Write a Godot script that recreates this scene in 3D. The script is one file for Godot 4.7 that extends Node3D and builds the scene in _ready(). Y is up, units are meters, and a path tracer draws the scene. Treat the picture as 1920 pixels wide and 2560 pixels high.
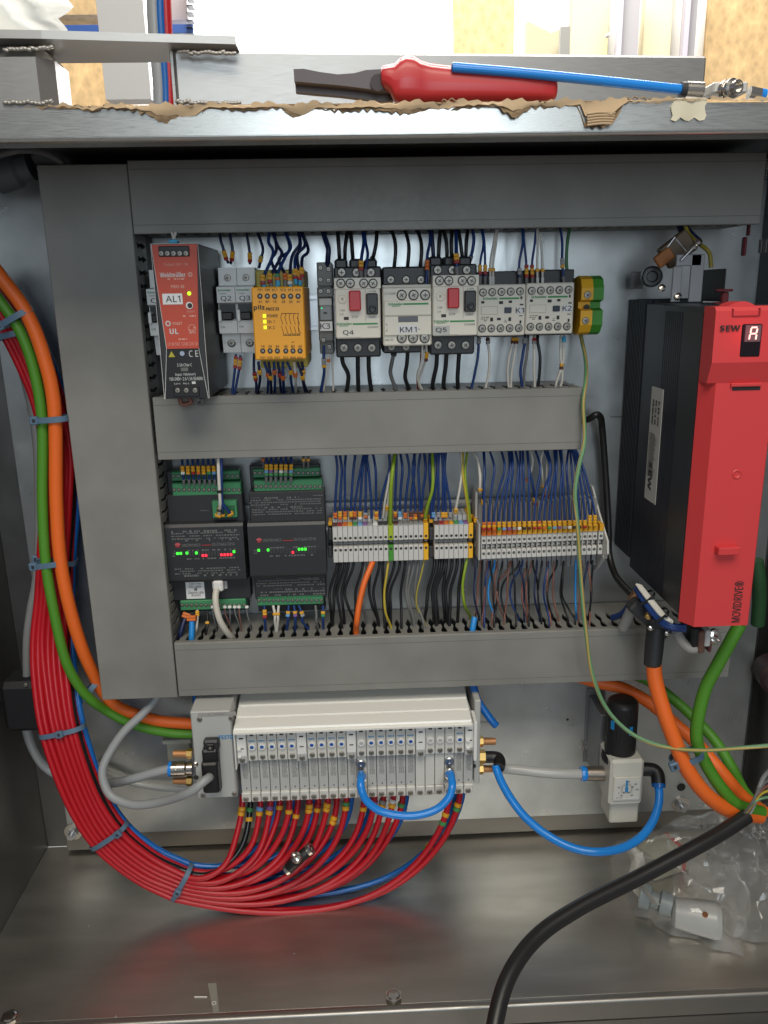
extends Node3D
# A steel control cabinet, photographed from the front. Metres, y up; the mounting plate is the plane z = 0, the cabinet floor y = 0.
const CAM := Vector3(-0.02465231, 0.67249303, 0.86448219)
const RT := Vector3(0.99905883, -0.01803416, 0.03944905)
const UPV := Vector3(0.02782531, 0.96414138, -0.26392641)
const BK := Vector3(-0.03327477, 0.2647757, 0.96373576)
var zox := 0.0
var zoy := 0.0
var zos := 1.0
var mt := {}
var names := {}
var rng := RandomNumberGenerator.new()
var fonts := {}
var screw_mesh: ArrayMesh
var noise_fine: Texture2D
var noise_soft: Texture2D
var noise_brush: Texture2D


class MB:
	var v := PackedVector3Array()
	var n := PackedVector3Array()
	var uv := PackedVector2Array()
	var t := Transform3D()

	func tri(a: Vector3, b: Vector3, c: Vector3, na: Vector3, nb: Vector3, nc: Vector3) -> void:
		if (c - a).cross(b - a).dot(na + nb + nc) < 0.0:
			var q := b
			b = c
			c = q
			q = nb
			nb = nc
			nc = q
		v.append(t * a); v.append(t * b); v.append(t * c)
		n.append((t.basis * na).normalized()); n.append((t.basis * nb).normalized()); n.append((t.basis * nc).normalized())

	func quad(a: Vector3, b: Vector3, c: Vector3, d: Vector3, nn: Vector3) -> void:
		tri(a, b, c, nn, nn, nn)
		tri(a, c, d, nn, nn, nn)

	func box(c: Vector3, s: Vector3, b := 0.0006) -> void:
		var h := s * 0.5
		b = minf(b, minf(h.x, minf(h.y, h.z)) * 0.6)
		for a in 3:
			var a1 := (a + 1) % 3
			var a2 := (a + 2) % 3
			for sg in [-1.0, 1.0]:
				var nn := Vector3()
				nn[a] = sg
				var q := []
				for k in [[-1, -1], [1, -1], [1, 1], [-1, 1]]:
					var p := Vector3()
					p[a] = sg * h[a]
					p[a1] = k[0] * (h[a1] - b)
					p[a2] = k[1] * (h[a2] - b)
					q.append(c + p)
				quad(q[0], q[1], q[2], q[3], nn)
				for sb in [-1.0, 1.0]:
					var m := Vector3()
					m[a] = sg
					m[a1] = sb
					m = m.normalized()
					var e := []
					for k in [[0, -1], [0, 1], [1, 1], [1, -1]]:
						var p := Vector3()
						p[a] = sg * (h[a] - (b if k[0] == 1 else 0.0))
						p[a1] = sb * (h[a1] - (0.0 if k[0] == 1 else b))
						p[a2] = k[1] * (h[a2] - b)
						e.append(c + p)
					quad(e[0], e[1], e[2], e[3], m)
		for sx in [-1.0, 1.0]:
			for sy in [-1.0, 1.0]:
				for sz in [-1.0, 1.0]:
					var k := Vector3(sx, sy, sz)
					var nn := k.normalized()
					var p := c + k * h
					tri(p - Vector3(0, sy * b, sz * b), p - Vector3(sx * b, 0, sz * b), p - Vector3(sx * b, sy * b, 0), nn, nn, nn)

	func span(a: Vector3, b: Vector3, bev := 0.0006) -> void:
		box((a + b) * 0.5, (b - a).abs(), bev)

	func lathe(o: Vector3, axis: Vector3, prof: Array, seg := 14) -> void:
		axis = axis.normalized()
		var x := axis.cross(Vector3.UP if absf(axis.y) < 0.9 else Vector3.RIGHT).normalized()
		var y := axis.cross(x)
		for i in prof.size() - 1:
			var r0: float = prof[i][0]
			var h0: float = prof[i][1]
			var r1: float = prof[i + 1][0]
			var h1: float = prof[i + 1][1]
			var dr := r1 - r0
			var dh := h1 - h0
			for k in seg:
				var u0 := TAU * k / seg
				var u1 := TAU * (k + 1) / seg
				var d0 := x * cos(u0) + y * sin(u0)
				var d1 := x * cos(u1) + y * sin(u1)
				var n0 := (d0 * dh - axis * dr).normalized()
				var n1 := (d1 * dh - axis * dr).normalized()
				var a := o + d0 * r0 + axis * h0
				var b := o + d1 * r0 + axis * h0
				var c := o + d1 * r1 + axis * h1
				var d := o + d0 * r1 + axis * h1
				if r0 > 0.0:
					tri(a, b, c, n0, n1, n1)
				if r1 > 0.0:
					tri(a, c, d, n0, n1, n0)

	func cyl(a: Vector3, b: Vector3, r: float, r1 := -1.0, seg := 12) -> void:
		if r1 < 0.0:
			r1 = r
		var l := (b - a).length()
		lathe(a, b - a, [[0.0, 0.0], [r, 0.0], [r1, l], [0.0, l]], seg)

	func hexn(a: Vector3, b: Vector3, r: float) -> void:
		var ax := (b - a).normalized()
		var x := ax.cross(Vector3.UP if absf(ax.y) < 0.9 else Vector3.RIGHT).normalized()
		var y := ax.cross(x)
		var pl := PackedVector2Array()
		for k in 6:
			pl.append(Vector2(cos(TAU * k / 6), sin(TAU * k / 6)) * r)
		prism(pl, a, x, y, b - a)

	func prism(pl: PackedVector2Array, o: Vector3, x: Vector3, y: Vector3, d: Vector3) -> void:
		var big := PackedVector2Array()
		for q in pl:
			big.append(q * 1000.0)
		var idx := Geometry2D.triangulate_polygon(big)
		var dn := d.normalized()
		for i in range(0, idx.size(), 3):
			var q := []
			for k in 3:
				var p2 := pl[idx[i + k]]
				q.append(o + x * p2.x + y * p2.y)
			tri(q[0], q[1], q[2], -dn, -dn, -dn)
			tri(q[0] + d, q[1] + d, q[2] + d, dn, dn, dn)
		var area := 0.0
		for i in pl.size():
			area += pl[i].cross(pl[(i + 1) % pl.size()])
		for i in pl.size():
			var p0 := pl[i]
			var p1 := pl[(i + 1) % pl.size()]
			var e := p1 - p0
			var out := Vector2(e.y, -e.x) * signf(area)
			var nn := (x * out.x + y * out.y).normalized()
			var a := o + x * p0.x + y * p0.y
			var b := o + x * p1.x + y * p1.y
			quad(a, b, b + d, a + d, nn)

	func tube(pts: PackedVector3Array, r: float, seg := 8, flat := 1.0) -> void:
		var m := pts.size()
		if m < 2:
			return
		var tg := (pts[1] - pts[0]).normalized()
		var x := tg.cross(Vector3.UP if absf(tg.y) < 0.9 else Vector3.RIGHT).normalized()
		var ring0 := []
		var nor0 := []
		for i in m:
			var td := (pts[mini(i + 1, m - 1)] - pts[maxi(i - 1, 0)]).normalized()
			x = (x - td * x.dot(td)).normalized()
			var y := td.cross(x)
			var ring := []
			var nor := []
			for k in seg:
				var u := TAU * k / seg
				var d := x * cos(u) + y * sin(u) * flat
				nor.append(d.normalized())
				ring.append(pts[i] + d * r)
			if i > 0:
				for k in seg:
					var k1 := (k + 1) % seg
					tri(ring0[k], ring0[k1], ring[k1], nor0[k], nor0[k1], nor[k1])
					tri(ring0[k], ring[k1], ring[k], nor0[k], nor[k1], nor[k])
			if i == 0 or i == m - 1:
				var c := -td if i == 0 else td
				for k in seg:
					tri(pts[i], ring[k], ring[(k + 1) % seg], c, c, c)
			ring0 = ring
			nor0 = nor

	func grid(p: Array, nu: int, nv: int) -> void:
		# p: nu*nv points, smooth normals
		var nn := []
		for j in nv:
			for i in nu:
				var a: Vector3 = p[j * nu + mini(i + 1, nu - 1)] - p[j * nu + maxi(i - 1, 0)]
				var b: Vector3 = p[mini(j + 1, nv - 1) * nu + i] - p[maxi(j - 1, 0) * nu + i]
				nn.append(a.cross(b).normalized())
		for j in nv - 1:
			for i in nu - 1:
				var k := j * nu + i
				tri(p[k], p[k + 1], p[k + nu + 1], nn[k], nn[k + 1], nn[k + nu + 1])
				tri(p[k], p[k + nu + 1], p[k + nu], nn[k], nn[k + nu + 1], nn[k + nu])

	func mesh(off := Vector3.ZERO, into: ArrayMesh = null) -> ArrayMesh:
		var am := into if into else ArrayMesh.new()
		if off != Vector3.ZERO:
			for i in v.size():
				v[i] -= off
		var arr := []
		arr.resize(Mesh.ARRAY_MAX)
		arr[Mesh.ARRAY_VERTEX] = v
		arr[Mesh.ARRAY_NORMAL] = n
		if uv.size() == v.size():
			arr[Mesh.ARRAY_TEX_UV] = uv
		am.add_surface_from_arrays(Mesh.PRIMITIVE_TRIANGLES, arr)
		return am


func P(px: float, py: float, z: float) -> Vector3:
	var d := RT * ((px - 960.0) / 2000.0) + UPV * ((1280.0 - py) / 2000.0) - BK
	return CAM + d * ((z - CAM.z) / d.z)

func PY(px: float, py: float, y: float) -> Vector3:
	var d := RT * ((px - 960.0) / 2000.0) + UPV * ((1280.0 - py) / 2000.0) - BK
	return CAM + d * ((y - CAM.y) / d.y)

func PX(px: float, py: float, x: float) -> Vector3:
	var d := RT * ((px - 960.0) / 2000.0) + UPV * ((1280.0 - py) / 2000.0) - BK
	return CAM + d * ((x - CAM.x) / d.x)

func zoom(x: float, y: float, s: float) -> void:   # the measuring window that the next Z() calls read from
	zox = x; zoy = y; zos = s

func Z(x: float, y: float, z: float) -> Vector3:
	return P(zox + x / zos, zoy + y / zos, z)

func rail(a: Array, sub := 6, win := false) -> PackedVector3Array:   # a smooth path through x, y, z triples
	var p := PackedVector3Array()
	for i in range(0, a.size(), 3):
		p.append(Z(a[i], a[i + 1], a[i + 2]) if win else P(a[i], a[i + 1], a[i + 2]))
	return smooth(p, sub)

func smooth(p: PackedVector3Array, sub := 6) -> PackedVector3Array:
	var o := PackedVector3Array()
	var m := p.size()
	for i in m - 1:
		var a := p[i]
		var b := p[i + 1]
		var pa := p[i - 1] if i > 0 else a * 2.0 - b
		var pb := p[i + 2] if i + 2 < m else b * 2.0 - a
		for k in sub:
			o.append(a.cubic_interpolate(b, pa, pb, float(k) / sub))
	o.append(p[m - 1])
	return o

func lin(r: float, g: float, b: float) -> Color:
	return Color(r, g, b).linear_to_srgb()

func mat(key: String, r := 0.5, g := 0.5, b := 0.5, rough := 0.5, metal := 0.0) -> StandardMaterial3D:
	if mt.has(key):
		return mt[key]
	var m := StandardMaterial3D.new()
	m.resource_name = key
	m.albedo_color = lin(r, g, b)
	m.roughness = rough
	m.metallic = metal
	mt[key] = m
	return m

func glow(key: String, r: float, g: float, b: float, e: float) -> StandardMaterial3D:
	if mt.has(key):
		return mt[key]
	var m := mat(key, r * 0.5, g * 0.5, b * 0.5, 0.4)
	m.emission_enabled = true
	m.emission = lin(r, g, b)
	m.emission_energy_multiplier = e
	return m

func ntex(sd: int, freq: float, oct: int, lo: float, hi: float, size := 512, normal := 0.0, kind := FastNoiseLite.TYPE_SIMPLEX_SMOOTH) -> NoiseTexture2D:
	var f := FastNoiseLite.new()
	f.seed = sd
	f.noise_type = kind
	f.frequency = freq
	f.fractal_octaves = oct
	var t := NoiseTexture2D.new()
	t.width = size
	t.height = size
	t.seamless = true
	t.noise = f
	if normal > 0.0:
		t.as_normal_map = true
		t.bump_strength = normal
	else:
		var gr := Gradient.new()
		gr.set_color(0, Color(lo, lo, lo))
		gr.set_color(1, Color(hi, hi, hi))
		t.color_ramp = gr
	return t

func tri_map(m: StandardMaterial3D, s: Vector3) -> void:
	m.uv1_triplanar = true
	m.uv1_world_triplanar = true
	m.uv1_scale = s

func worn(m: StandardMaterial3D, rough_tex: Texture2D, s: Vector3, bump := 0.0, bump_tex: Texture2D = null) -> StandardMaterial3D:
	tri_map(m, s)
	m.roughness_texture = rough_tex
	if bump > 0.0:
		m.heightmap_enabled = true
		m.heightmap_texture = bump_tex if bump_tex else rough_tex
		m.heightmap_scale = bump
	return m

func numbered(called: String) -> String:
	var k: int = names.get(called, 0)
	names[called] = k + 1
	return called if k == 0 else "%s_%03d" % [called, k]

func tag(o: Node3D, label: String, category: String, group := "", kind := "") -> Node3D:
	if label: o.set_meta("label", label)
	if category: o.set_meta("category", category)
	if group: o.set_meta("group", group)
	if kind: o.set_meta("kind", kind)
	return o

func thing(called: String, label: String, category: String, at: Vector3, group := "") -> Node3D:
	var o := Node3D.new()
	o.name = numbered(called)
	add_child(o, true)
	o.position = at
	return tag(o, label, category, group)

func whole(called: String, label: String, category: String, mb: MB, m: Material, at: Vector3, group := "") -> MeshInstance3D:   # a thing that is one mesh, parts may be added under it
	var o := MeshInstance3D.new()
	o.name = numbered(called)
	o.mesh = mb.mesh(at)
	o.mesh.surface_set_material(0, m)
	add_child(o, true)
	o.position = at
	tag(o, label, category, group)
	return o

func gpos(o: Node3D) -> Vector3:
	var p := Vector3.ZERO
	while o and o != self:
		p += o.position
		o = o.get_parent() as Node3D
	return p

func part(called: String, mb: MB, m: Material, parent: Node3D) -> MeshInstance3D:   # mb in world coordinates
	var o := MeshInstance3D.new()
	o.name = called
	o.mesh = mb.mesh(gpos(parent))
	o.mesh.surface_set_material(0, m)
	parent.add_child(o, true)
	return o

func shared(called: String, mesh: Mesh, parent: Node3D, at: Vector3, b := Basis()) -> MeshInstance3D:   # a copy of a shared mesh, at a world position
	var o := MeshInstance3D.new()
	o.name = called
	o.mesh = mesh
	o.transform = Transform3D(b, at - gpos(parent))
	parent.add_child(o, true)
	return o

func bx(a: Vector3, b: Vector3, bev := 0.0006) -> MB:
	var m := MB.new()
	m.span(a, b, bev)
	return m

func face(x0: float, y0: float, x1: float, y1: float, z0: float, z1: float, bev := 0.0006) -> MB:   # a block whose front (at z1) fills that window rectangle
	var a := Z(x0, y0, z1)
	var b := Z(x1, y1, z1)
	return bx(Vector3(a.x, a.y, z0), Vector3(b.x, b.y, z1), bev)

func cy(a: Vector3, b: Vector3, r: float, r1 := -1.0, seg := 12) -> MB:
	var m := MB.new()
	m.cyl(a, b, r, r1, seg)
	return m

func lt(o: Vector3, ax: Vector3, prof: Array, seg := 14) -> MB:
	var m := MB.new()
	m.lathe(o, ax, prof, seg)
	return m

func tb(pts: PackedVector3Array, r: float, seg := 8) -> MB:
	var m := MB.new()
	m.tube(pts, r, seg)
	return m

func font(bold: bool) -> Font:
	if not fonts.has(bold):
		var f := SystemFont.new()
		f.font_names = PackedStringArray(["Droid Sans"])
		f.font_weight = 700 if bold else 400
		fonts[bold] = f
	return fonts[bold]

func txt(s: String, parent: Node3D, at: Vector3, w: float, h: float, m: Material, bold := false, b := Basis(), called := "lettering") -> MeshInstance3D:
	var t := TextMesh.new()
	t.text = s
	t.font = font(bold)
	t.font_size = 24
	t.pixel_size = 0.01
	t.depth = 0.02
	t.curve_step = 2.0
	t.material = m
	var box := t.get_aabb()
	var sc := Vector3(w / maxf(box.size.x, 0.001), h / maxf(box.size.y, 0.001), 0.0004 / maxf(box.size.z, 0.001))
	var bb := b * Basis.from_scale(sc)
	return shared(called, t, parent, at - bb * box.get_center(), bb)

func zt(s: String, parent: Node3D, x0: float, y0: float, x1: float, y1: float, z: float, m: Material, bold := false) -> MeshInstance3D:   # lettering that fills that window rectangle at depth z
	var a := Z(x0, y0, z)
	var b := Z(x1, y1, z)
	return txt(s, parent, (a + b) * 0.5, absf(b.x - a.x), absf(a.y - b.y), m, bold)

func dashes(parent: Node3D, x0: float, y0: float, x1: float, y1: float, z: float, rows: int, m: Material, fill := 0.7) -> void:   # small print too fine to read: rows of short strokes
	var mb := MB.new()
	var a := Z(x0, y0, z)
	var b := Z(x1, y1, z)
	var rh := (a.y - b.y) / rows
	for r in rows:
		var x := a.x + rng.randf() * 0.0015
		while x < b.x:
			var l := rng.randf_range(0.0008, 0.003)
			if rng.randf() < fill:
				var y := a.y - rh * (r + 0.5)
				mb.quad(Vector3(x, y - rh * 0.25, z), Vector3(minf(x + l, b.x), y - rh * 0.25, z), Vector3(minf(x + l, b.x), y + rh * 0.25, z), Vector3(x, y + rh * 0.25, z), Vector3.BACK)
			x += l + 0.0007
	if mb.v.size():
		part("print", mb, m, parent)

func screw(parent: Node3D, at: Vector3, r: float, turn := 0.0, called := "screw") -> void:
	shared(called, screw_mesh, parent, at, Basis(Vector3.BACK, turn) * Basis.from_scale(Vector3(r, r, r)))

func make_screw() -> void:
	screw_mesh = ArrayMesh.new()
	var a := MB.new()
	a.lathe(Vector3.ZERO, Vector3.BACK, [[1.0, 0.0], [1.0, 0.25], [0.85, 0.38], [0.0, 0.42]], 14)
	a.mesh(Vector3.ZERO, screw_mesh)
	var b := MB.new()
	b.box(Vector3(0, 0, 0.4), Vector3(1.0, 0.2, 0.1), 0.01)
	b.box(Vector3(0, 0, 0.4), Vector3(0.2, 1.0, 0.098), 0.01)
	b.mesh(Vector3.ZERO, screw_mesh)
	screw_mesh.surface_set_material(0, mat("screw_steel"))
	screw_mesh.surface_set_material(1, mat("recess_dark"))

func ordinal(i: int) -> String:
	return ["first", "second", "third", "fourth", "fifth", "sixth", "seventh", "eighth", "ninth", "tenth", "eleventh", "twelfth", "thirteenth", "fourteenth", "fifteenth", "sixteenth", "seventeenth", "eighteenth", "nineteenth", "twentieth", "twenty-first", "twenty-second", "twenty-third", "twenty-fourth", "twenty-fifth", "twenty-sixth", "twenty-seventh", "twenty-eighth", "twenty-ninth", "thirtieth", "thirty-first", "thirty-second", "thirty-third", "thirty-fourth"][i]

func materials() -> void:
	noise_fine = ntex(3, 0.09, 3, 0.82, 1.0)
	noise_soft = ntex(11, 0.008, 5, 0.72, 1.0)
	noise_brush = ntex(5, 0.06, 4, 0.62, 1.0)
	mat("screw_steel", 0.34, 0.32, 0.285, 0.48, 0.9)
	mat("recess_dark", 0.06, 0.055, 0.05, 0.5)
	worn(mat("stainless", 0.54, 0.53, 0.50, 0.38, 0.94), noise_brush, Vector3(1.5, 60, 60), 0.006)
	var fl := worn(mat("stainless_floor", 0.60, 0.565, 0.51, 0.43, 0.92), noise_soft, Vector3(1.2, 3, 6), 0.004, noise_brush)
	fl.albedo_texture = ntex(23, 0.008, 5, 0.90, 1.0)
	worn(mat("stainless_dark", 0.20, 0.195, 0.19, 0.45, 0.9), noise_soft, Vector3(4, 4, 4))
	var ga := worn(mat("galvanised", 0.58, 0.60, 0.60, 0.36, 0.84), noise_soft, Vector3(5, 5, 5))
	ga.albedo_texture = ntex(31, 0.008, 4, 0.93, 1.0)
	worn(mat("duct", 0.275, 0.268, 0.245, 0.55), noise_fine, Vector3(14, 14, 14))
	mat("duct").albedo_texture = ntex(57, 0.006, 4, 0.88, 1.0)
	mat("duct").uv1_scale = Vector3(3, 3, 3)
	mat("duct_inside", 0.15, 0.15, 0.143, 0.6)
	mat("black", 0.012, 0.012, 0.013, 0.42)
	mat("charcoal", 0.028, 0.029, 0.032, 0.45)
	mat("slate", 0.05, 0.052, 0.056, 0.5)
	mat("cream", 0.82, 0.77, 0.66, 0.42)
	mat("cream_line", 0.48, 0.44, 0.36, 0.5)
	mat("breaker_white", 0.86, 0.86, 0.84, 0.42)
	mat("white", 0.78, 0.77, 0.74, 0.5)
	mat("label_white", 0.8, 0.8, 0.8, 0.5)
	mat("grey", 0.22, 0.22, 0.21, 0.5)
	mat("light_grey", 0.52, 0.52, 0.50, 0.5)
	mat("ink", 0.02, 0.02, 0.02, 0.6)
	mat("faint_ink", 0.22, 0.21, 0.19, 0.6)
	mat("white_ink", 0.62, 0.62, 0.62, 0.6)
	mat("dim_ink", 0.14, 0.14, 0.14, 0.6)
	mat("brand_green", 0.02, 0.28, 0.06, 0.5)
	mat("psu_red", 0.55, 0.075, 0.04, 0.45)
	mat("psu_ink", 0.70, 0.35, 0.27, 0.5)
	mat("pilz", 0.80, 0.35, 0.015, 0.45)
	mat("pilz_back", 0.40, 0.33, 0.045, 0.5)
	mat("button_red", 0.55, 0.012, 0.02, 0.38)
	mat("marker_yellow", 0.72, 0.36, 0.015, 0.5)
	mat("marker_orange", 0.62, 0.14, 0.012, 0.5)
	mat("marker_red", 0.35, 0.015, 0.015, 0.5)
	mat("marker_white", 0.75, 0.75, 0.72, 0.5)
	mat("marker_green", 0.06, 0.28, 0.08, 0.5)
	mat("marker_blue", 0.14, 0.34, 0.62, 0.5)
	mat("marker_grey", 0.3, 0.3, 0.3, 0.5)
	mat("marker_brown", 0.1, 0.03, 0.02, 0.5)
	mat("marker_violet", 0.22, 0.10, 0.30, 0.5)
	mat("ferrule_grey", 0.2, 0.2, 0.2, 0.5)
	mat("ferrule_white", 0.7, 0.7, 0.68, 0.5)
	mat("ferrule_cyan", 0.05, 0.42, 0.70, 0.45)
	mat("wire_blue", 0.010, 0.042, 0.18, 0.45)
	mat("wire_navy", 0.010, 0.018, 0.07, 0.42)
	mat("wire_black", 0.012, 0.012, 0.014, 0.42)
	mat("wire_white", 0.66, 0.63, 0.57, 0.45)
	mat("wire_grey", 0.16, 0.16, 0.16, 0.45)
	mat("wire_brown", 0.25, 0.10, 0.075, 0.45)
	mat("wire_red", 0.35, 0.02, 0.02, 0.45)
	mat("wire_green", 0.06, 0.20, 0.09, 0.45)
	mat("wire_lime", 0.24, 0.36, 0.02, 0.45)
	mat("wire_yellow", 0.5, 0.38, 0.04, 0.45)
	mat("wire_orange", 0.82, 0.15, 0.02, 0.42)
	mat("wire_cyan", 0.02, 0.26, 0.68, 0.4)
	mat("hose_red", 0.47, 0.007, 0.015, 0.36)
	mat("hose_blue", 0.008, 0.12, 0.42, 0.25)
	mat("hose_bright", 0.015, 0.24, 0.75, 0.22)
	mat("hose_grey", 0.34, 0.35, 0.36, 0.3)
	mat("hose_black", 0.012, 0.012, 0.012, 0.2)
	mat("cable_orange", 0.85, 0.15, 0.018, 0.5)
	mat("cable_green", 0.08, 0.27, 0.02, 0.5)
	mat("cable_grey", 0.33, 0.34, 0.345, 0.42)
	mat("cable_black", 0.016, 0.015, 0.015, 0.38)
	mat("tie", 0.10, 0.17, 0.25, 0.45)
	mat("plug_green", 0.055, 0.25, 0.11, 0.45)
	mat("plug_green_dark", 0.02, 0.11, 0.045, 0.5)
	mat("terminal_grey", 0.60, 0.59, 0.565, 0.48)
	mat("terminal_yellow", 0.86, 0.46, 0.02, 0.5)
	mat("terminal_green", 0.06, 0.30, 0.03, 0.5)
	mat("terminal_lime", 0.36, 0.48, 0.02, 0.5)
	mat("brass", 0.75, 0.48, 0.16, 0.28, 1.0)
	mat("bronze", 0.62, 0.30, 0.13, 0.55, 0.6)
	mat("nickel", 0.68, 0.64, 0.58, 0.22, 1.0)
	mat("valve_white", 0.64, 0.625, 0.58, 0.46)
	mat("valve_grey", 0.47, 0.47, 0.46, 0.5)
	mat("head_grey", 0.47, 0.47, 0.45, 0.42)
	mat("alu_cream", 0.92, 0.90, 0.84, 0.34, 0.1)
	mat("brand_blue", 0.02, 0.22, 0.50, 0.5)
	mat("drive_black", 0.017, 0.018, 0.026, 0.38)
	mat("drive_red", 0.66, 0.050, 0.054, 0.48)
	mat("zinc", 0.55, 0.56, 0.58, 0.33, 1.0)
	mat("copper", 0.72, 0.38, 0.20, 0.3, 1.0)


func _ready() -> void:
	rng.seed = 7
	var cam := Camera3D.new()
	cam.name = "camera"
	cam.fov = rad_to_deg(2.0 * atan(0.64))
	cam.near = 0.02
	cam.far = 60.0
	cam.transform = Transform3D(Basis(RT, UPV, BK), CAM)
	add_child(cam)
	cam.current = true
	var we := WorldEnvironment.new()
	we.name = "surroundings"
	var env := Environment.new()
	env.background_mode = Environment.BG_COLOR
	env.background_color = lin(0.135, 0.14, 0.15)   # the workshop's own even light
	env.tonemap_mode = Environment.TONE_MAPPER_LINEAR
	env.tonemap_exposure = 1.0
	env.sdfgi_enabled = true
	env.ssao_enabled = true
	env.ssil_enabled = true
	we.environment = env
	add_child(we)
	area("ceiling_lamp_light", Vector3(0.0, 2.15, 1.45), Vector3(0.0, 0.25, 0.1), Vector2(1.5, 0.9), 3.3, Color(1.0, 0.97, 0.91))
	area("front_door_daylight", Vector3(0.12, 1.1, 3.0), Vector3(0.05, 0.62, 0.0), Vector2(0.9, 1.1), 2.0, Color(0.90, 0.96, 1.0))
	area("hall_lamp_light", Vector3(0.3, 3.0, -1.2), Vector3(0.3, 0.6, -2.0), Vector2(2.0, 1.0), 17.0, Color(1.0, 0.98, 0.95))
	materials()
	make_screw()
	build_hall()
	build_cabinet()
	build_ducts()
	build_top()
	build_row_one()
	build_row_two()
	build_valves()
	build_hoses()
	build_left_cables()
	build_drive()
	build_regulator()
	build_floor_things()


func area(called: String, at: Vector3, to: Vector3, size: Vector2, e: float, c: Color) -> void:
	var l := AreaLight3D.new()
	l.name = called
	l.area_size = size
	l.light_energy = e
	l.light_color = c
	l.shadow_enabled = true
	l.area_range = 12.0
	l.area_attenuation = 2.0
	add_child(l)
	l.look_at_from_position(at, to, Vector3.UP if absf((to - at).normalized().y) < 0.98 else Vector3.BACK)


func build_hall() -> void:
	# what shows over the top of the cabinet, some metres behind it
	var zb := -2.6
	var w := MB.new()
	w.span(Vector3(-3.2, 0.2, zb - 0.12), Vector3(3.2, 3.2, zb - 0.02), 0.0)
	tag(whole("hall_wall", "", "", w, mat("hall_paint", 0.8, 0.8, 0.78, 0.7), Vector3(0, 0.2, zb)), "", "", "", "structure")
	var fl := MB.new()
	fl.span(Vector3(-3.2, -1.05, zb - 0.1), Vector3(3.2, -1.0, 2.5), 0.0)
	tag(whole("workshop_floor", "", "", fl, mat("concrete", 0.3, 0.29, 0.28, 0.8), Vector3(0, -1, 0)), "", "", "", "structure")
	# bright window
	var p0 := P(475, 140, zb + 0.02)
	var p1 := P(1128, -60, zb + 0.02)
	var win := thing("window", "large bright overexposed window behind the cabinet", "window", Vector3((p0.x + p1.x) / 2, 0.8, zb + 0.02))
	part("pane", bx(Vector3(p0.x, 0.85, zb + 0.01), Vector3(p1.x, 2.6, zb + 0.02), 0.0), glow("daylight_pane", 1.0, 1.0, 1.0, 2.2), win)
	part("window_frame", bx(Vector3(p0.x - 0.06, 0.85, zb), Vector3(p0.x - 0.001, 2.6, zb + 0.05)), mat("white"), win)
	area("window_light", Vector3((p0.x + p1.x) / 2, 1.7, zb + 0.06), Vector3((p0.x + p1.x) / 2, 1.5, 0), Vector2(p1.x - p0.x, 1.6), 5.5, Color(0.97, 0.98, 1.0))
	# chipboard panels
	var osb := mat("chipboard", 0.75, 0.52, 0.26, 0.7)
	osb.albedo_texture = ntex(41, 0.035, 3, 0.78, 1.0, 512, 0.0, FastNoiseLite.TYPE_CELLULAR)
	tri_map(osb, Vector3(1.6, 1.1, 1.6))
	for q in [[1132, 1288, zb + 0.06, "narrow chipboard panel right of the bright window"], [1752, 2100, zb + 0.1, "wide chipboard panel at the right edge above the cabinet"], [140, 300, zb + 0.1, "chipboard panel seen under the welded bracket at left"]]:
		var a := P(q[0], 260, q[2])
		var b := P(q[1], -80, q[2])
		whole("chipboard_panel", q[3], "panel", bx(Vector3(a.x, 0.3, q[2] - 0.02), Vector3(b.x, b.y, q[2]), 0.002), osb, Vector3((a.x + b.x) / 2, 0.3, q[2]), "chipboard panels of the hall")
	# doorway part: pale yellow wall, grey posts
	var a := P(1425, 150, zb + 0.03)
	var b := P(1530, -80, zb + 0.03)
	whole("door", "pale yellow flush door between the chipboard panels", "door", bx(Vector3(a.x, 0.3, zb), Vector3(b.x, b.y, zb + 0.03), 0.002), mat("pale_yellow", 0.62, 0.58, 0.36, 0.6), Vector3(a.x, 0.3, zb))
	a = P(1318, 150, zb + 0.03)
	var c := P(1428, 90, zb + 0.03)
	var cab := thing("olive_cabinet", "dull olive grey cabinet with sloping top beside the pale door", "cabinet", Vector3(a.x, 0.3, zb))
	var mb := MB.new()
	var m0 := P(1318, 52, zb + 0.2)
	var m1 := P(1378, 82, zb + 0.2)
	var m2 := P(1428, 62, zb + 0.2)
	mb.prism(PackedVector2Array([Vector2(m0.x, 0.3), Vector2(m2.x, 0.3), Vector2(m2.x, m2.y), Vector2(m1.x, m1.y), Vector2(m0.x, m0.y)]), Vector3(0, 0, zb + 0.16), Vector3.RIGHT, Vector3.UP, Vector3(0, 0, 0.04))
	part("body", mb, mat("olive", 0.42, 0.38, 0.26, 0.7), cab)
	part("side_panel", bx(P(1392, 260, zb + 0.25), P(1426, 66, zb + 0.27)), mat("grey"), cab)
	for q in [[1528, 1606, zb + 0.2, "grey steel post with a small switch beside the pale door"], [1690, 1752, zb + 0.2, "grey steel post left of the wide chipboard panel"]]:
		var e := P(q[0], 260, q[2])
		var f := P(q[1], -80, q[2])
		var o := thing("steel_post", q[3], "post", Vector3((e.x + f.x) / 2, 0.3, q[2]), "grey posts of the hall")
		part("post", bx(Vector3(e.x + 0.02, 0.3, q[2] - 0.06), Vector3(f.x, f.y, q[2])), mat("post_grey", 0.36, 0.35, 0.37, 0.5), o)
		part("flange", bx(Vector3(e.x, 0.3, q[2]), Vector3(e.x + 0.018, f.y, q[2] + 0.03)), mat("post_lilac", 0.50, 0.47, 0.55, 0.5), o)
		if q[0] == 1528:
			part("switch", bx(P(1512, 95, q[2] + 0.02), P(1527, 82, q[2] + 0.05)), mat("white"), o)
	a = P(1606, 150, zb + 0.05)
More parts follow.
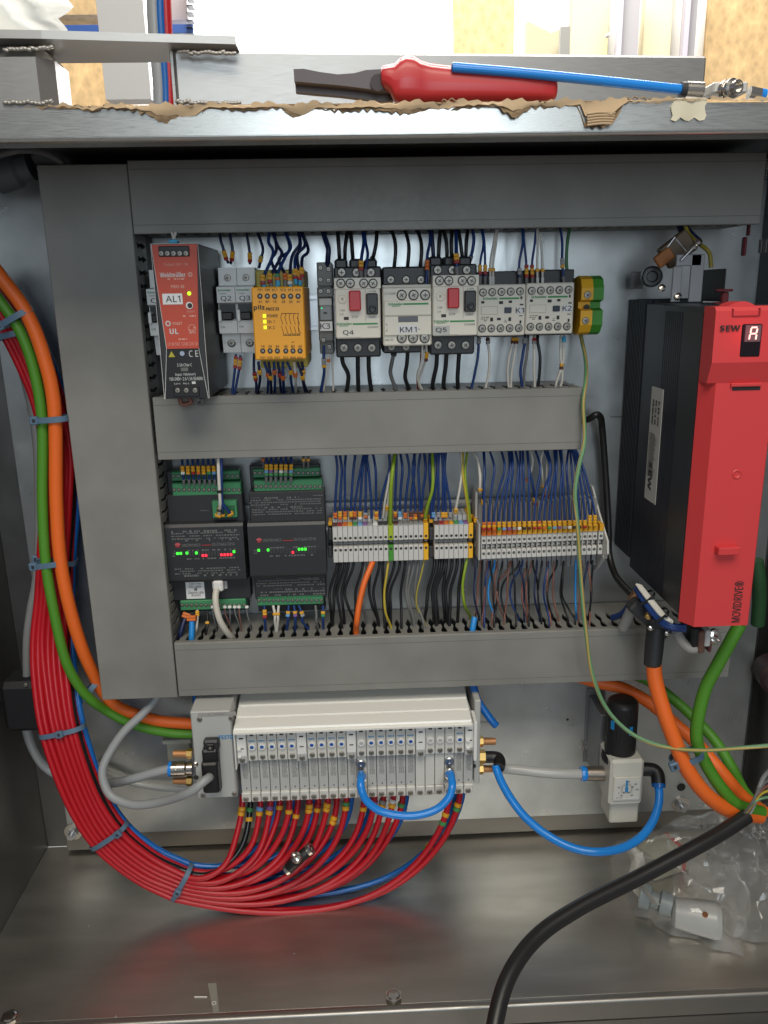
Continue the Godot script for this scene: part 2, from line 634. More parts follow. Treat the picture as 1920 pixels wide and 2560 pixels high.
	b = P(1690, -80, zb + 0.05)
	whole("cream_board", "pale cream board between the two grey posts", "board", bx(Vector3(a.x, 0.3, zb), Vector3(b.x, b.y, zb + 0.05), 0.002), mat("pale_cream", 0.75, 0.66, 0.44, 0.6), Vector3(a.x, 0.3, zb))
	# left: shelf with blue beam, white post, dark frame
	var z1 := -1.7
	var sh := thing("storage_rack", "storage rack with blue beams and a wooden board at upper left", "rack", P(300, 260, z1))
	part("beam", bx(P(150, 96, z1 - 0.02), P(482, 60, z1 + 0.02)), mat("rack_blue", 0.03, 0.09, 0.32, 0.5), sh)
	part("shelf_board", bx(P(150, 58, z1 - 0.3), P(400, 36, z1)), osb, sh)
	part("crate", bx(P(165, 35, z1 - 0.3), P(290, -30, z1 - 0.05)), mat("post_grey"), sh)
	part("upright", bx(P(420, 62, z1 - 0.05), P(462, -60, z1 - 0.01)), mat("upright_grey", 0.42, 0.36, 0.36, 0.6), sh)
	for k in 9:
		part("upright_tooth", bx(P(472, 96 - k * 18, z1 - 0.01), P(482, 86 - k * 18, z1 + 0.03)), mat("charcoal"), sh)
	var po := MB.new()
	po.span(P(280, 262, -1.2), P(352, -60, -1.15))
	whole("white_post", "pale painted square post behind the welded bracket", "post", po, mat("post_white", 0.72, 0.71, 0.69, 0.5), P(316, 262, -1.2))
	for q in [[382, 399, 0.011, "hose_grey", "pale grey"], [398, 414, 0.010, "hose_blue", "blue"], [412, 424, 0.008, "hose_red", "red"]]:
		whole("vertical_hose", q[4] + " hose hanging vertically behind the welded bracket at left", "hose", tb(rail([q[0], -60, -0.5, q[0] + 6, 80, -0.5, q[1], 200, -0.5, q[1] + 2, 290, -0.5]), q[2], 8), mat(q[3]), P(q[0], 290, -0.5), "hoses hanging behind the bracket")
	# white plastic sheeting, top left
	var pts := []
	for j in 12:
		for i in 16:
			var u := i / 15.0
			var x := lerpf(-60, 158 + (26.0 if j == 5 or j == 6 else 0.0) + 14.0 * sin(j * 2.1), u)
			var y := lerpf(-70, 90, j / 11.0)
			pts.append(P(x, y, -0.25 + 0.022 * sin(u * 6.0 - j * 0.5) + 0.006 * sin(u * 13.0 - j)))
	var sheet := MB.new()
	sheet.grid(pts, 16, 12)
	var shm := mat("white_sheeting", 0.8, 0.8, 0.76, 0.35)
	shm.backlight_enabled = true
	shm.backlight = lin(0.5, 0.5, 0.47)
	whole("plastic_sheeting", "white crumpled plastic sheeting hanging at the top left corner", "sheeting", sheet, shm, P(60, 90, -0.25))


func build_cabinet() -> void:
	var xl := -0.43
	var xr := 0.462
	var zf := 0.235
	var o := thing("control_cabinet", "open stainless steel control cabinet with folded front edges", "cabinet", Vector3(0, -0.002, 0))
	var st := mat("stainless")
	part("floor_panel", bx(Vector3(xl, -0.002, -0.02), Vector3(xr, 0, zf + 0.002), 0.0003), mat("stainless_floor"), o)
	part("back_panel", bx(Vector3(xl, 0, -0.024), Vector3(xr, 0.799, -0.021), 0.0003), mat("stainless_dark"), o)
	part("side_panel", bx(Vector3(xl - 0.002, -0.002, -0.024), Vector3(xl - 0.0002, 0.799, zf), 0.0003), mat("stainless_dark"), o)
	part("side_panel", bx(Vector3(xr + 0.0002, -0.002, -0.024), Vector3(xr + 0.002, 0.799, zf), 0.0003), mat("stainless_dark"), o)
	part("top_panel", bx(Vector3(xl - 0.02, 0.7993, -0.03), Vector3(xr + 0.02, 0.8012, zf - 0.001), 0.0003), mat("stainless_dark"), o)
	# folded flange over the opening: front face, rounded edge, return lip
	var fl := MB.new()
	var pr := PackedVector2Array([Vector2(zf, 0.8012), Vector2(zf, 0.7835)])
	for k in range(1, 7):
		var u := PI / 2 * k / 6
		pr.append(Vector2(zf - 0.0035 + 0.0035 * cos(u), 0.7835 - 0.0035 * sin(u)))
	pr.append(Vector2(zf - 0.022, 0.78))
	pr.append(Vector2(zf - 0.022, 0.7815))
	pr.append(Vector2(zf - 0.004, 0.7815))
	pr.append(Vector2(zf - 0.002, 0.7835))
	pr.append(Vector2(zf - 0.002, 0.8012))
	fl.prism(pr, Vector3(xl - 0.06, 0, 0), Vector3(0, 0, 1), Vector3.UP, Vector3(xr - xl + 0.12, 0, 0))
	part("top_flange", fl, st, o)
	# raised front lip of the floor and the step under it
	var lp := MB.new()
	pr = PackedVector2Array([Vector2(zf + 0.0022, 0.0003), Vector2(zf + 0.006, 0.0020)])
	for k in 7:
		var u := PI / 2 * k / 6
		pr.append(Vector2(zf + 0.009 + 0.003 * sin(u), -0.0008 + 0.003 * cos(u)))
	pr.append(Vector2(zf + 0.012, -0.02))
	pr.append(Vector2(zf + 0.010, -0.02))
	pr.append(Vector2(zf + 0.0095, -0.004))
	pr.append(Vector2(zf + 0.0025, -0.003))
	lp.prism(pr, Vector3(xl, 0, 0), Vector3(0, 0, 1), Vector3.UP, Vector3(xr - xl, 0, 0))
	part("bottom_lip", lp, worn(mat("stainless_lip", 0.36, 0.34, 0.31, 0.5, 0.9), noise_brush, Vector3(1.5, 60, 60)), o)
	part("lower_ledge", bx(Vector3(xl, -0.024, zf), Vector3(xr, -0.021, zf + 0.05), 0.0005), mat("stainless_dark"), o)
	part("back_rail", bx(Vector3(xl + 0.03, 0.004, -0.0209), Vector3(xr - 0.02, 0.029, -0.006), 0.001), mat("rail_brown", 0.30, 0.28, 0.25, 0.5, 0.8), o)
	# plate
	var mp := thing("mounting_plate", "galvanised mounting plate at the back of the cabinet", "mounting plate", Vector3(0, 0.031, 0))
	part("plate", bx(Vector3(-0.393, 0.031, -0.003), Vector3(0.448, 0.795, 0), 0.0004), mat("galvanised"), mp)
	for q in [[184, 2078, 0.0], [1700, 2010, 0.0], [1472, 1860, 0.0]]:
		var c := P(q[0], q[1], 0.0)
		var b := thing("plate_bolt", ["bolt with washer holding the plate at bottom left behind the red hoses", "bolt with washer low on the plate right of the regulator", "bolt with washer on the plate left of the regulator knob"][[184, 1700, 1472].find(q[0])], "bolt", c, "bolts of the mounting plate")
		part("washer", lt(c + Vector3(0, 0, 0.0002), Vector3.BACK, [[0, 0], [0.011, 0], [0.011, 0.0015], [0, 0.0016]], 18), mat("nickel"), b)
		var hx := MB.new()
		hx.hexn(c + Vector3(0, 0, 0.0018), c + Vector3(0, 0, 0.007), 0.0072)
		part("nut", hx, mat("zinc"), b)
		part("stud", cy(c + Vector3(0, 0, 0.007), c + Vector3(0, 0, 0.013), 0.0035), mat("zinc"), b)
	var h := P(1703, 1968, 0.0004)
	part("hole", lt(h, Vector3.BACK, [[0, 0], [0.0055, 0], [0.0055, 0.0002]], 14), mat("black"), mp)
	h = P(1419, 1799, 0.0004)
	part("hole", lt(h, Vector3.BACK, [[0, 0], [0.0016, 0], [0.0016, 0.0002]], 10), mat("black"), mp)
	for q in [[1195, 1806, 1222, 1807], [1500, 745, 1575, 746], [1525, 1043, 1575, 1043]]:
		part("scribed_line", bx(P(q[0], q[1], 0.0001), P(q[2], q[3] - 2.5, 0.0004), 0.0), mat("ink"), mp)


func finger_mesh(pitch: float, z0: float, z1: float) -> ArrayMesh:
	# one finger between two slots, seen from above: x across, z towards the cover
	var r := PackedVector2Array()
	var h := pitch / 2
	var prof := [[0.0, 0.0], [0.10, 0.0011], [0.22, 0.0026], [0.34, 0.0030], [0.44, 0.0016], [0.52, 0.0011], [0.62, 0.0024], [0.74, 0.0032], [0.84, 0.0026], [0.9, 0.0013], [1.0, 0.0012]]
	for q in prof:
		r.append(Vector2(h - maxf(q[1], 0.00005), lerpf(z0, z1, q[0])))
	for k in range(prof.size() - 1, -1, -1):
		r.append(Vector2(-h + maxf(prof[k][1], 0.00005), lerpf(z0, z1, prof[k][0])))
	var m := MB.new()
	m.prism(r, Vector3.ZERO, Vector3.RIGHT, Vector3.BACK, Vector3(0, -0.0016, 0))
	var am := m.mesh()
	am.surface_set_material(0, mat("duct"))
	return am


func duct_h(called_label: String, x0: float, x1: float, y0: float, y1: float, fingers_top: bool, fingers_below: bool) -> void:
	var o := thing("wiring_duct", called_label, "wiring duct", Vector3((x0 + x1) / 2, y0, 0), "slotted wiring ducts on the mounting plate")
	var d := mat("duct")
	var cov := MB.new()
	cov.span(Vector3(x0, y0 - 0.0008, 0.0782), Vector3(x1, y1 + 0.0008, 0.0802), 0.0007)
	cov.span(Vector3(x0, y1 - 0.0004, 0.072), Vector3(x1, y1 + 0.0008, 0.0781), 0.0003)
	cov.span(Vector3(x0, y0 - 0.0008, 0.072), Vector3(x1, y0 + 0.0004, 0.0781), 0.0003)
	part("cover", cov, d, o)
	# the shallow line pressed along each edge of the cover
	part("cover_groove", bx(Vector3(x0, y0 + 0.0065, 0.0795), Vector3(x1, y0 + 0.0071, 0.08035), 0.0001), mat("duct_inside"), o)
	part("cover_groove", bx(Vector3(x0, y1 - 0.0071, 0.0795), Vector3(x1, y1 - 0.0065, 0.08035), 0.0001), mat("duct_inside"), o)
	part("base", bx(Vector3(x0, y0 + 0.002, 0.0004), Vector3(x1, y1 - 0.002, 0.002), 0.0003), mat("duct_inside"), o)
	var fm := finger_mesh(0.0125, 0.030, 0.0772)
	for s in [[fingers_top, y1 - 0.0005], [fingers_below, y0 + 0.0021]]:
		part("side_strip", bx(Vector3(x0, s[1] - 0.0016, 0.002), Vector3(x1, s[1], 0.030), 0.0002), d, o)
		if s[0]:
			var k := 0
			while x0 + 0.0063 + k * 0.0125 < x1:
				shared("finger", fm, o, Vector3(x0 + 0.0063 + k * 0.0125, s[1], 0))
				k += 1
		else:
			part("side_wall", bx(Vector3(x0, s[1] - 0.0016, 0.0301), Vector3(x1, s[1], 0.0772), 0.0002), d, o)


func build_ducts() -> void:
	duct_h("grey wiring duct across the top above the breakers", -0.2226, 0.362, 0.729, 0.790, false, true)
	duct_h("grey wiring duct between the two rows of devices", -0.2200, 0.2018, 0.5174, 0.5775, true, false)
	duct_h("lowest grey wiring duct above the valve terminal", -0.2217, 0.3775, 0.2587, 0.3187, true, false)
	var o := thing("wiring_duct", "wide vertical grey wiring duct along the left side", "wiring duct", Vector3(-0.263, 0.257, 0), "slotted wiring ducts on the mounting plate")
	var x0 := -0.303
	var x1 := -0.2232
	var c := MB.new()
	c.span(Vector3(x0, 0.257, 0.0782), Vector3(x1, 0.788, 0.0804), 0.0007)
	c.span(Vector3(x0, 0.257, 0.070), Vector3(x0 + 0.0012, 0.788, 0.0781), 0.0003)
	c.span(Vector3(x1 - 0.0012, 0.257, 0.070), Vector3(x1, 0.788, 0.0781), 0.0003)
	part("cover", c, mat("duct"), o)
	part("base", bx(Vector3(x0 + 0.002, 0.257, 0.0004), Vector3(x1 - 0.002, 0.788, 0.002), 0.0003), mat("duct_inside"), o)
	part("side_wall", bx(Vector3(x0 + 0.0015, 0.257, 0.002), Vector3(x0 + 0.003, 0.788, 0.0772), 0.0002), mat("duct_inside"), o)
	part("side_strip", bx(Vector3(x1 - 0.003, 0.257, 0.002), Vector3(x1 - 0.0015, 0.788, 0.030), 0.0002), mat("duct_inside"), o)
	var fm := finger_mesh(0.0125, 0.030, 0.0772)
	var b := Basis(Vector3.BACK, -PI / 2)
	for k in 41:
		var y := 0.2633 + k * 0.0125
		if y < 0.785:
			shared("finger", fm, o, Vector3(x1 - 0.0015, y, 0), b)
	# rails
	for q in [[-0.218, 0.172, 0.6535, "upper steel mounting rail behind the breakers"], [-0.218, 0.19, 0.434, "lower steel mounting rail behind the terminals"]]:
		var r := thing("mounting_rail", q[3], "mounting rail", Vector3(0, q[2] - 0.0175, 0), "steel mounting rails")
		part("web", bx(Vector3(q[0], q[2] - 0.0135, 0.0102), Vector3(q[1], q[2] + 0.0135, 0.0112), 0.0002), mat("zinc"), r)
		for s in [-1, 1]:
			part("rail_edge", bx(Vector3(q[0], q[2] + s * 0.0155 - 0.002, 0.0165), Vector3(q[1], q[2] + s * 0.0155 + 0.002, 0.0176), 0.0002), mat("zinc"), r)
			part("rail_step", bx(Vector3(q[0], q[2] + s * 0.0134 - 0.0006, 0.0113), Vector3(q[1], q[2] + s * 0.0134 + 0.0006, 0.0164), 0.0002), mat("zinc"), r)


func build_top() -> void:
	var ty := 0.8012
	# long flat bar standing on edge behind
	var l := P(433, 126, 0.06)
	var r := PY(1768, 139, l.y)
	var dir := Vector3(r.x - l.x, 0, r.z - l.z).normalized()
	var nb := Vector3(dir.z, 0, -dir.x) * -1.0
	if nb.z < 0: nb = -nb
	var bar := MB.new()
	bar.t = Transform3D(Basis(dir, Vector3.UP, nb), Vector3(l.x, ty + 0.0022, l.z))
	var ln := Vector2(r.x - l.x, r.z - l.z).length()
	bar.span(Vector3(0, 0, -0.03), Vector3(ln, l.y - ty - 0.0022, 0), 0.002)
	whole("steel_bar", "long brushed stainless bar standing on the cabinet behind the pliers", "bar", bar, worn(mat("stainless_bar", 0.40, 0.39, 0.375, 0.5, 0.85), noise_brush, Vector3(1.5, 60, 60), 0.005), Vector3((l.x + r.x) / 2, ty + 0.0022, l.z))
	# welded bracket
	var br := thing("welded_bracket", "welded stainless bracket with post and flat plate on the cabinet top", "bracket", P(60, 262, 0.06))
	var y1 := l.y + 0.0005
	var pl := MB.new()
	var a0 := P(-90, 95, 0.09)
	var a1 := P(592, 118, 0.07)
	pl.prism(PackedVector2Array([Vector2(a0.x, 0.02), Vector2(a0.x, 0.10), Vector2(P(100, 100, 0.1).x, 0.095), Vector2(a1.x, 0.075), Vector2(a1.x, 0.02)]), Vector3(0, y1, 0), Vector3.RIGHT, Vector3.BACK, Vector3(0, 0.0065, 0))
	part("top_plate", pl, mat("stainless_bar"), br)
	var pc0 := P(-40, 250, 0.09)
	var pc1 := P(136, 250, 0.09)
	part("post", bx(Vector3(pc0.x, ty + 0.004, 0.03), Vector3(pc1.x, y1 - 0.0004, 0.09), 0.012), mat("stainless_bar"), br)
	part("foot_plate", bx(Vector3(pc0.x, ty + 0.0022, 0.0), Vector3(P(425, 262, 0.1).x, ty + 0.0039, 0.1), 0.0004), mat("stainless"), br)
	part("gusset", bx(Vector3(P(428, 200, 0.062).x, ty + 0.004, 0.0), Vector3(P(438, 200, 0.062).x, y1 - 0.001, 0.0615), 0.0006), mat("stainless"), br)
	for q in [[445, 130, 588, 133, 0.0725], [10, 122, 132, 120, 0.092], [8, 256, 130, 256, 0.092], [440, 255, 600, 258, 0.062]]:
		var w := MB.new()
		var pa := P(q[0], q[1], q[4])
		var pb := P(q[2], q[3], q[4])
		var n := int(pa.distance_to(pb) / 0.0030)
		for k in n:
			var c := pa.lerp(pb, (k + 0.5) / n) + Vector3(0, rng.randf_range(-0.0005, 0.0005), 0)
			w.lathe(c - Vector3(0.0025, 0, 0), Vector3(1, rng.randf_range(-0.3, 0.3), 0), [[0, 0], [0.0014, 0.0004], [0.0017, 0.0026], [0.0014, 0.0048], [0, 0.0054]], 8)
		part("weld_bead", w, mat("weld_grey", 0.42, 0.40, 0.37, 0.5, 0.85), br)
	# torn cardboard
	var cb := mat("cardboard", 0.40, 0.27, 0.15, 0.85)
	cb.albedo_texture = ntex(61, 0.03, 4, 0.62, 1.0)
	tri_map(cb, Vector3(9, 22, 9))
	var card := thing("cardboard_sheet", "torn brown cardboard sheet lying on the cabinet top with ragged front edge", "cardboard", Vector3(0, ty, 0.2))
	part("sheet", bx(Vector3(P(140, 265, 0.235).x, ty + 0.0002, 0.1005), Vector3(P(1560, 265, 0.235).x, ty + 0.002, 0.2355), 0.0002), cb, card)
	var drop := [[0, 0], [130, 0], [180, 3], [230, 16], [255, 5], [300, 10], [330, 13], [370, 22], [400, 40], [430, 36], [465, 44], [495, 34], [512, 8], [560, 12], [610, 16], [660, 12], [700, 10], [740, 38], [760, 42], [790, 12], [830, 18], [870, 20], [920, 16], [970, 22], [1020, 26], [1060, 20], [1110, 24], [1160, 14], [1240, 12], [1275, 34], [1290, 40], [1320, 20], [1345, 14], [1400, 22], [1450, 12], [1462, 58], [1500, 62], [1530, 58], [1556, 16], [1570, 4], [1620, 8], [1640, 12], [1690, 0], [1780, 0], [1800, 6], [1850, 8], [1919, 8], [1960, 0]]
	for layer in 2:
		var pts := []
		var nu := 150
		for j in 4:
			for i in nu:
				var x := lerpf(60, 1600, i / (nu - 1.0)) if layer == 0 else lerpf(120, 1940, i / (nu - 1.0))
				var d := 0.0
				for k in drop.size() - 1:
					if x >= drop[k][0] and x <= drop[k + 1][0]:
						d = lerpf(drop[k][1], drop[k + 1][1], (x - drop[k][0]) / (drop[k + 1][0] - drop[k][0]))
				d = (d + 3.0 * sin(x * 0.31) + 2.0 * sin(x * 0.83)) * (1.0 if layer == 0 else 0.55) + (0.0 if layer == 0 else 2.0)
				d = maxf(d, 0.0)
				var base := P(x, 258.0 - x * 0.002, 0.2375)
				var y := ty + 0.0021 - d * 0.00030 * (j / 3.0) + (0.0012 * (sin(x * 0.17) + sin(x * 0.05)) if j == 0 else 0.0)
				var z := 0.2358 + 0.0016 * layer + d * 0.00009 * sin(j * 0.7 + x * 0.02) * (j / 3.0) + 0.0022 * (j / 3.0) * (0.5 + 0.5 * sin(x * 0.021 + layer)) * minf(d / 20.0, 1.0)
				pts.append(Vector3(base.x, y, z))
		var t := MB.new()
		t.grid(pts, nu, 4)
		part("torn_edge", t, mat("cardboard") if layer == 0 else mat("cardboard_pale", 0.50, 0.36, 0.22, 0.85), card)
	for s in [[1105, 1160], [1562, 1690]]:
		var fl := PackedVector3Array()
		var xf := P(s[0], 262, 0.2355).x
		var nf := int((P(s[1], 262, 0.2355).x - xf) / 0.0009)
		for k in nf:
			fl.append(Vector3(xf + k * 0.0009, ty + 0.0026 + 0.0009 * sin(k * 1.0 + 0.4 * sin(k * 0.3)) + 0.0006 * sin(k * 0.17), 0.2358 + 0.0006 * sin(k * 0.21)))
		part("fluting", tb(fl, 0.00055, 5), mat("cardboard"), card)
	# corrugation showing on the torn flap at right
	for k in 5:
		part("corrugation", tb(rail([1468, 285 + k * 7, 0.241, 1500, 281 + k * 7, 0.2415, 1538 - k * 2, 283 + k * 6.5, 0.241]), 0.0009, 6), mat("cardboard_pale"), card)
	var tp := []
	for j in 6:
		for i in 8:
			var q := P(lerpf(1684, 1768, i / 7.0) + 3.0 * sin(j * 2.0), 258, 0.239)
			var dy := j / 5.0 * (0.0145 + 0.0015 * sin(i * 2.2))
			tp.append(Vector3(q.x, ty + 0.003 - dy, 0.2362 + 0.0008 * sin(i * 1.1) * j / 5.0 + 0.0004))
	var tape := MB.new()
	tape.grid(tp, 8, 6)
	var tm := mat("tape", 0.66, 0.60, 0.45, 0.5)
	whole("tape_strip", "strip of cream masking tape over the cabinet's front edge", "tape", tape, tm, P(1725, 265, 0.237))
	# pliers
	var g := thing("pliers", "insulated combination pliers with red handles lying on the cardboard", "pliers", P(1060, 262, 0.175))
	var zp := 0.185
	var hm := mat("plier_red", 0.50, 0.03, 0.035, 0.34)
	var outline := [[952, 180, 208, 7], [956, 172, 216, 9], [975, 168, 232, 10], [986, 166, 254, 11], [1000, 152, 258, 12], [1014, 145, 259, 12], [1034, 147, 259, 12], [1050, 157, 258, 11], [1075, 165, 257, 10], [1115, 170, 256, 10], [1185, 175, 255, 10], [1285, 183, 255, 10], [1350, 191, 254, 9], [1378, 196, 253, 8.5], [1388, 203, 248, 7], [1391, 214, 238, 4], [1391.5, 225, 228, 1]]
	for s in 2:
		var zz := zp - s * 0.0215
		var ring := 20
		var pts := []
		for q in outline:
			var top := P(q[0], q[1] - s * 5, zz)
			var low := P(q[0], q[2] - s * 5, zz)
			var mid := (top + low) * 0.5
			var hh := (top.y - low.y) * 0.5
			for k in ring + 1:
				var u := TAU * k / ring
				var cs := cos(u)
				var sn := sin(u)
				pts.append(mid + Vector3(0, signf(sn) * pow(absf(sn), 0.72) * hh, signf(cs) * pow(absf(cs), 0.72) * q[3] * 0.00095))
		var h := MB.new()
		h.grid(pts, ring + 1, outline.size())
		part("handle", h, hm, g)
	var jaw := MB.new()
	var jp := PackedVector2Array()
	for q in [[735, 178], [760, 177], [800, 185], [845, 191], [885, 188], [915, 180], [950, 178], [985, 186], [985, 230], [950, 232], [915, 226], [850, 218], [780, 212], [737, 208]]:
		var w := P(q[0], q[1], zp - 0.01)
		jp.append(Vector2(w.x, w.y))
	jaw.prism(jp, Vector3(0, 0, zp - 0.018), Vector3.RIGHT, Vector3.UP, Vector3(0, 0, 0.014))
	part("jaw", jaw, mat("plier_steel", 0.10, 0.085, 0.085, 0.45, 0.6), g)
	var jaw2 := MB.new()
	var jp2 := PackedVector2Array()
	for q in jp:
		jp2.append(Vector2(q.x, q.y - 0.0042))
	jaw2.prism(jp2, Vector3(0, 0, zp - 0.027), Vector3.RIGHT, Vector3.UP, Vector3(0, 0, 0.0085))
	part("jaw", jaw2, mat("plier_steel"), g)
	part("pivot", cy(P(945, 206, zp - 0.006), P(945, 206, zp), 0.006), mat("plier_steel"), g)
	# blue tube with push-in fitting
	var f := thing("pneumatic_fitting", "silver push-in fitting with a stub of bright blue tube on the cabinet top", "fitting", P(1800, 262, 0.19))
	var ts := rail([1131, 168, 0.195, 1300, 182, 0.195, 1500, 202, 0.194, 1706, 224, 0.193])
	var tu := tb(ts, 0.0036, 14)
	part("tube", tu, mat("hose_bright"), f)
	part("tube_bore", cy(P(1130, 168, 0.195) - Vector3(0.0004, 0, 0), P(1132, 168, 0.195), 0.0024), mat("tube_inner", 0.01, 0.06, 0.25, 0.5), f)
	var c0 := P(1704, 224, 0.193)
	part("collar", cy(c0 - Vector3(0.001, 0, 0), c0 + Vector3(0.003, -0.0002, 0), 0.0058), mat("charcoal"), f)
	part("nut", cy(c0 + Vector3(0.003, -0.0002, 0), c0 + Vector3(0.016, -0.001, 0), 0.0063, 0.0063, 16), mat("nickel"), f)
	part("body", bx(P(1752, 250, 0.183), P(1872, 203, 0.205), 0.0012), mat("fitting_white", 0.62, 0.61, 0.58, 0.35, 0.3), f)
	var c1 := P(1822, 226, 0.2052)
	part("ring", lt(c1 - Vector3(0.003, 0, 0), Vector3(0.4, 0, 1), [[0, 0], [0.0072, 0], [0.0072, 0.003], [0.0058, 0.0032], [0.0058, 0.005], [0.0070, 0.0052], [0.0070, 0.008], [0.0050, 0.009], [0.0050, 0.013], [0.0038, 0.0132], [0.0038, 0.010], [0, 0.010]], 20), mat("nickel"), f)
	part("end_nut", cy(P(1872, 232, 0.194), P(1900, 236, 0.194), 0.005, 0.0045), mat("nickel"), f)
	part("release_ring", cy(P(1900, 236, 0.194), P(1912, 238, 0.194), 0.0045), mat("hose_bright"), f)


func wire(desc: String, m: String, r: float, pts: Array, marks := [], ferrule := "", group := "wires of the upper device row") -> Node3D:
	# pts in window coordinates x, y and depth z; marks: [share of the length, colour, ...]
	var p := rail(pts, 5, true)
	return wire_at(desc, m, r, p, marks, ferrule, group)

func wire_at(desc: String, m: String, r: float, p: PackedVector3Array, marks := [], ferrule := "", group := "") -> Node3D:
	var o := whole(m.trim_prefix("wire_") + "_wire", desc, "wire", tb(p, r, 7), mat(m), p[p.size() - 1], group)
	for mk in marks:
		var f: float = clampf(mk[0], 0.0, 1.0) * (p.size() - 1)
		var i := mini(int(f), p.size() - 2)
		var c := p[i].lerp(p[i + 1], f - i)
		var d := (p[i + 1] - p[i]).normalized()
		var x := d.cross(Vector3.BACK).normalized()
		var n: int = mk.size() - 1
		for k in n:
			var mb := MB.new()
			mb.t = Transform3D(Basis(x, d, x.cross(d)), c + d * (k - (n - 1) / 2.0) * 0.0031)
			mb.box(Vector3.ZERO, Vector3(maxf(r * 2.9, 0.0037), 0.0030, maxf(r * 2.8, 0.0036)), 0.0005)
			part("marker", mb, mat(mk[k + 1]), o)
	if ferrule:
		var e := p[p.size() - 1]
		var d := (e - p[p.size() - 2]).normalized()
		part("ferrule", cy(e - d * 0.004, e + d * 0.004, r * 1.45, r * 1.1, 8), mat(ferrule), o)
	return o


func breaker(at: Vector3, poles: int, label: String, text: String) -> Node3D:
	# modular circuit breaker; at = centre of the front at rail height, 18 mm a pole
	var o := thing("circuit_breaker", label, "circuit breaker", at + Vector3(0, -0.0405, 0), "white modular circuit breakers")
	var w := 0.0177 * poles
	var body := MB.new()
	var pr := PackedVector2Array([Vector2(0.018, -0.0405), Vector2(0.046, -0.0405), Vector2(0.049, -0.022), Vector2(0.062, -0.021), Vector2(0.064, -0.009), Vector2(0.058, -0.007), Vector2(0.058, 0.006), Vector2(0.064, 0.008), Vector2(0.064, 0.0225), Vector2(0.047, 0.024), Vector2(0.046, 0.0405), Vector2(0.018, 0.0405)])
	for k in poles:
		var x0 := at.x - w / 2 + k * 0.0177
		var b := MB.new()
		b.prism(pr, Vector3(x0 + 0.00015, at.y, 0), Vector3.BACK, Vector3.UP, Vector3(0.0174, 0, 0))
		var pole := part("pole", b, mat("breaker_white"), o)
		var xc := x0 + 0.00885
		part("toggle_recess", bx(Vector3(xc - 0.0078, at.y - 0.0078, 0.0578), Vector3(xc + 0.0078, at.y + 0.0066, 0.0592), 0.0002), mat("charcoal"), pole)
		part("toggle", bx(Vector3(xc - 0.0048, at.y - 0.0082, 0.0593), Vector3(xc + 0.0056, at.y - 0.0008, 0.069), 0.001), mat("black"), pole)
		part("toggle_cheek", bx(Vector3(xc - 0.0080, at.y - 0.0095, 0.0594), Vector3(xc - 0.0050, at.y + 0.0012, 0.069), 0.0005), mat("breaker_white"), pole)
		for s in [[0.031, 0.0461], [-0.031, 0.0476]]:
			shared("terminal_hole", ring_mesh(), pole, Vector3(xc, at.y + s[0], s[1]), Basis.from_scale(Vector3(0.0042, 0.0042, 0.0042)))
			screw(pole, Vector3(xc, at.y + s[0], s[1] + 0.0003), 0.0034, 0.4 + k)
		var c := Vector3(xc, at.y, 0.0643)
		if k == 0:
			txt("Schneider", pole, c + Vector3(-0.0012, 0.0195, 0), 0.0125, 0.0019, mat("brand_green"), true)
			txt("C60N", pole, c + Vector3(-0.003, 0.0163, 0), 0.006, 0.0012, mat("faint_ink"))
		if text:
			txt(text, pole, c + Vector3(0.0, 0.0113, 0), 0.0102, 0.0054, mat("ink"))
			txt("C6", pole, c + Vector3(-0.005, -0.0148, -0.0007), 0.004, 0.0016, mat("faint_ink"))
	return o

var ring_cache: ArrayMesh
func ring_mesh() -> ArrayMesh:
	if ring_cache == null:
		var m := MB.new()
		m.lathe(Vector3.ZERO, Vector3.BACK, [[0, 0.02], [0.98, 0.02], [1.0, 0.0]], 14)
		ring_cache = m.mesh()
		ring_cache.surface_set_material(0, mat("hole_dark", 0.035, 0.032, 0.028, 0.6))
	return ring_cache

func dark_screw(o: Node3D, at: Vector3, r: float, turn := 0.3) -> void:
	shared("terminal_hole", ring_mesh(), o, at, Basis.from_scale(Vector3(r * 1.14, r * 1.14, r)))
	screw(o, at + Vector3(0, 0, 0.0003), r, turn)


func build_row_one() -> void:
	zoom(320, 540, 3.072)
	# circuit breakers
	var c := Z(430, 735, 0.06)
	breaker(Vector3(-0.1938, c.y - 0.001, 0), 3, "white three pole circuit breaker half hidden behind the red power supply", "Q1")
	c = Z(765, 730, 0.06)
	breaker(Vector3(c.x, c.y, 0), 1, "white circuit breaker marked Q2 left of the orange safety relay", "Q2")
	breaker(Vector3(c.x + 0.0179, c.y, 0), 1, "white circuit breaker marked Q3 touching the orange safety relay", "Q3")
	build_power_supply()
	build_safety_relay()
	build_interface_relay()
	build_motor_gear()
	build_row_one_wires()


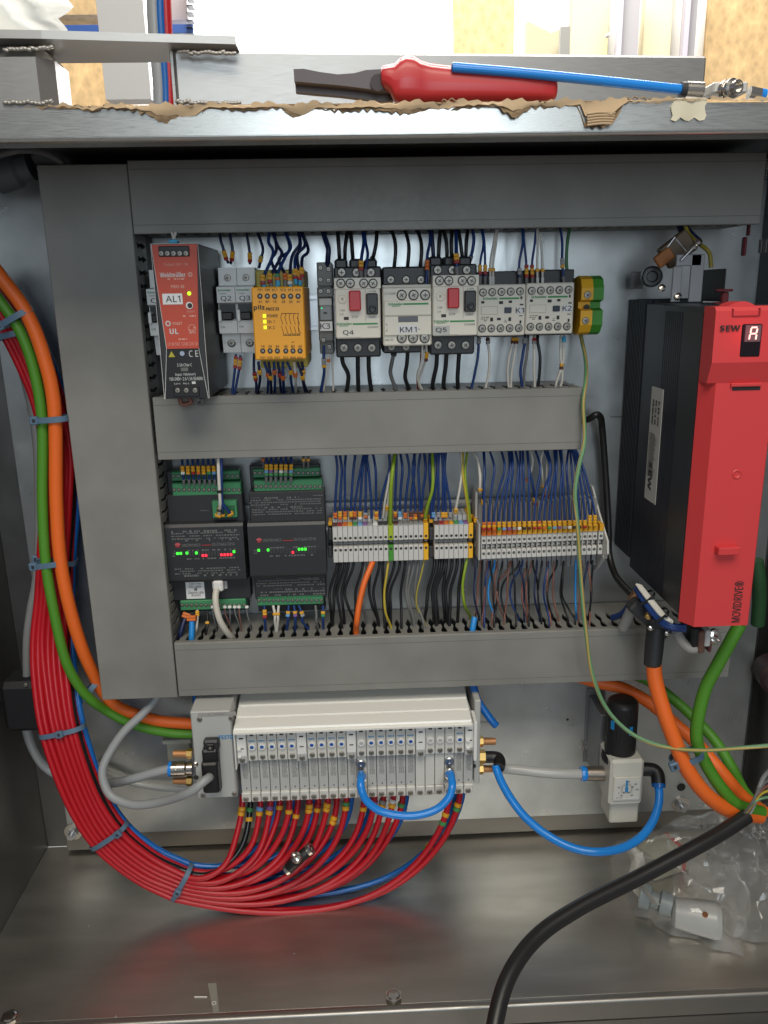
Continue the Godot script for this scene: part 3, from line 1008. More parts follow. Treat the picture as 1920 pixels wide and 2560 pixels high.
func build_power_supply() -> void:
	zoom(320, 540, 3.072)
	var zf := 0.130
	var a := Z(175, 218, zf)
	var b := Z(624, 1398, zf)
	var x0 := -0.1963
	var x1 := -0.1562
	var o := thing("power_supply", "tall red and black power supply marked AL1", "power supply", Vector3((x0 + x1) / 2, b.y, 0))
	part("body", bx(Vector3(x0, b.y, 0.019), Vector3(x1, a.y, zf), 0.0008), mat("charcoal"), o)
	var fp := MB.new()
	var t := 0.0012
	var ry := Z(300, 1020, zf).y
	var tp := 0.0058
	fp.prism(PackedVector2Array([Vector2(x0 + 0.0004, a.y - 0.0004), Vector2(x1 - 0.0004, a.y - 0.0004), Vector2(x1 - tp, ry), Vector2(x0 + tp, ry)]), Vector3(0, 0, zf + 0.0001), Vector3.RIGHT, Vector3.UP, Vector3(0, 0, t))
	var red := part("red_panel", fp, mat("psu_red"), o)
	var lp := MB.new()
	lp.prism(PackedVector2Array([Vector2(x0 + tp, ry - 0.0005), Vector2(x1 - tp, ry - 0.0005), Vector2(x1 - 0.0006, b.y + 0.0004), Vector2(x0 + 0.0006, b.y + 0.0004)]), Vector3(0, 0, zf + 0.0001), Vector3.RIGHT, Vector3.UP, Vector3(0, 0, 0.0008))
	var low := part("lower_panel", lp, mat("black"), o)
	var ed := MB.new()
	for s in [[Vector3(x0 + 0.0004, a.y, 0), Vector3(x0 + tp, ry, 0)], [Vector3(x1 - tp, ry, 0), Vector3(x1 - 0.0006, b.y, 0)], [Vector3(x0 + tp, ry, 0), Vector3(x0 + 0.0006, b.y, 0)], [Vector3(x0 - 0.0001, a.y, -0.0008), Vector3(x0 - 0.0001, b.y, -0.0008)], [Vector3(x1 + 0.0001, a.y, -0.0008), Vector3(x1 + 0.0001, b.y, -0.0008)], [Vector3(x0, a.y + 0.0002, 0), Vector3(x1, a.y + 0.0002, 0)]]:
		ed.cyl(s[0] + Vector3(0, 0, zf + 0.0014), s[1] + Vector3(0, 0, zf + 0.0014), 0.00028, -1.0, 6)
	part("edge_line", ed, mat("white_ink"), o)
	var z1 := zf + 0.0014
	var blk := part("terminal_block", face(230, 232, 474, 310, zf, z1 + 0.001), mat("black"), o)
	for k in 5:
		screw(blk, Z(255 + k * 47.5, 287, z1 + 0.0011), 0.0021, 0.2 + k * 0.7)
	blk = part("terminal_block", face(344, 1312, 552, 1386, zf, z1 + 0.0006), mat("black"), o)
	for k in 3:
		screw(blk, Z(381 + k * 67, 1339, z1 + 0.0008), 0.0022, 0.2 + k)
	var pi := mat("psu_ink")
	zt("Output 24V = 5A", red, 275, 362, 462, 387, z1, pi)
	zt("Weidmüller", red, 244, 434, 443, 468, z1, mat("white_ink"), true)
	part("brand_mark", lt(Z(478, 449, z1), Vector3.BACK, [[0.0009, 0], [0.0020, 0], [0.0020, 0.0002], [0.0009, 0.0002]], 16), pi, red)
	dashes(red, 300, 474, 436, 494, z1, 1, pi)
	zt("PRO-M", red, 330, 530, 432, 554, z1, pi, true)
	var lab := part("label", face(261, 597, 422, 678, z1, z1 + 0.0003, 0.0001), mat("label_white"), o)
	zt("AL1", lab, 288, 614, 404, 660, z1 + 0.0004, mat("ink"))
	part("status_led", lt(Z(470, 595, z1), Vector3.BACK, [[0, 0], [0.0017, 0], [0.0014, 0.0008], [0, 0.0011]], 14), glow("led_lime", 0.45, 1.0, 0.02, 1.6), red)
	dashes(red, 440, 624, 506, 642, z1, 1, pi)
	part("trimmer", lt(Z(472, 687, z1), Vector3.BACK, [[0, 0], [0.0031, 0], [0.0031, 0.0003], [0, 0.0004]], 16), mat("label_white"), red)
	shared("terminal_hole", ring_mesh(), red, Z(475, 688, z1 + 0.0005), Basis.from_scale(Vector3(0.0022, 0.0022, 0.002)))
	zt("Input", red, 452, 724, 512, 746, z1, pi)
	dashes(red, 415, 756, 532, 780, z1, 1, pi)
	part("approval_mark", lt(Z(308, 826, z1), Vector3.BACK, [[0.0014, 0], [0.0024, 0], [0.0024, 0.0002], [0.0014, 0.0002]], 14), mat("white_ink"), red)
	zt("91687", red, 342, 815, 416, 838, z1, pi, true)
	zt("UL", red, 318, 866, 388, 906, z1, mat("white_ink"), true)
	part("approval_mark", lt(Z(492, 862, z1), Vector3.BACK, [[0.0028, 0], [0.0033, 0], [0.0033, 0.0002], [0.0028, 0.0002]], 16), pi, red)
	dashes(red, 462, 850, 522, 905, z1, 3, pi)
	dashes(red, 362, 936, 476, 956, z1, 1, pi)
	zt("CP M SNT 120W 24V 5A", red, 304, 972, 540, 994, z1, pi)
	var z2 := zf + 0.0011
	var tr := MB.new()
	var q0 := Z(312, 1084, z2)
	tr.prism(PackedVector2Array([Vector2(q0.x, q0.y), Vector2(q0.x + 0.0058, q0.y), Vector2(q0.x + 0.0029, q0.y + 0.0052)]), Vector3(0, 0, z2), Vector3.RIGHT, Vector3.UP, Vector3(0, 0, 0.0002))
	part("warning_triangle", tr, mat("warning_yellow", 0.45, 0.40, 0.03, 0.5), low)
	part("approval_mark", lt(Z(416, 1056, z2), Vector3.BACK, [[0, 0], [0.0022, 0], [0.0022, 0.0002], [0, 0.0002]], 8), mat("approval_blue", 0.35, 0.42, 0.55, 0.5), low)
	zt("C E", low, 466, 1034, 540, 1080, z2, mat("white_ink"))
	zt("3.5A Char C", low, 375, 1132, 492, 1154, z2, mat("white_ink"))
	part("fuse_symbol", face(405, 1165, 463, 1192, zf, z2 + 0.0002, 0.0001), mat("dim_ink"), low)
	zt("Input: 1W(4mm²)", low, 362, 1208, 520, 1230, z2, mat("white_ink"))
	zt("100-240V~ 2.6-1.5A 50/60Hz", low, 316, 1240, 578, 1260, z2, mat("white_ink"))
	zt("L(+)   N(-)   ⏚", low, 356, 1274, 520, 1292, z2, mat("white_ink"))
	# wire ends plugged in at the top and bottom
	part("wire_ferrule", bx(Z(328, 214, 0.112), Z(378, 180, 0.120)), mat("ferrule_cyan"), o)
	for x in [338, 366]:
		part("wire_end", cy(Z(352, 182, 0.116), Z(x, 128, 0.112), 0.0012), mat("wire_white"), o)
	part("wire_end", tb(rail([395, 1395, 0.10, 410, 1440, 0.10, 440, 1446, 0.10, 480, 1430, 0.10, 470, 1395, 0.10], 6, true), 0.0022, 8), mat("wire_brown"), o)
	part("wire_end", tb(rail([560, 1395, 0.10, 572, 1430, 0.095, 545, 1440, 0.09], 6, true), 0.0020, 8), mat("wire_grey"), o)


func build_safety_relay() -> void:
	zoom(320, 540, 3.072)
	var zf := 0.128
	var x0 := (Z(948, 545, zf).x + Z(974, 1105, zf).x) / 2
	var x1 := (Z(1345, 545, zf).x + Z(1368, 1105, zf).x) / 2
	var y1 := Z(1150, 544, zf).y
	var y0 := Z(1150, 1104, zf).y
	var o := thing("safety_relay", "orange safety relay with three lit lamps beside breaker Q3", "relay", Vector3((x0 + x1) / 2, y0, 0))
	part("body", bx(Vector3(x0, y0, 0.019), Vector3(x1, y1, zf), 0.001), mat("pilz"), o)
	for s in [[Z(1150, 412, 0.094).y, y1 - 0.0005], [y0 + 0.0005, Z(1150, 1166, 0.094).y]]:
		part("terminal_body", bx(Vector3(x0 + 0.0006, minf(s[0], s[1]), 0.025), Vector3(x1 - 0.0006, maxf(s[0], s[1]), 0.094), 0.0012), mat("pilz_back"), o)
	var xs := [1013, 1070, 1126, 1192, 1249, 1306]
	var xb := [1035, 1091, 1147, 1212, 1267, 1321]
	var ta := ["Y31", "Y30", "S11", "S12", "S13", "S14"]
	var tl := ["A1", "B1", "13", "23", "33", "41"]
	var tc := ["14", "24", "34", "42", "B2", "A2"]
	var td := ["Y21", "Y22", "S21", "S22", "S33", "S34"]
	var z1 := zf + 0.0003
	for k in 6:
		shared("terminal_hole", ring_mesh(), o, Z(xs[k], 616, z1), Basis.from_scale(Vector3(0.0024, 0.0024, 0.002)))
		screw(o, Z(xs[k], 616, z1), 0.0011, k)
		shared("terminal_hole", ring_mesh(), o, Z(xb[k], 1036, z1), Basis.from_scale(Vector3(0.0024, 0.0024, 0.002)))
		screw(o, Z(xb[k], 1036, z1), 0.0011, k)
		zt(ta[k], o, xs[k] - 21, 558, xs[k] + 20, 575, z1, mat("ink"))
		zt(tl[k], o, xs[k] - 12, 649, xs[k] + 14, 666, z1, mat("ink"))
		zt(tc[k], o, xb[k] - 14, 992, xb[k] + 14, 1009, z1, mat("ink"))
		zt(td[k], o, xb[k] - 22, 1080, xb[k] + 20, 1097, z1, mat("ink"))
	zt("pilz", o, 964, 684, 1052, 728, z1, mat("ink"), true)
	zt("PNOZ X3", o, 1060, 703, 1160, 724, z1, mat("ink"), true)
	for k in 3:
		part("status_lamp", face(1035 + k * 3, 755 + k * 44, 1060 + k * 3, 781 + k * 44, zf, z1 + 0.0006, 0.0002), glow("led_yellow", 0.75, 1.0, 0.02, 1.1), o)
		zt(["POWER", "CH. 1", "CH. 2"][k], o, 1068, 757 + k * 45, 1150 if k == 0 else 1126, 776 + k * 45, z1, mat("ink"))
	var d := MB.new()
	for k in 5:
		for j in 2:
			var a := Z(1172 + k * 32 + j * 6, 778 + j * 66, z1)
			var b := Z(1190 + k * 32 + j * 6, 834 + j * 70, z1)
			d.cyl(a, b, 0.0002, -1, 5)
		d.cyl(Z(1180 + k * 32, 748, z1), Z(1174 + k * 32, 778, z1), 0.0002, -1, 5)
	d.cyl(Z(1180, 748, z1), Z(1312, 748, z1), 0.0002, -1, 5)
	d.cyl(Z(1190, 915, z1), Z(1322, 915, z1), 0.0002, -1, 5)
	d.cyl(Z(1306, 778, z1), Z(1310, 890, z1), 0.0002, -1, 5)
	part("contact_diagram", d, mat("ink"), o)
	zt("14 24 34 42", o, 1192, 902, 1322, 916, z1, mat("ink"))
	part("earth_symbol", face(1255, 966, 1276, 970, zf, z1), mat("ink"), o)


func build_interface_relay() -> void:
	zoom(780, 540, 3.456)
	var zf := 0.082
	var o := thing("interface_relay", "slim grey plug-in relay marked K3 left of motor breaker Q4", "relay", Z(115, 1180, zf))
	part("socket", face(42, 610, 186, 1080, 0.019, 0.070, 0.001), mat("grey"), o)
	part("upper_terminals", face(38, 400, 180, 608, 0.019, 0.058, 0.001), mat("grey"), o)
	part("lower_terminals", face(62, 1010, 190, 1190, 0.019, 0.055, 0.001), mat("grey"), o)
	part("terminal_shelf", face(48, 622, 182, 700, 0.0701, 0.078, 0.0006), mat("grey"), o)
	part("relay_case", face(58, 712, 178, 905, 0.0702, zf, 0.001), mat("relay_case", 0.19, 0.195, 0.19, 0.3), o)
	part("release_lever", face(58, 712, 172, 772, zf + 0.0001, zf + 0.003, 0.0006), mat("light_grey"), o)
	part("label", face(66, 912, 178, 992, 0.0702, zf, 0.0003), mat("label_white"), o)
	zt("K3", o, 70, 928, 158, 974, zf + 0.0004, mat("ink"))
	part("status_led", lt(Z(84, 797, zf), Vector3.BACK, [[0, 0.0002], [0.0007, 0.0002], [0.0005, 0.0008], [0, 0.001]], 10), glow("led_green", 0.05, 1.0, 0.3, 1.0), o)
	part("test_slot", face(98, 830, 130, 846, zf, zf + 0.0003), mat("black"), o)
	for q in [[72, 448, 0.0583], [142, 460, 0.0583], [72, 550, 0.0583], [142, 556, 0.0583], [74, 650, 0.0783], [142, 650, 0.0783], [98, 1072, 0.0703], [150, 1130, 0.0553]]:
		dark_screw(o, Z(q[0], q[1], q[2]), 0.0021, q[0] * 0.1)


func motor_breaker(label: String) -> Node3D:
	zoom(780, 540, 3.456)
	var zf := 0.097
	var o := thing("motor_breaker", label, "motor breaker", Z(392, 1215, 0.08), "cream motor breakers with red and black buttons")
	var ut := part("upper_terminals", face(186, 440, 600, 545, 0.019, 0.074, 0.0015), mat("charcoal"), o)
	for k in 3:
		var x := 250 + k * 128
		part("terminal_hood", face(x - 58, 370, x + 58, 470, 0.019, 0.062, 0.002), mat("charcoal"), o)
	var lt_ := part("lower_terminals", face(204, 1040, 596, 1216, 0.019, 0.076, 0.0015), mat("charcoal"), o)
	part("front", face(190, 536, 596, 1054, 0.03, zf, 0.0012), mat("cream"), o)
	var stp := part("top_step", face(189, 536, 595, 626, zf + 0.0001, zf + 0.0012, 0.0005), mat("cream"), o)
	for x in [249, 330, 447, 527]:
		dark_screw(stp, Z(x, 582, zf + 0.0014), 0.0038, x * 0.3)
	part("stop_button", face(318, 645, 424, 819, zf, zf + 0.007, 0.001), mat("button_red"), o)
	var sb := part("start_button", face(467, 667, 572, 850, zf, zf + 0.0055, 0.001), mat("charcoal"), o)
	part("start_collar", lt(Z(522, 802, zf + 0.0056), Vector3.BACK, [[0, 0.0002], [0.0034, 0.0002], [0.0034, 0.0006], [0.0026, 0.001], [0, 0.0008]], 14), mat("black"), sb)
	part("button_panel", face(462, 634, 464, 912, zf, zf + 0.0003, 0.0), mat("cream_line"), o)
	part("setting_dial", lt(Z(262, 716, zf), Vector3.BACK, [[0, 0.0002], [0.0042, 0.0002], [0.0042, 0.0012], [0.0034, 0.0014], [0.0032, 0.0006], [0, 0.0006]], 18), mat("cream"), o)
	part("dial_arm", bx(Z(252, 728, zf + 0.0006), Z(272, 704, zf + 0.0012), 0.0003), mat("cream_line"), o)
	part("trip_window", face(275, 872, 318, 898, zf, zf + 0.0004), mat("trip_dark", 0.03, 0.015, 0.018, 0.5), o)
	part("green_line", face(352, 927, 568, 936, zf, zf + 0.0004, 0.0), mat("brand_green"), o)
	zt("Schneider", o, 212, 922, 346, 940, zf + 0.0003, mat("brand_green"), true)
	zt("Electric", o, 236, 942, 312, 954, zf + 0.0003, mat("brand_green"))
	zt("GV2ME", o, 480, 952, 572, 966, zf + 0.0003, mat("faint_ink"))
	zt("STOP", o, 342, 866, 398, 880, zf + 0.0003, mat("faint_ink"))
	zt("START", o, 492, 866, 552, 880, zf + 0.0003, mat("faint_ink"))
	zt("I·ON", o, 494, 644, 552, 656, zf + 0.0003, mat("faint_ink"))
	zt("1.6A", o, 238, 806, 284, 822, zf + 0.0003, mat("faint_ink"))
	zt("2.5", o, 240, 842, 270, 856, zf + 0.0003, mat("faint_ink"))
	part("label_frame", face(424, 982, 588, 1048, zf, zf + 0.0004, 0.0001), mat("cream"), o)
	for x in [276, 396, 516]:
		dark_screw(lt_, Z(x, 1138, 0.0763), 0.0040, x)
	for x in [256, 384, 508]:
		dark_screw(ut, Z(x, 488, 0.0743), 0.0040, x)
	return o


func small_contactor(label: String) -> Node3D:
	zoom(1140, 540, 3.456)
	var zf := 0.072
	var o := thing("small_contactor", label, "contactor", Z(390, 1030, 0.05), "small cream control contactors")
	part("base", face(192, 480, 596, 1040, 0.019, 0.052, 0.001), mat("charcoal"), o)
	var fr := part("front", face(188, 594, 592, 1030, 0.0521, zf, 0.001), mat("cream"), o)
	for k in 5:
		dark_screw(fr, Z(233 + k * 80, 661 - k * 2.5, zf + 0.0003), 0.0034, k * 0.8)
		dark_screw(fr, Z(226 + k * 79, 972 - k * 1.0, zf + 0.0003), 0.0034, k * 0.6 + 1)
	zt("Schneider", fr, 232, 702, 362, 722, zf + 0.0003, mat("brand_green"), true)
	part("green_line", face(376, 706, 546, 717, zf, zf + 0.0004, 0.0), mat("brand_green"), fr)
	for q in [[232, 746, 26, 20], [390, 748, 34, 24], [470, 741, 28, 20], [565, 706, 15, 24], [567, 765, 30, 11], [308, 894, 23, 32], [371, 890, 32, 20], [465, 891, 22, 32], [557, 915, 15, 26], [560, 862, 30, 6]]:
		part("slot", face(q[0] - q[2] / 2.0, q[1] - q[3] / 2.0, q[0] + q[2] / 2.0, q[1] + q[3] / 2.0, zf, zf + 0.0004, 0.0), mat("ink"), fr)
	part("label_frame", face(218, 782, 360, 850, zf, zf + 0.0004, 0.0001), mat("cream_line"), fr)
	part("label_plate", face(221, 785, 357, 847, zf + 0.0001, zf + 0.0007, 0.0001), mat("cream"), fr)
	part("indicator", face(420, 790, 480, 838, zf, zf + 0.0016, 0.0004), mat("indicator_navy", 0.012, 0.016, 0.05, 0.35), fr)
	dashes(fr, 215, 868, 290, 912, zf + 0.0003, 3, mat("faint_ink"), 0.5)
	dashes(fr, 410, 880, 440, 922, zf + 0.0003, 3, mat("faint_ink"), 0.5)
	return o


func build_motor_gear() -> void:
	var q4 := motor_breaker("cream motor breaker marked Q4 with red and black buttons")
	zoom(780, 540, 3.456)
	var sh := Z(1235, 772, 0.097) - Z(392, 795, 0.097)
	var q5 := q4.duplicate() as Node3D
	q5.name = numbered("motor_breaker")
	add_child(q5, true)
	q5.position += Vector3(sh.x, sh.y, 0)
	tag(q5, "cream motor breaker marked Q5 between contactors KM1 and K1", "motor breaker", "cream motor breakers with red and black buttons")
	zt("Q4", q4, 268, 988, 360, 1032, 0.0974, mat("ink"))
	part("label", face(1044, 950, 1190, 1028, 0.097, 0.0973, 0.0001), mat("pale_label", 0.55, 0.55, 0.52, 0.5), q5)
	zt("Q5", q5, 1070, 966, 1164, 1010, 0.0977, mat("ink"))
	# contactor KM1
	var zf := 0.092
	var o := thing("contactor", "cream three pole contactor marked KM1 between Q4 and Q5", "contactor", Z(820, 1180, 0.08))
	part("upper_terminals", face(606, 440, 1030, 596, 0.019, 0.072, 0.0015), mat("charcoal"), o)
	part("lower_terminals", face(612, 1100, 952, 1180, 0.019, 0.072, 0.0015), mat("charcoal"), o)
	part("front", face(608, 616, 1034, 1116, 0.03, zf, 0.0012), mat("cream"), o)
	part("top_ledge", face(606, 596, 1032, 616, 0.03, zf - 0.006, 0.0006), mat("cream"), o)
	part("raised_cover", face(622, 734, 1032, 1026, zf + 0.0001, zf + 0.003, 0.0006), mat("cream"), o)
	part("cover_seam", face(628, 858, 1032, 862, zf + 0.003, zf + 0.0033, 0.0), mat("cream_line"), o)
	for x in [775, 877, 977]:
		dark_screw(o, Z(x, 683, zf + 0.0003), 0.0043, x)
	for x in [775, 873, 973]:
		dark_screw(o, Z(x, 1054, zf + 0.0003), 0.0043, x * 0.7)
	for x in [680, 812, 940]:
		dark_screw(o, Z(x, 550, 0.0723), 0.0036, x)
	for x in [686, 812]:
		dark_screw(o, Z(x, 1132, 0.0723), 0.0034, x)
	var z2 := zf + 0.0034
	part("window", face(745, 868, 916, 915, zf, z2, 0.0002), mat("window_brown", 0.035, 0.03, 0.036, 0.25), o)
	part("green_line", face(790, 754, 1006, 764, zf, z2, 0.0), mat("brand_green"), o)
	zt("Schneider", o, 660, 750, 786, 770, z2, mat("brand_green"), true)
	zt("Electric", o, 690, 772, 762, 784, z2, mat("brand_green"))
	part("label", face(745, 942, 916, 1008, zf, z2, 0.0001), mat("label_white"), o)
	zt("KM1", o, 760, 960, 904, 1000, z2 + 0.0004, mat("ink"))
	part("dot", face(920, 972, 930, 982, zf, z2), mat("ink"), o)
	zt("LC1D09", o, 626, 662, 720, 680, zf + 0.0003, mat("faint_ink"))
	zt("24V DC", o, 632, 1062, 706, 1078, zf + 0.0003, mat("faint_ink"))
	dashes(o, 632, 870, 652, 1000, z2, 9, mat("faint_ink"), 0.5)
	# small contactors
	var k1 := small_contactor("small cream contactor marked K1 right of motor breaker Q5")
	zoom(1140, 540, 3.456)
	sh = Z(808, 798, 0.072) - Z(390, 812, 0.072)
	var k2 := k1.duplicate() as Node3D
	k2.name = numbered("small_contactor")
	add_child(k2, true)
	k2.position += Vector3(sh.x, sh.y, 0)
	tag(k2, "small cream contactor marked K2 beside the yellow and green earth terminal", "contactor", "small cream control contactors")
	part("label", face(515, 788, 590, 840, 0.072, 0.0728, 0.0001), mat("label_white"), k1)
	zt("K1", k1, 518, 795, 586, 835, 0.0731, mat("ink"))
	part("label", face(916, 770, 1006, 828, 0.072, 0.0728, 0.0001), mat("label_white"), k2)
	zt("K2", k2, 922, 777, 1000, 817, 0.0731, mat("ink"))
	# earth terminal
	var e := thing("earth_terminal", "yellow and green earth terminal at the right end of the upper rail", "terminal", Z(1110, 1020, 0.05))
	for s in [[1048, 0.0058, 0.048, "terminal_yellow", "yellow_half"], [1110, 0.0075, 0.040, "terminal_green", "green_half"]]:
		var p0 := Z(s[0], 518, s[2])
		var p1 := Z(s[0], 1025, s[2])
		var h := p0.y - p1.y
		var pl := PackedVector2Array()
		for q in [[0.012, 0.06], [0.036, 0.0], [0.046, 0.06], [0.050, 0.2], [0.050, 0.40], [0.040, 0.44], [0.040, 0.54], [0.050, 0.58], [0.050, 0.82], [0.044, 0.95], [0.034, 1.0], [0.012, 0.95]]:
			pl.append(Vector2(q[0] + s[2] - 0.046, p0.y - q[1] * h))
		var mb := MB.new()
		mb.prism(pl, Vector3(p0.x, 0, 0.014), Vector3.BACK, Vector3.UP, Vector3(s[1] * 2.0, 0, 0))
		part(s[4], mb, mat(s[3]), e)
	for q in [[1135, 682], [1118, 905]]:
		screw(e, Z(q[0], q[1], 0.0655), 0.0036, q[0])
	shared("terminal_hole", ring_mesh(), e, Z(1130, 790, 0.060), Basis.from_scale(Vector3(0.003, 0.003, 0.003)))


func build_row_one_wires() -> void:
	var g := "wires dropping from the top duct to the upper devices"
	zoom(320, 540, 3.072)
	var y := "marker_yellow"
	var rd := "marker_red"
	wire("black wire with yellow marker into the left of breaker Q2 from above", "wire_navy", 0.0014, [702, 100, 0.05, 708, 170, 0.052, 728, 240, 0.053, 748, 310, 0.052, 770, 360, 0.048], [[0.72, y, y, rd]], "", g)
	wire("black wire with yellow marker into the right of breaker Q2 from above", "wire_navy", 0.0014, [778, 100, 0.05, 790, 180, 0.052, 802, 250, 0.053, 800, 310, 0.052, 788, 365, 0.048], [[0.74, y, y, rd]], "", g)
	wire("black wire with yellow marker into breaker Q3 from above", "wire_navy", 0.0014, [905, 100, 0.05, 920, 190, 0.052, 932, 260, 0.053, 936, 320, 0.052, 936, 366, 0.048], [[0.74, y, y, rd]], "", g)
	wire("dark wire with olive marker between Q3 and the orange relay", "wire_navy", 0.0014, [985, 100, 0.05, 1018, 190, 0.058, 1036, 260, 0.062, 1020, 330, 0.062, 1005, 400, 0.06], [[0.75, "pilz_back", y]], "", g)
	var t := [[1090, 1080, 200, 1115, 290, 1040, 470, 1, 2], [1100, 1150, 230, 1180, 300, 1095, 460, 1, 2], [1120, 1140, 260, 1100, 340, 1145, 455, 3, 1], [1195, 1250, 230, 1215, 300, 1150, 440, 0, 3], [1205, 1240, 260, 1160, 330, 1205, 450, 4, 4], [1300, 1320, 210, 1260, 310, 1244, 470, 2, 1], [1310, 1325, 240, 1285, 320, 1285, 430, 1, 2], [1325, 1385, 260, 1340, 320, 1335, 420, 1, 2], [1318, 1360, 220, 1300, 300, 1318, 440, 1, 1]]
	var cm := [["marker_green"], [y, y, rd], [y, y, "marker_white"], [y, "marker_orange"], ["marker_orange", "marker_orange"]]
	for k in t.size():
		var q = t[k]
		wire(ordinal(k) + " dark wire from the left looping into the top of the orange relay", "wire_navy" if k % 3 else "wire_blue", 0.0015, [q[0], 100, 0.06, q[1], q[2], 0.075 + k % 3 * 0.003, q[3], q[4], 0.086, q[5], q[6], 0.097, q[5] + 3, q[6] + 60, 0.098], [[0.80, cm[q[7]][0]] + cm[q[7]].slice(1)], ["ferrule_cyan", "ferrule_grey", "ferrule_cyan"][k % 3], g)
	zoom(780, 540, 3.456)
	wire("thick navy wire into the slim relay K3 from above", "wire_navy", 0.0026, [90, 100, 0.05, 115, 200, 0.055, 140, 280, 0.06, 138, 350, 0.06, 132, 430, 0.056], [], "", g)
	var bl := [[220, 228, 210, 236, 330, 240, 400], [312, 292, 220, 285, 300, 284, 400], [325, 342, 220, 348, 300, 356, 400], [560, 556, 220, 535, 330, 512, 400]]
	for k in 4:
		var q = bl[k]
		wire(ordinal(k) + " black wire from the left into the top of motor breaker Q4", "wire_black", 0.0019, [q[0], 100, 0.05, q[1], q[2], 0.056, q[3], q[4], 0.058, q[5], q[6], 0.052], [] if k < 3 else [[0.93, "marker_grey", y]], "", g)
	wire("blue wire with yellow marker into the top front of Q4", "wire_blue", 0.0016, [432, 100, 0.05, 448, 220, 0.066, 432, 330, 0.078, 424, 420, 0.082, 424, 500, 0.082], [[0.78, y, y, rd]], "ferrule_grey", g)
	wire("plain blue wire into the top front of Q4 beside the marked one", "wire_blue", 0.0014, [448, 100, 0.052, 462, 220, 0.066, 482, 330, 0.078, 468, 430, 0.082, 462, 500, 0.082], [], "ferrule_grey", g)
	for k in 3:
		var x: float = [680, 795, 905][k]
		wire(["left", "middle", "right"][k] + " black wire into the top of contactor KM1", "wire_black", 0.0018, [x, 100, 0.05, x + 34, 210, 0.06, x + 42, 300, 0.064, x + 34, 400, 0.064, x + 26, 480, 0.06], [], "", g)
	wire("blue wire with orange marker into the top right of contactor KM1", "wire_blue", 0.0014, [1018, 100, 0.05, 1020, 220, 0.066, 998, 330, 0.078, 994, 430, 0.082, 988, 590, 0.084], [[0.74, "marker_orange", "marker_orange", "marker_orange"]], "", g)
	bl = [[1028, 1040, 220, 1048, 400], [1112, 1100, 220, 1094, 400], [1128, 1160, 220, 1166, 400], [1214, 1204, 220, 1206, 400], [1262, 1284, 230, 1296, 400], [1346, 1334, 220, 1330, 400]]
	for k in 6:
		var q = bl[k]
		wire(ordinal(k) + " black wire from the left into the top of motor breaker Q5", "wire_black" if k else "wire_navy", 0.0019, [q[0], 100, 0.05, q[1], q[2], 0.056, q[3], q[4] - 70, 0.057, q[3], q[4], 0.052], [], "", g)
	wire("blue wire with yellow marker into the top front of Q5", "wire_blue", 0.0018, [1244, 100, 0.052, 1246, 220, 0.068, 1247, 340, 0.08, 1252, 480, 0.082], [[0.74, y, y, rd]], "ferrule_grey", g)
	wire("blue wire curving into the top right of Q5", "wire_blue", 0.0016, [1384, 100, 0.05, 1398, 200, 0.056, 1388, 290, 0.057, 1366, 380, 0.054], [], "ferrule_grey", g)
	var k1x := [[1464, 1482, 1454, "wire_blue"], [1474, 1490, 1496, "wire_blue"], [1592, 1570, 1542, "wire_white"], [1604, 1590, 1566, "wire_white"]]
	for k in 4:
		var q = k1x[k]
		wire(["left blue wire with yellow and red markers into K1", "right blue wire with yellow and red markers into K1", "left white wire with yellow marker into K1", "right white wire with yellow marker into K1"][k], q[3], 0.0012, [q[0], 100, 0.05, q[1], 240, 0.056, q[2], 400, 0.06, q[2] - 1, 560, 0.06], [[0.80, y, y, rd]] if k < 2 else [[0.80, y]], "ferrule_grey" if k < 2 else "ferrule_white", g)
	zoom(1140, 540, 3.456)
	k1x = [[568, 578, 548, "wire_blue"], [580, 590, 607, "wire_blue"], [690, 682, 658, "wire_blue"], [684, 706, 702, "wire_white"], [696, 732, 746, "wire_white"]]
	for k in 5:
		var q = k1x[k]
		wire(["leftmost blue wire with grey tag into K2", "second blue wire with yellow and red tag into K2", "third blue wire with yellow and red tag into K2", "left white wire with yellow marker into K2", "right white wire with yellow marker into K2"][k], q[3], 0.0012, [q[0], 90, 0.05, q[1], 230, 0.056, q[2], 400, 0.06, q[2] + 2, 570, 0.06], [[0.82, "marker_grey", "marker_grey"]] if k == 0 else ([[0.82, rd, y, y, rd]] if k < 3 else [[0.80, y]]), "ferrule_grey" if k < 3 else "ferrule_white", g)
	wire("blue wire with grey and yellow marker at the right of contactor K2", "wire_blue", 0.0013, [898, 90, 0.05, 918, 230, 0.056, 918, 380, 0.06, 930, 560, 0.06], [[0.72, "marker_grey", "marker_grey", y]], "ferrule_grey", g)
	wire("green wire running down behind K2 to the earth terminal", "wire_green", 0.0017, [990, 80, 0.04, 966, 200, 0.034, 955, 350, 0.032, 960, 480, 0.032, 985, 580, 0.03], [], "", g)
	# below the upper row
	g = "wires running from the upper devices down into the middle duct"
	zoom(320, 540, 3.072)
	wire("left blue wire with yellow and red marker under breaker Q2", "wire_blue", 0.0013, [828, 1060, 0.048, 825, 1140, 0.05, 812, 1250, 0.05, 798, 1375, 0.05], [[0.27, rd, y, y, rd]], "", g)
	wire("right blue wire with yellow and red marker under breaker Q2", "wire_blue", 0.0013, [862, 1070, 0.048, 858, 1150, 0.05, 838, 1260, 0.05, 815, 1375, 0.05], [[0.27, rd, y, y, rd]], "", g)
	wire("dark wire with yellow marker under breaker Q1 right of the power supply", "wire_black", 0.0013, [640, 1060, 0.046, 640, 1140, 0.046, 650, 1240, 0.05, 690, 1375, 0.05], [[0.3, y, rd]], "", g)
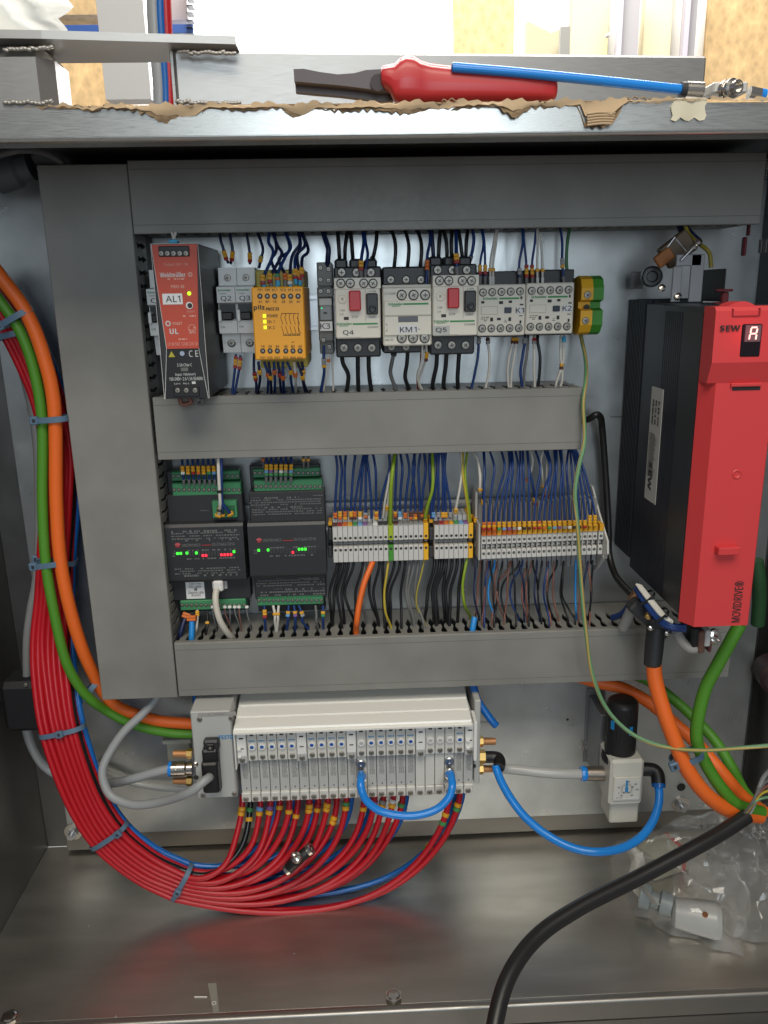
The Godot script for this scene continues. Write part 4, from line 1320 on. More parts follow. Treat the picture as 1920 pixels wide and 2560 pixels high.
	wire("dark blue wire with red marker under breaker Q3", "wire_navy", 0.0014, [968, 1060, 0.048, 968, 1180, 0.06, 985, 1280, 0.055, 985, 1378, 0.05], [[0.5, rd, y, rd]], "", g)
	var lo := [[1000, 1010, 990, y, "wire_navy"], [1045, 1075, 1070, "marker_orange", "wire_blue"], [1080, 1095, 1100, y, "wire_navy"], [1120, 1125, 1130, "marker_orange", "wire_blue"], [1150, 1165, 1180, rd, "wire_navy"], [1190, 1190, 1200, "marker_orange", "wire_blue"], [1220, 1250, 1275, y, "wire_blue"], [1275, 1285, 1288, "marker_orange", "wire_white"], [1300, 1340, 1370, y, "wire_navy"], [1335, 1345, 1385, y, "wire_navy"]]
	for k in lo.size():
		var q = lo[k]
		wire(ordinal(k) + " wire from the left under the orange relay with " + (q[3] as String).trim_prefix("marker_") + " tag", q[4], 0.0014, [q[0], 1120, 0.095, q[1], 1190 + (k % 3) * 22, 0.092, q[1] + 3, 1270, 0.075, q[2], 1380, 0.05], [[0.36, q[3], q[3]]], "", g)
	zoom(780, 540, 3.456)
	wire("blue wire with grey and yellow marker under the slim relay K3", "wire_blue", 0.0015, [102, 1120, 0.056, 102, 1240, 0.058, 104, 1360, 0.055, 76, 1520, 0.05], [[0.42, "marker_grey", "marker_grey", y]], "", g)
	wire("thin white wire under K3 with orange marker", "wire_white", 0.0009, [148, 1190, 0.056, 138, 1290, 0.055, 122, 1400, 0.055, 100, 1510, 0.05], [[0.2, "marker_orange"]], "", g)
	wire("thin white wire between K3 and Q4", "wire_white", 0.001, [176, 1170, 0.05, 176, 1290, 0.05, 182, 1400, 0.05, 184, 1512, 0.05], [], "", g)
	bl = [[255, 270, 1280, 314, 1380, 298], [397, 396, 1300, 398, 1410, 402], [490, 490, 1300, 498, 1410, 516]]
	for k in 3:
		var q = bl[k]
		wire(["left", "middle", "right"][k] + " black wire leaving motor breaker Q4 below", "wire_black", 0.0022, [q[0], 1195, 0.06, q[1], q[2], 0.058, q[3], q[4], 0.055, q[5], 1525, 0.05], [], "", g)
	wire("grey wire leaving contactor KM1 below at the left", "wire_grey", 0.0020, [710, 1175, 0.06, 690, 1270, 0.058, 680, 1370, 0.055, 735, 1520, 0.05], [[0.02, "charcoal", "charcoal"]], "", g)
	wire("black wire leaving contactor KM1 below in the middle", "wire_black", 0.0020, [828, 1165, 0.06, 820, 1280, 0.058, 805, 1400, 0.055, 852, 1522, 0.05], [], "", g)
	wire("left white wire under contactor KM1", "wire_white", 0.0013, [952, 1110, 0.07, 950, 1240, 0.07, 912, 1400, 0.06, 962, 1522, 0.052], [], "", g)
	wire("right white wire with yellow marker under contactor KM1", "wire_white", 0.0012, [988, 1110, 0.07, 988, 1220, 0.07, 950, 1340, 0.06, 922, 1450, 0.055, 950, 1520, 0.05], [[0.24, y, y, "marker_brown"]], "", g)
	wire("short dark red wire behind the white wires under KM1", "wire_red", 0.0013, [945, 1180, 0.05, 938, 1280, 0.05, 912, 1380, 0.05, 920, 1520, 0.045], [], "", g)
	for k in 3:
		var x: float = [1082, 1163, 1272][k]
		wire(["left", "middle", "right"][k] + " black wire leaving motor breaker Q5 below", "wire_black", 0.0022, [x, 1180, 0.06, x - 8, 1300, 0.058, x - 30 + k * 8, 1400, 0.055, x - 40 + k * 14, 1470, 0.052, x - 20 + k * 4, 1520, 0.048], [], "", g)
	zoom(1140, 540, 3.456)
	var k2 := [["blue wire with grey marker under the left of contactor K1", "wire_blue", 0.0014, 196, 190, 165, 130, ["marker_grey", "marker_grey"]], ["white wire with brown marker under the left of contactor K1", "wire_white", 0.0014, 276, 290, 285, 250, ["marker_brown", "marker_grey"]], ["left white wire of the pair under the right of contactor K1", "wire_white", 0.0013, 492, 462, 446, 458, [y, "marker_brown"]], ["right white wire of the pair under the right of contactor K1", "wire_white", 0.0012, 522, 505, 482, 474, [y, "marker_brown"]], ["blue wire with grey marker under the left of contactor K2", "wire_blue", 0.0015, 596, 576, 558, 578, ["marker_grey", "marker_grey"]], ["dark grey wire beside the blue one under K2", "wire_grey", 0.0014, 622, 612, 590, 588, []], ["white wire with pink marker under contactor K2", "wire_white", 0.0014, 675, 676, 676, 682, [rd, "marker_grey"]], ["black wire beside the white one under K2", "wire_black", 0.0016, 706, 726, 722, 704, []]]
	for q in k2:
		wire(q[0], q[1], q[2], [q[3], 1030, 0.045, q[3], 1090, 0.05, q[4], 1210, 0.052, q[5], 1350, 0.052, q[6], 1510, 0.05], [[0.22] + q[7]] if q[7] else [], "", g)
	for k in 2:
		wire(["left", "right"][k] + " white wire of the tied pair under contactor K2 at right", "wire_white", 0.0013, [906 + k * 26, 1035, 0.045, 904 + k * 28, 1120, 0.05, 904 + k * 26, 1220, 0.052, 910 + k * 10, 1310, 0.052, 870 + k * 46, 1430, 0.052, 855 + k * 24, 1520, 0.05], [[0.58, y, "marker_brown"]] if k == 0 else [[0.08, "ferrule_cyan", "ferrule_cyan"]], "", g)


func ZY(x: float, y: float, h: float) -> Vector3:   # the point at height h behind that window coordinate
	return PY(zox + x / zos, zoy + y / zos, h)

func plug_strip(o: Node3D, x0: float, y0: float, x1: float, y1: float, z0: float, z1: float, n: int) -> void:
	var tpp := part("terminal_plug", face(x0, y0, x1, y1, z0, z1, 0.0008), mat("plug_green"), o)
	part("plug_top", face(x0 + 4, y0 - 12, x1 - 4, y0 + 2, z0, z1 - 0.006, 0.0006), mat("plug_green_dark"), o)
	for k in n:
		var c := Z(lerpf(x0, x1, (k + 0.5) / n), lerpf(y0, y1, 0.55), z1 + 0.0002)
		shared("clamp_hole", ring_mesh(), tpp, c, Basis.from_scale(Vector3(0.0021, 0.0021, 0.002)))
		screw(tpp, c + Vector3(0, 0, 0.0001), 0.0015, k * 0.7, "clamp_screw")

func lamps(o: Node3D, spots: Array, col: String, z: float) -> void:
	for q in spots:
		var m := glow("lamp_green", 0.06, 1.0, 0.05, 1.5) if col == "g" else glow("lamp_red", 1.0, 0.03, 0.06, 1.5)
		part("status_lamp", bx(Z(q[0] - 9, q[1] + 10, z - 0.0003), Z(q[0] + 9, q[1] - 10, z + 0.0006), 0.0003), m, o)

func bulb_row(o: Node3D, x0: float, x1: float, y: float, z: float, n: int) -> void:
	for k in n:
		part("lamp_window", face(lerpf(x0, x1, k / (n - 1.0)) - 8, y - 9, lerpf(x0, x1, k / (n - 1.0)) + 8, y + 9, z - 0.0004, z + 0.0002, 0.0001), mat("slate"), o)

func tree_logo(o: Node3D, x: float, y: float, z: float) -> void:
	var m := MB.new()
	for q in [[-14, -4, 10], [0, -10, 11], [14, -4, 10], [0, 6, 9]]:
		m.cyl(Z(x + q[0], y + q[1], z - 0.0002), Z(x + q[0], y + q[1], z + 0.0002), q[2] / zos * 0.0004, -1, 10)
	m.span(Z(x - 18, y + 20, z - 0.0002), Z(x + 20, y + 14, z + 0.00021), 0.0)
	part("emblem", m, mat("logo_red", 0.42, 0.04, 0.05, 0.5), o)

func build_row_two() -> void:
	zoom(380, 1120, 3.456)
	var zs := 0.050
	var zp := 0.064
	# first expansion module
	var o := thing("controller_module", "charcoal controller module with a white warning sticker and a white network plug", "module", Z(480, 1390, 0.03), "charcoal controller modules")
	part("base", face(122, 200, 835, 1400, 0.018, 0.034, 0.001), mat("charcoal"), o)
	part("upper_slab", face(122, 408, 798, 690, 0.034, zs, 0.001), mat("charcoal"), o)
	part("lower_slab", face(165, 1140, 858, 1300, 0.034, zs, 0.001), mat("charcoal"), o)
	var pn := MB.new()
	var p0 := Z(118, 668, zp)
	var p1 := Z(822, 1150, zp)
	pn.prism(PackedVector2Array([Vector2(0.034, p1.y), Vector2(zp - 0.002, p1.y), Vector2(zp, p1.y + 0.003), Vector2(zp + 0.0008, (p0.y + p1.y) / 2), Vector2(zp, p0.y - 0.003), Vector2(zp - 0.002, p0.y), Vector2(0.034, p0.y)]), Vector3(Z(122, 900, zp).x, 0, 0), Vector3.BACK, Vector3.UP, Vector3(Z(800, 900, zp).x - Z(122, 900, zp).x, 0, 0))
	part("front_panel", pn, mat("charcoal"), o)
	for k in 6:
		shared("vent_hole", ring_mesh(), o, Z(185 + k * 71, 642, zs + 0.0003), Basis.from_scale(Vector3(0.0016, 0.0022, 0.002)))
	plug_strip(o, 164, 210, 760, 272, 0.03, 0.040, 14)
	plug_strip(o, 170, 312, 772, 402, 0.03, 0.050, 14)
	plug_strip(o, 240, 1322, 814, 1388, 0.034, 0.052, 14)
	var f := zp + 0.0011
	dashes(o, 160, 708, 750, 726, f, 1, mat("dim_ink"), 0.55)
	dashes(o, 158, 730, 760, 784, f, 3, mat("dim_ink"), 0.8)
	dashes(o, 280, 786, 750, 802, f, 1, mat("dim_ink"), 0.4)
	dashes(o, 186, 1038, 770, 1082, f - 0.0004, 3, mat("dim_ink"), 0.8)
	dashes(o, 220, 1090, 780, 1108, f - 0.0004, 1, mat("dim_ink"), 0.5)
	tree_logo(o, 222, 838, f)
	zt("UNITRONICS", o, 258, 830, 420, 850, f, mat("dim_ink"), true)
	part("red_line", face(430, 838, 512, 841, zp, f, 0.0), mat("logo_red"), o)
	zt("EX-D16A3-TO16", o, 520, 820, 714, 842, f, mat("dim_ink"), true)
	dashes(o, 295, 874, 722, 888, f, 1, mat("dim_ink"), 0.6)
	dashes(o, 295, 946, 722, 960, f, 1, mat("dim_ink"), 0.6)
	dashes(o, 172, 880, 204, 945, f, 3, mat("dim_ink"), 0.9)
	bulb_row(o, 302, 708, 906, f, 16)
	bulb_row(o, 302, 708, 926, f, 16)
	lamps(o, [[220, 912], [248, 911], [302, 908], [383, 907], [708, 896]], "g", f + 0.0003)
	lamps(o, [[440, 929], [467, 929], [600, 923], [628, 923], [655, 922], [683, 921]], "r", f + 0.0003)
	part("sticker", face(286, 1150, 460, 1300, zs, zs + 0.0005, 0.0002), mat("label_white"), o)
	for k in 4:
		zt(["Use only", "EXL cable", "Observe cable", "direction"][k], o, [322, 322, 312, 340][k], [1166, 1188, 1238, 1262][k], [424, 424, 448, 422][k], [1182, 1206, 1258, 1280][k], zs + 0.0007, mat("faint_ink"))
	zt("△", o, 364, 1210, 392, 1234, zs + 0.0007, mat("faint_ink"))
	part("socket", face(516, 1150, 652, 1218, zs, zs + 0.004, 0.0005), mat("light_grey"), o)
	part("header_plug", face(516, 462, 738, 600, zs, zs + 0.008, 0.0006), mat("plug_green"), o)
	part("header_recess", face(560, 500, 720, 580, zs + 0.008, zs + 0.0084, 0.0002), mat("plug_green_dark"), o)
	dashes(o, 408, 534, 490, 546, zs + 0.0003, 1, mat("dim_ink"), 0.9)
	# second module
	var s := thing("controller_module", "charcoal controller module with two printed terminal legends above its lamps", "module", Z(1170, 1350, 0.03), "charcoal controller modules")
	part("base", face(840, 150, 1500, 1400, 0.018, 0.034, 0.001), mat("charcoal"), s)
	part("upper_slab", face(832, 385, 1502, 668, 0.034, zs + 0.006, 0.001), mat("charcoal"), s)
	part("lower_slab", face(880, 1108, 1508, 1292, 0.034, zs + 0.002, 0.001), mat("charcoal"), s)
	p0 = Z(1170, 645, zp)
	p1 = Z(1170, 1118, zp)
	pn = MB.new()
	pn.prism(PackedVector2Array([Vector2(0.034, p1.y), Vector2(zp - 0.002, p1.y), Vector2(zp, p1.y + 0.003), Vector2(zp + 0.0008, (p0.y + p1.y) / 2), Vector2(zp, p0.y - 0.003), Vector2(zp - 0.002, p0.y), Vector2(0.034, p0.y)]), Vector3(Z(838, 900, zp).x, 0, 0), Vector3.BACK, Vector3.UP, Vector3(Z(1502, 900, zp).x - Z(838, 900, zp).x, 0, 0))
	part("front_panel", pn, mat("charcoal"), s)
	for k in 9:
		shared("vent_hole", ring_mesh(), s, Z(888 + k * 70, 614 - k, zs + 0.0064), Basis.from_scale(Vector3(0.0017, 0.0022, 0.002)))
	plug_strip(s, 868, 184, 1452, 244, 0.03, 0.040, 14)
	plug_strip(s, 876, 284, 1474, 374, 0.03, 0.050, 14)
	plug_strip(s, 906, 1282, 1482, 1348, 0.034, 0.052, 14)
	var zl := zs + 0.0065
	zt("Input B", s, 864, 424, 930, 440, zl, mat("dim_ink"))
	dashes(s, 940, 420, 1270, 440, zl, 1, mat("dim_ink"), 0.5)
	dashes(s, 842, 446, 1460, 488, zl, 3, mat("dim_ink"), 0.85)
	zt("Input B", s, 896, 506, 958, 520, zl, mat("dim_ink"))
	dashes(s, 970, 502, 1300, 520, zl, 1, mat("dim_ink"), 0.5)
	dashes(s, 858, 526, 1470, 570, zl, 3, mat("dim_ink"), 0.85)
	dashes(s, 1388, 402, 1476, 416, zl, 1, mat("dim_ink"), 0.9)
	tree_logo(s, 925, 796, f)
	zt("UNITRONICS", s, 958, 786, 1120, 806, f, mat("dim_ink"), true)
	part("red_line", face(1130, 798, 1222, 801, zp, f, 0.0), mat("logo_red"), s)
	zt("IO-D16A3-TO16", s, 1226, 776, 1416, 798, f, mat("dim_ink"), true)
	dashes(s, 998, 850, 1420, 864, f, 1, mat("dim_ink"), 0.6)
	dashes(s, 998, 920, 1420, 936, f, 1, mat("dim_ink"), 0.6)
	dashes(s, 876, 876, 908, 920, f, 2, mat("dim_ink"), 0.9)
	bulb_row(s, 1003, 1408, 880, f, 16)
	bulb_row(s, 1003, 1408, 902, f, 16)
	lamps(s, [[922, 884], [1003, 881], [1271, 875], [1298, 874], [1325, 874]], "g", f + 0.0003)
	lamps(s, [[1217, 902]], "r", f + 0.0003)
	var zb := zs + 0.0025
	zt("Output A", s, 1074, 1120, 1146, 1134, zb, mat("dim_ink"))
	dashes(s, 1160, 1118, 1480, 1134, zb, 1, mat("dim_ink"), 0.5)
	dashes(s, 892, 1140, 1496, 1186, zb, 3, mat("dim_ink"), 0.85)
	zt("Output B", s, 1050, 1212, 1124, 1226, zb, mat("dim_ink"))
	dashes(s, 1140, 1208, 1490, 1226, zb, 1, mat("dim_ink"), 0.5)
	dashes(s, 930, 1236, 1500, 1270, zb, 2, mat("dim_ink"), 0.85)
	build_module_wires()
	build_terminals()


func build_module_wires() -> void:
	var g := "tagged wires into the upper plugs of the controller modules"
	var y := "marker_yellow"
	var tops := ["marker_white", "marker_yellow", "marker_red", "marker_orange", "marker_yellow", "marker_green", "marker_blue"]
	for k in 7:
		var x: float = [262, 308, 352, 398, 443, 487, 531][k]
		wire(ordinal(k) + " blue wire from the left with yellow tag on the module with the sticker", "wire_blue", 0.0013, [x - 4, 40, 0.05, x, 130, 0.058, x + 4, 200, 0.060, x + 12, 296, 0.054], [[0.62, y, y, tops[k]]], "ferrule_grey", g)
	tops = ["marker_blue", "marker_violet", "marker_grey", "marker_white", "marker_grey", "marker_blue"]
	for k in 6:
		var x: float = [990, 1030, 1072, 1117, 1157, 1203][k]
		wire(ordinal(k) + " blue wire from the left with tag on the second controller module", "wire_blue", 0.0013, [x, 40, 0.05, x, 120, 0.056, x - 1, 190, 0.058, x - 3, 268, 0.054], [[0.66, y, y, tops[k], "marker_green"]], "ferrule_grey", g)
	for k in 3:
		var x: float = [960, 1310, 1350][k]
		wire(["leftmost short tagged wire above the second module", "short grey wire with yellow tag above the right of the second module", "rightmost short grey wire above the second module"][k], "wire_grey", 0.0013, [x, 50, 0.045, x, 110, 0.05, x, 175, 0.046], [[0.45, "marker_orange" if k == 0 else y]], "", g)
	# white and blue leads tied together down to the small green plug
	wire("white lead tied to a blue one over the first controller module", "wire_white", 0.0018, [570, 40, 0.07, 576, 230, 0.074, 588, 450, 0.072, 586, 520, 0.068, 576, 590, 0.062], [[0.4, "black"], [0.79, "black"], [0.97, y]], "", g)
	wire("blue lead tied to a white one over the first controller module", "wire_blue", 0.0017, [598, 40, 0.069, 600, 230, 0.073, 604, 450, 0.071, 640, 520, 0.068, 690, 575, 0.062], [[0.96, y]], "", g)
	for k in 3:
		wire(["left", "middle", "right"][k] + " thin yellow tagged lead fanning into the small green plug", "wire_blue" if k else "wire_yellow", 0.0010, [592 + k * 5, 470, 0.070, 570 + k * 40, 530, 0.068, 560 + k * 55, 585, 0.062], [[0.95, y]], "", g)
	# network plug and its cable
	var pl := thing("network_cable", "white network cable plugged into the first controller module", "cable", Z(560, 1240, 0.058))
	part("plug", face(520, 1156, 616, 1242, 0.0542, 0.066, 0.0015), mat("white"), pl)
	part("cable", tb(rail([556, 1222, 0.067, 548, 1300, 0.074, 560, 1400, 0.077, 592, 1500, 0.077, 640, 1580, 0.072, 690, 1640, 0.062, 720, 1680, 0.05], 7, true), 0.0034, 12), mat("cable_cream", 0.62, 0.58, 0.50, 0.45), pl)
	# under the modules
	g = "wires under the controller modules"
	wire("thick bright blue cable end standing in the duct under the first module", "wire_cyan", 0.0033, [345, 1470, 0.062, 344, 1560, 0.066, 342, 1650, 0.068, 341, 1720, 0.062], [[0.0, "marker_orange", "marker_orange"]], "", g)
	wire("navy wire at the far left under the first module", "wire_navy", 0.0030, [300, 1440, 0.05, 270, 1520, 0.056, 246, 1600, 0.06, 240, 1660, 0.056], [[0.05, "marker_orange", "marker_orange"]], "", g)
	wire("white wire with yellow tag beside the bright blue cable end", "wire_white", 0.0014, [392, 1400, 0.052, 392, 1470, 0.056, 384, 1560, 0.06, 372, 1620, 0.05], [[0.15, y, y]], "", g)
	wire("black wire with yellow tag in the duct slot under the first module", "wire_black", 0.0014, [476, 1420, 0.05, 480, 1500, 0.055, 470, 1580, 0.06, 450, 1660, 0.05], [[0.38, y]], "", g)
	for k in 6:
		var x: float = [525, 630, 672, 716, 752, 820][k]
		var e: float = [560, 690, 676, 772, 776, 862][k]
		wire(ordinal(k) + " thin lead from the left under the first module's lower plug", ["wire_grey", "wire_brown", "wire_grey", "wire_grey", "wire_brown", "wire_grey"][k], 0.0007, [x, 1370, 0.055, x + 2, 1430, 0.057, lerpf(x, e, 0.5), 1500, 0.057, e, 1600, 0.05], [[0.02, "marker_white"]], "", g)
	var q2 := [[970, 975, 985, 1590, "wire_blue", [y, y, "marker_red"]], [1046, 1062, 1080, 1610, "wire_white", [y]], [1094, 1088, 1074, 1610, "wire_white", [y]], [1182, 1174, 1160, 1570, "wire_blue", [y, "marker_blue"]], [1226, 1238, 1240, 1570, "wire_blue", [y, "marker_violet"]], [1268, 1300, 1364, 1560, "wire_blue", [y, "marker_grey"]], [1412, 1420, 1440, 1560, "wire_grey", []], [1478, 1478, 1482, 1560, "wire_blue", [y, "marker_green"]]]
	for k in q2.size():
		var q = q2[k]
		wire(ordinal(k) + " wire from the left under the second controller module", q[4], 0.0015, [q[0], 1360, 0.055, q[1], 1440, 0.058, q[1], 1500, 0.058, q[2], q[3] + 20, 0.05], [[0.3] + q[5]] if q[5] else [], "", g)


var term_meshes := {}

func terminal(x0: float, w: float, base_y: Vector4, m: String, label: String, group: String, tag_col: String) -> void:
	# feed-through terminal; base_y: world heights of the top, upper block end, lower block start, bottom
	var o := thing("feed_through_terminal", label, "terminal", Vector3(x0 + w / 2, base_y.w, 0.02), group)
	var key := "%.4f_%.4f" % [w, base_y.x]
	if not term_meshes.has(key):
		var a := MB.new()
		a.box(Vector3(0, (base_y.x + base_y.y) / 2, 0.0375), Vector3(w - 0.0003, base_y.x - base_y.y, 0.041), 0.0004)
		var b := MB.new()
		b.box(Vector3(0, (base_y.z + base_y.w) / 2, 0.0375), Vector3(w - 0.0003, base_y.z - base_y.w, 0.041), 0.0004)
		var c := MB.new()
		c.box(Vector3(0, (base_y.y + base_y.z) / 2, 0.034), Vector3(w - 0.0004, base_y.y - base_y.z - 0.0002, 0.030), 0.0002)
		var d := MB.new()
		d.box(Vector3(0.0003, (base_y.y + base_y.z) / 2 + 0.001, 0.051), Vector3(w * 0.62, (base_y.y - base_y.z) * 0.45, 0.006), 0.0004)
		var e := MB.new()
		e.box(Vector3(0, base_y.x + 0.0035, 0.034), Vector3(w - 0.0005, 0.0066, 0.028), 0.0006)
		var g := MB.new()
		g.box(Vector3(0, base_y.x - 0.0002, 0.0535), Vector3(w - 0.0008, 0.0034, 0.009), 0.0002)
		term_meshes[key] = [a.mesh(), b.mesh(), c.mesh(), d.mesh(), e.mesh(), g.mesh()]
	var cx := Vector3(x0 + w / 2, 0, 0)
	var me: Array = term_meshes[key]
	var mm := mat(m)
	for q in [["upper_clamp", 0, mm], ["lower_clamp", 1, mm if m != "terminal_lime" else mat("terminal_green")], ["recess", 2, mat("recess_grey", 0.34, 0.34, 0.33, 0.5) if m == "terminal_grey" else mat("charcoal")], ["bridge_slot", 3, mat("grey")], ["marking_rim", 4, mat("light_grey") if m == "terminal_grey" else mm]]:
		var p := shared(q[0], me[q[1]], o, cx)
		p.set_surface_override_material(0, q[2])
	if tag_col:
		var p := shared("colour_tag", me[5], o, cx)
		p.set_surface_override_material(0, mat(tag_col))
	for s in [base_y.y + 0.0036, base_y.z - 0.0033]:
		shared("entry_hole", ring_mesh(), o, cx + Vector3(0, s, 0.0581), Basis.from_scale(Vector3(0.0015, 0.0015, 0.001)))


func build_terminals() -> void:
	zoom(800, 1120, 3.456)
	var zt_ := 0.058
	var ys := Vector4(Z(500, 664, zt_).y, Z(500, 800, zt_).y, Z(500, 848, zt_).y, Z(500, 980, zt_).y)
	var x0 := Z(110, 800, zt_).x
	var x1 := Z(938, 800, zt_).x
	var n := 19
	var w := (x1 - x0) / n
	var cols := ["marker_brown", "marker_red", "marker_orange", "marker_yellow", "marker_green", "marker_blue", "marker_violet", "marker_grey", "marker_white", "charcoal", "charcoal", "", "marker_brown", "grey", "grey", "grey", "grey", "grey", ""]
	for k in n:
		var m := "terminal_grey"
		var lab := ordinal(k if k < 11 else k - 12) + (" grey terminal from the left of the long terminal strip" if k < 11 else " grey terminal to the right of the lime green terminal")
		if k == 11:
			m = "terminal_lime"
			lab = "lime green earth terminal in the middle of the long grey terminal strip"
		elif k == 18:
			m = "terminal_yellow"
			lab = "yellow terminal closing the right end of the long grey terminal strip"
		terminal(x0 + k * w, w, ys, m, lab, "feed-through terminals of the two grey strips", cols[k])
	x0 = Z(988, 800, zt_).x
	x1 = Z(1324, 800, zt_).x
	ys = Vector4(Z(1150, 656, zt_).y, Z(1150, 785, zt_).y, Z(1150, 836, zt_).y, Z(1150, 956, zt_).y)
	cols = ["marker_brown", "marker_red", "marker_orange", "marker_yellow", "marker_green", "marker_blue", "marker_violet", ""]
	w = (x1 - x0) / 8
	for k in 8:
		terminal(x0 + k * w, w, ys, "terminal_grey" if k < 7 else "terminal_yellow", (ordinal(k) + " grey terminal from the left of the short terminal strip") if k < 7 else "yellow terminal closing the right end of the short terminal strip", "feed-through terminals of the two grey strips", cols[k])
	for q in [[68, 108], [940, 984], [1328, 1372]]:
		var e := thing("end_bracket", ["dark grey end bracket left of the long terminal strip", "dark grey end bracket between the two grey terminal strips", "dark grey end bracket between the short strip and the three level terminals"][[68, 940, 1328].find(q[0])], "bracket", Z(q[0], 970, 0.04), "end brackets of the terminal strips")
		part("upper_body", face(q[0], 690, q[1], 800, 0.02, 0.048, 0.001), mat("slate"), e)
		part("lower_body", face(q[0], 850, q[1], 950, 0.02, 0.046, 0.001), mat("slate"), e)
		part("middle", face(q[0] + 4, 800, q[1] - 4, 850, 0.02, 0.034, 0.0006), mat("charcoal"), e)
		part("tag", face(q[0] + 2, 614 + (30 if q[0] < 100 else 0), q[0] + 36, 648 + (24 if q[0] < 100 else 0), 0.03, 0.050, 0.0005), mat("marker_yellow"), e)
	build_three_level()
	build_terminal_wires()


func build_three_level() -> void:
	zoom(1160, 1120, 3.456)
	var zt_ := 0.070
	var x0 := Z(150, 800, zt_).x
	var x1 := Z(1194, 800, zt_).x
	var n := 24
	var w := (x1 - x0) / n
	var tilt := 0.0016
	var ya := [Z(150, 696, zt_).y, Z(150, 757, zt_).y, Z(150, 834, zt_).y, Z(150, 886, zt_).y, Z(150, 962, zt_).y]
	var rear_top := Z(150, 476, 0.04).y
	var rear_low := Z(150, 1042, 0.045).y
	var me := []
	var mk := func(y_hi: float, y_lo: float, z0: float, z1: float, dx: float) -> ArrayMesh:
		var b := MB.new()
		b.box(Vector3(0, (y_hi + y_lo) / 2, (z0 + z1) / 2), Vector3(w - dx, y_hi - y_lo, z1 - z0), 0.0004)
		return b.mesh()
	var up: ArrayMesh = mk.call(ya[1], ya[2], 0.02, 0.070, 0.0004)
	var gap: ArrayMesh = mk.call(ya[2] - 0.0001, ya[3] + 0.0001, 0.02, 0.060, 0.0004)
	var low: ArrayMesh = mk.call(ya[3], ya[4], 0.02, 0.070, 0.0004)
	var tagm: ArrayMesh = mk.call(ya[0], ya[1] - 0.0002, 0.058, 0.0715, 0.0009)
	var rear: ArrayMesh = mk.call(rear_top, ya[1] - 0.0003, 0.02, 0.044, 0.0006)
	var foot: ArrayMesh = mk.call(ya[4] - 0.0001, rear_low, 0.02, 0.050, 0.0006)
	var clip: ArrayMesh = mk.call(lerpf(ya[2], ya[3], 0.30), lerpf(ya[2], ya[3], 0.75), 0.0602, 0.066, 0.0022)
	var wall: ArrayMesh = mk.call(ya[2] - 0.0001, ya[3] + 0.0001, 0.0602, 0.0695, w - 0.0007)
	var tags := ["marker_orange", "marker_orange", "marker_orange", "marker_yellow", "marker_orange", "marker_orange", "marker_orange"]
	var g := "three level terminals of the right strip"
	for k in n:
		var c := Vector3(x0 + (k + 0.5) * w + (0.0012 if k == 23 else 0.0), tilt * k / n, 0)
		var lab := ordinal(k) + " white terminal from the left of the three level strip"
		if k == 23:
			lab = "last white terminal at the right end plate of the three level strip"
		var o := thing("three_level_terminal", lab, "terminal", c + Vector3(0, rear_low, 0.02), g)
		for q in [["upper_clamp", up, "terminal_grey"], ["recess", gap, "grey"], ["lower_clamp", low, "terminal_grey"], ["rear_level", rear, "smoke_grey"], ["foot_level", foot, "smoke_grey"], ["bridge_slot", clip, "light_grey"]]:
			var p := shared(q[0], q[1], o, c)
			p.set_surface_override_material(0, mat(q[2], 0.26, 0.26, 0.26, 0.5))
		var p := shared("partition", wall, o, c - Vector3(w / 2 - 0.0005, 0, 0))
		p.set_surface_override_material(0, mat("terminal_grey"))
		p = shared("tag", tagm, o, c)
		p.set_surface_override_material(0, mat(tags[k] if k < 7 else "marker_yellow"))
		for s in [ya[2] + 0.0042, ya[3] - 0.0036]:
			shared("entry_hole", ring_mesh(), o, c + Vector3(0, s, 0.0702), Basis.from_scale(Vector3(0.00155, 0.0015, 0.001)))
			shared("clamp_screw", screw_mesh, o, c + Vector3(0.0003, s, 0.0700), Basis.from_scale(Vector3(0.0009, 0.0009, 0.0012)))
	# end plates
	var e := thing("end_plate", "pale angular end plate at the right of the three level terminals", "end plate", Z(1200, 1040, 0.05), "end plates of the three level strip")
	var pl := PackedVector2Array()
	var xe := x1 + 0.0016
	for q in [[1060, 290, 0.02], [1112, 330, 0.034], [1166, 545, 0.052], [1245, 805, 0.078], [1245, 915, 0.078], [1160, 1035, 0.05], [1120, 1075, 0.03]]:
		var v := PX(zox + q[0] / zos, zoy + q[1] / zos, xe + 0.001)
		pl.append(Vector2(clampf(v.z, 0.012, 0.085), v.y))
	var mb := MB.new()
	mb.prism(pl, Vector3(xe, 0, 0), Vector3.BACK, Vector3.UP, Vector3(0.0018, 0, 0))
	part("plate", mb, mat("terminal_grey"), e)
	part("rib", bx(Vector3(xe - 0.0005, ya[4] - 0.002, 0.052), Vector3(xe + 0.0035, ya[4] + 0.0005, 0.074), 0.0004), mat("terminal_grey"), e)
	e = thing("end_plate", "pale end plate at the left of the three level terminals", "end plate", Z(125, 1040, 0.05), "end plates of the three level strip")
	part("plate", bx(Vector3(x0 - 0.0032, rear_low - 0.001, 0.02), Vector3(x0 - 0.0004, rear_top + 0.014, 0.046), 0.0008), mat("light_grey"), e)
	part("front_edge", bx(Vector3(x0 - 0.0026, ya[4] - 0.002, 0.0462), Vector3(x0 - 0.0006, ya[0] + 0.004, 0.068), 0.0008), mat("light_grey"), e)


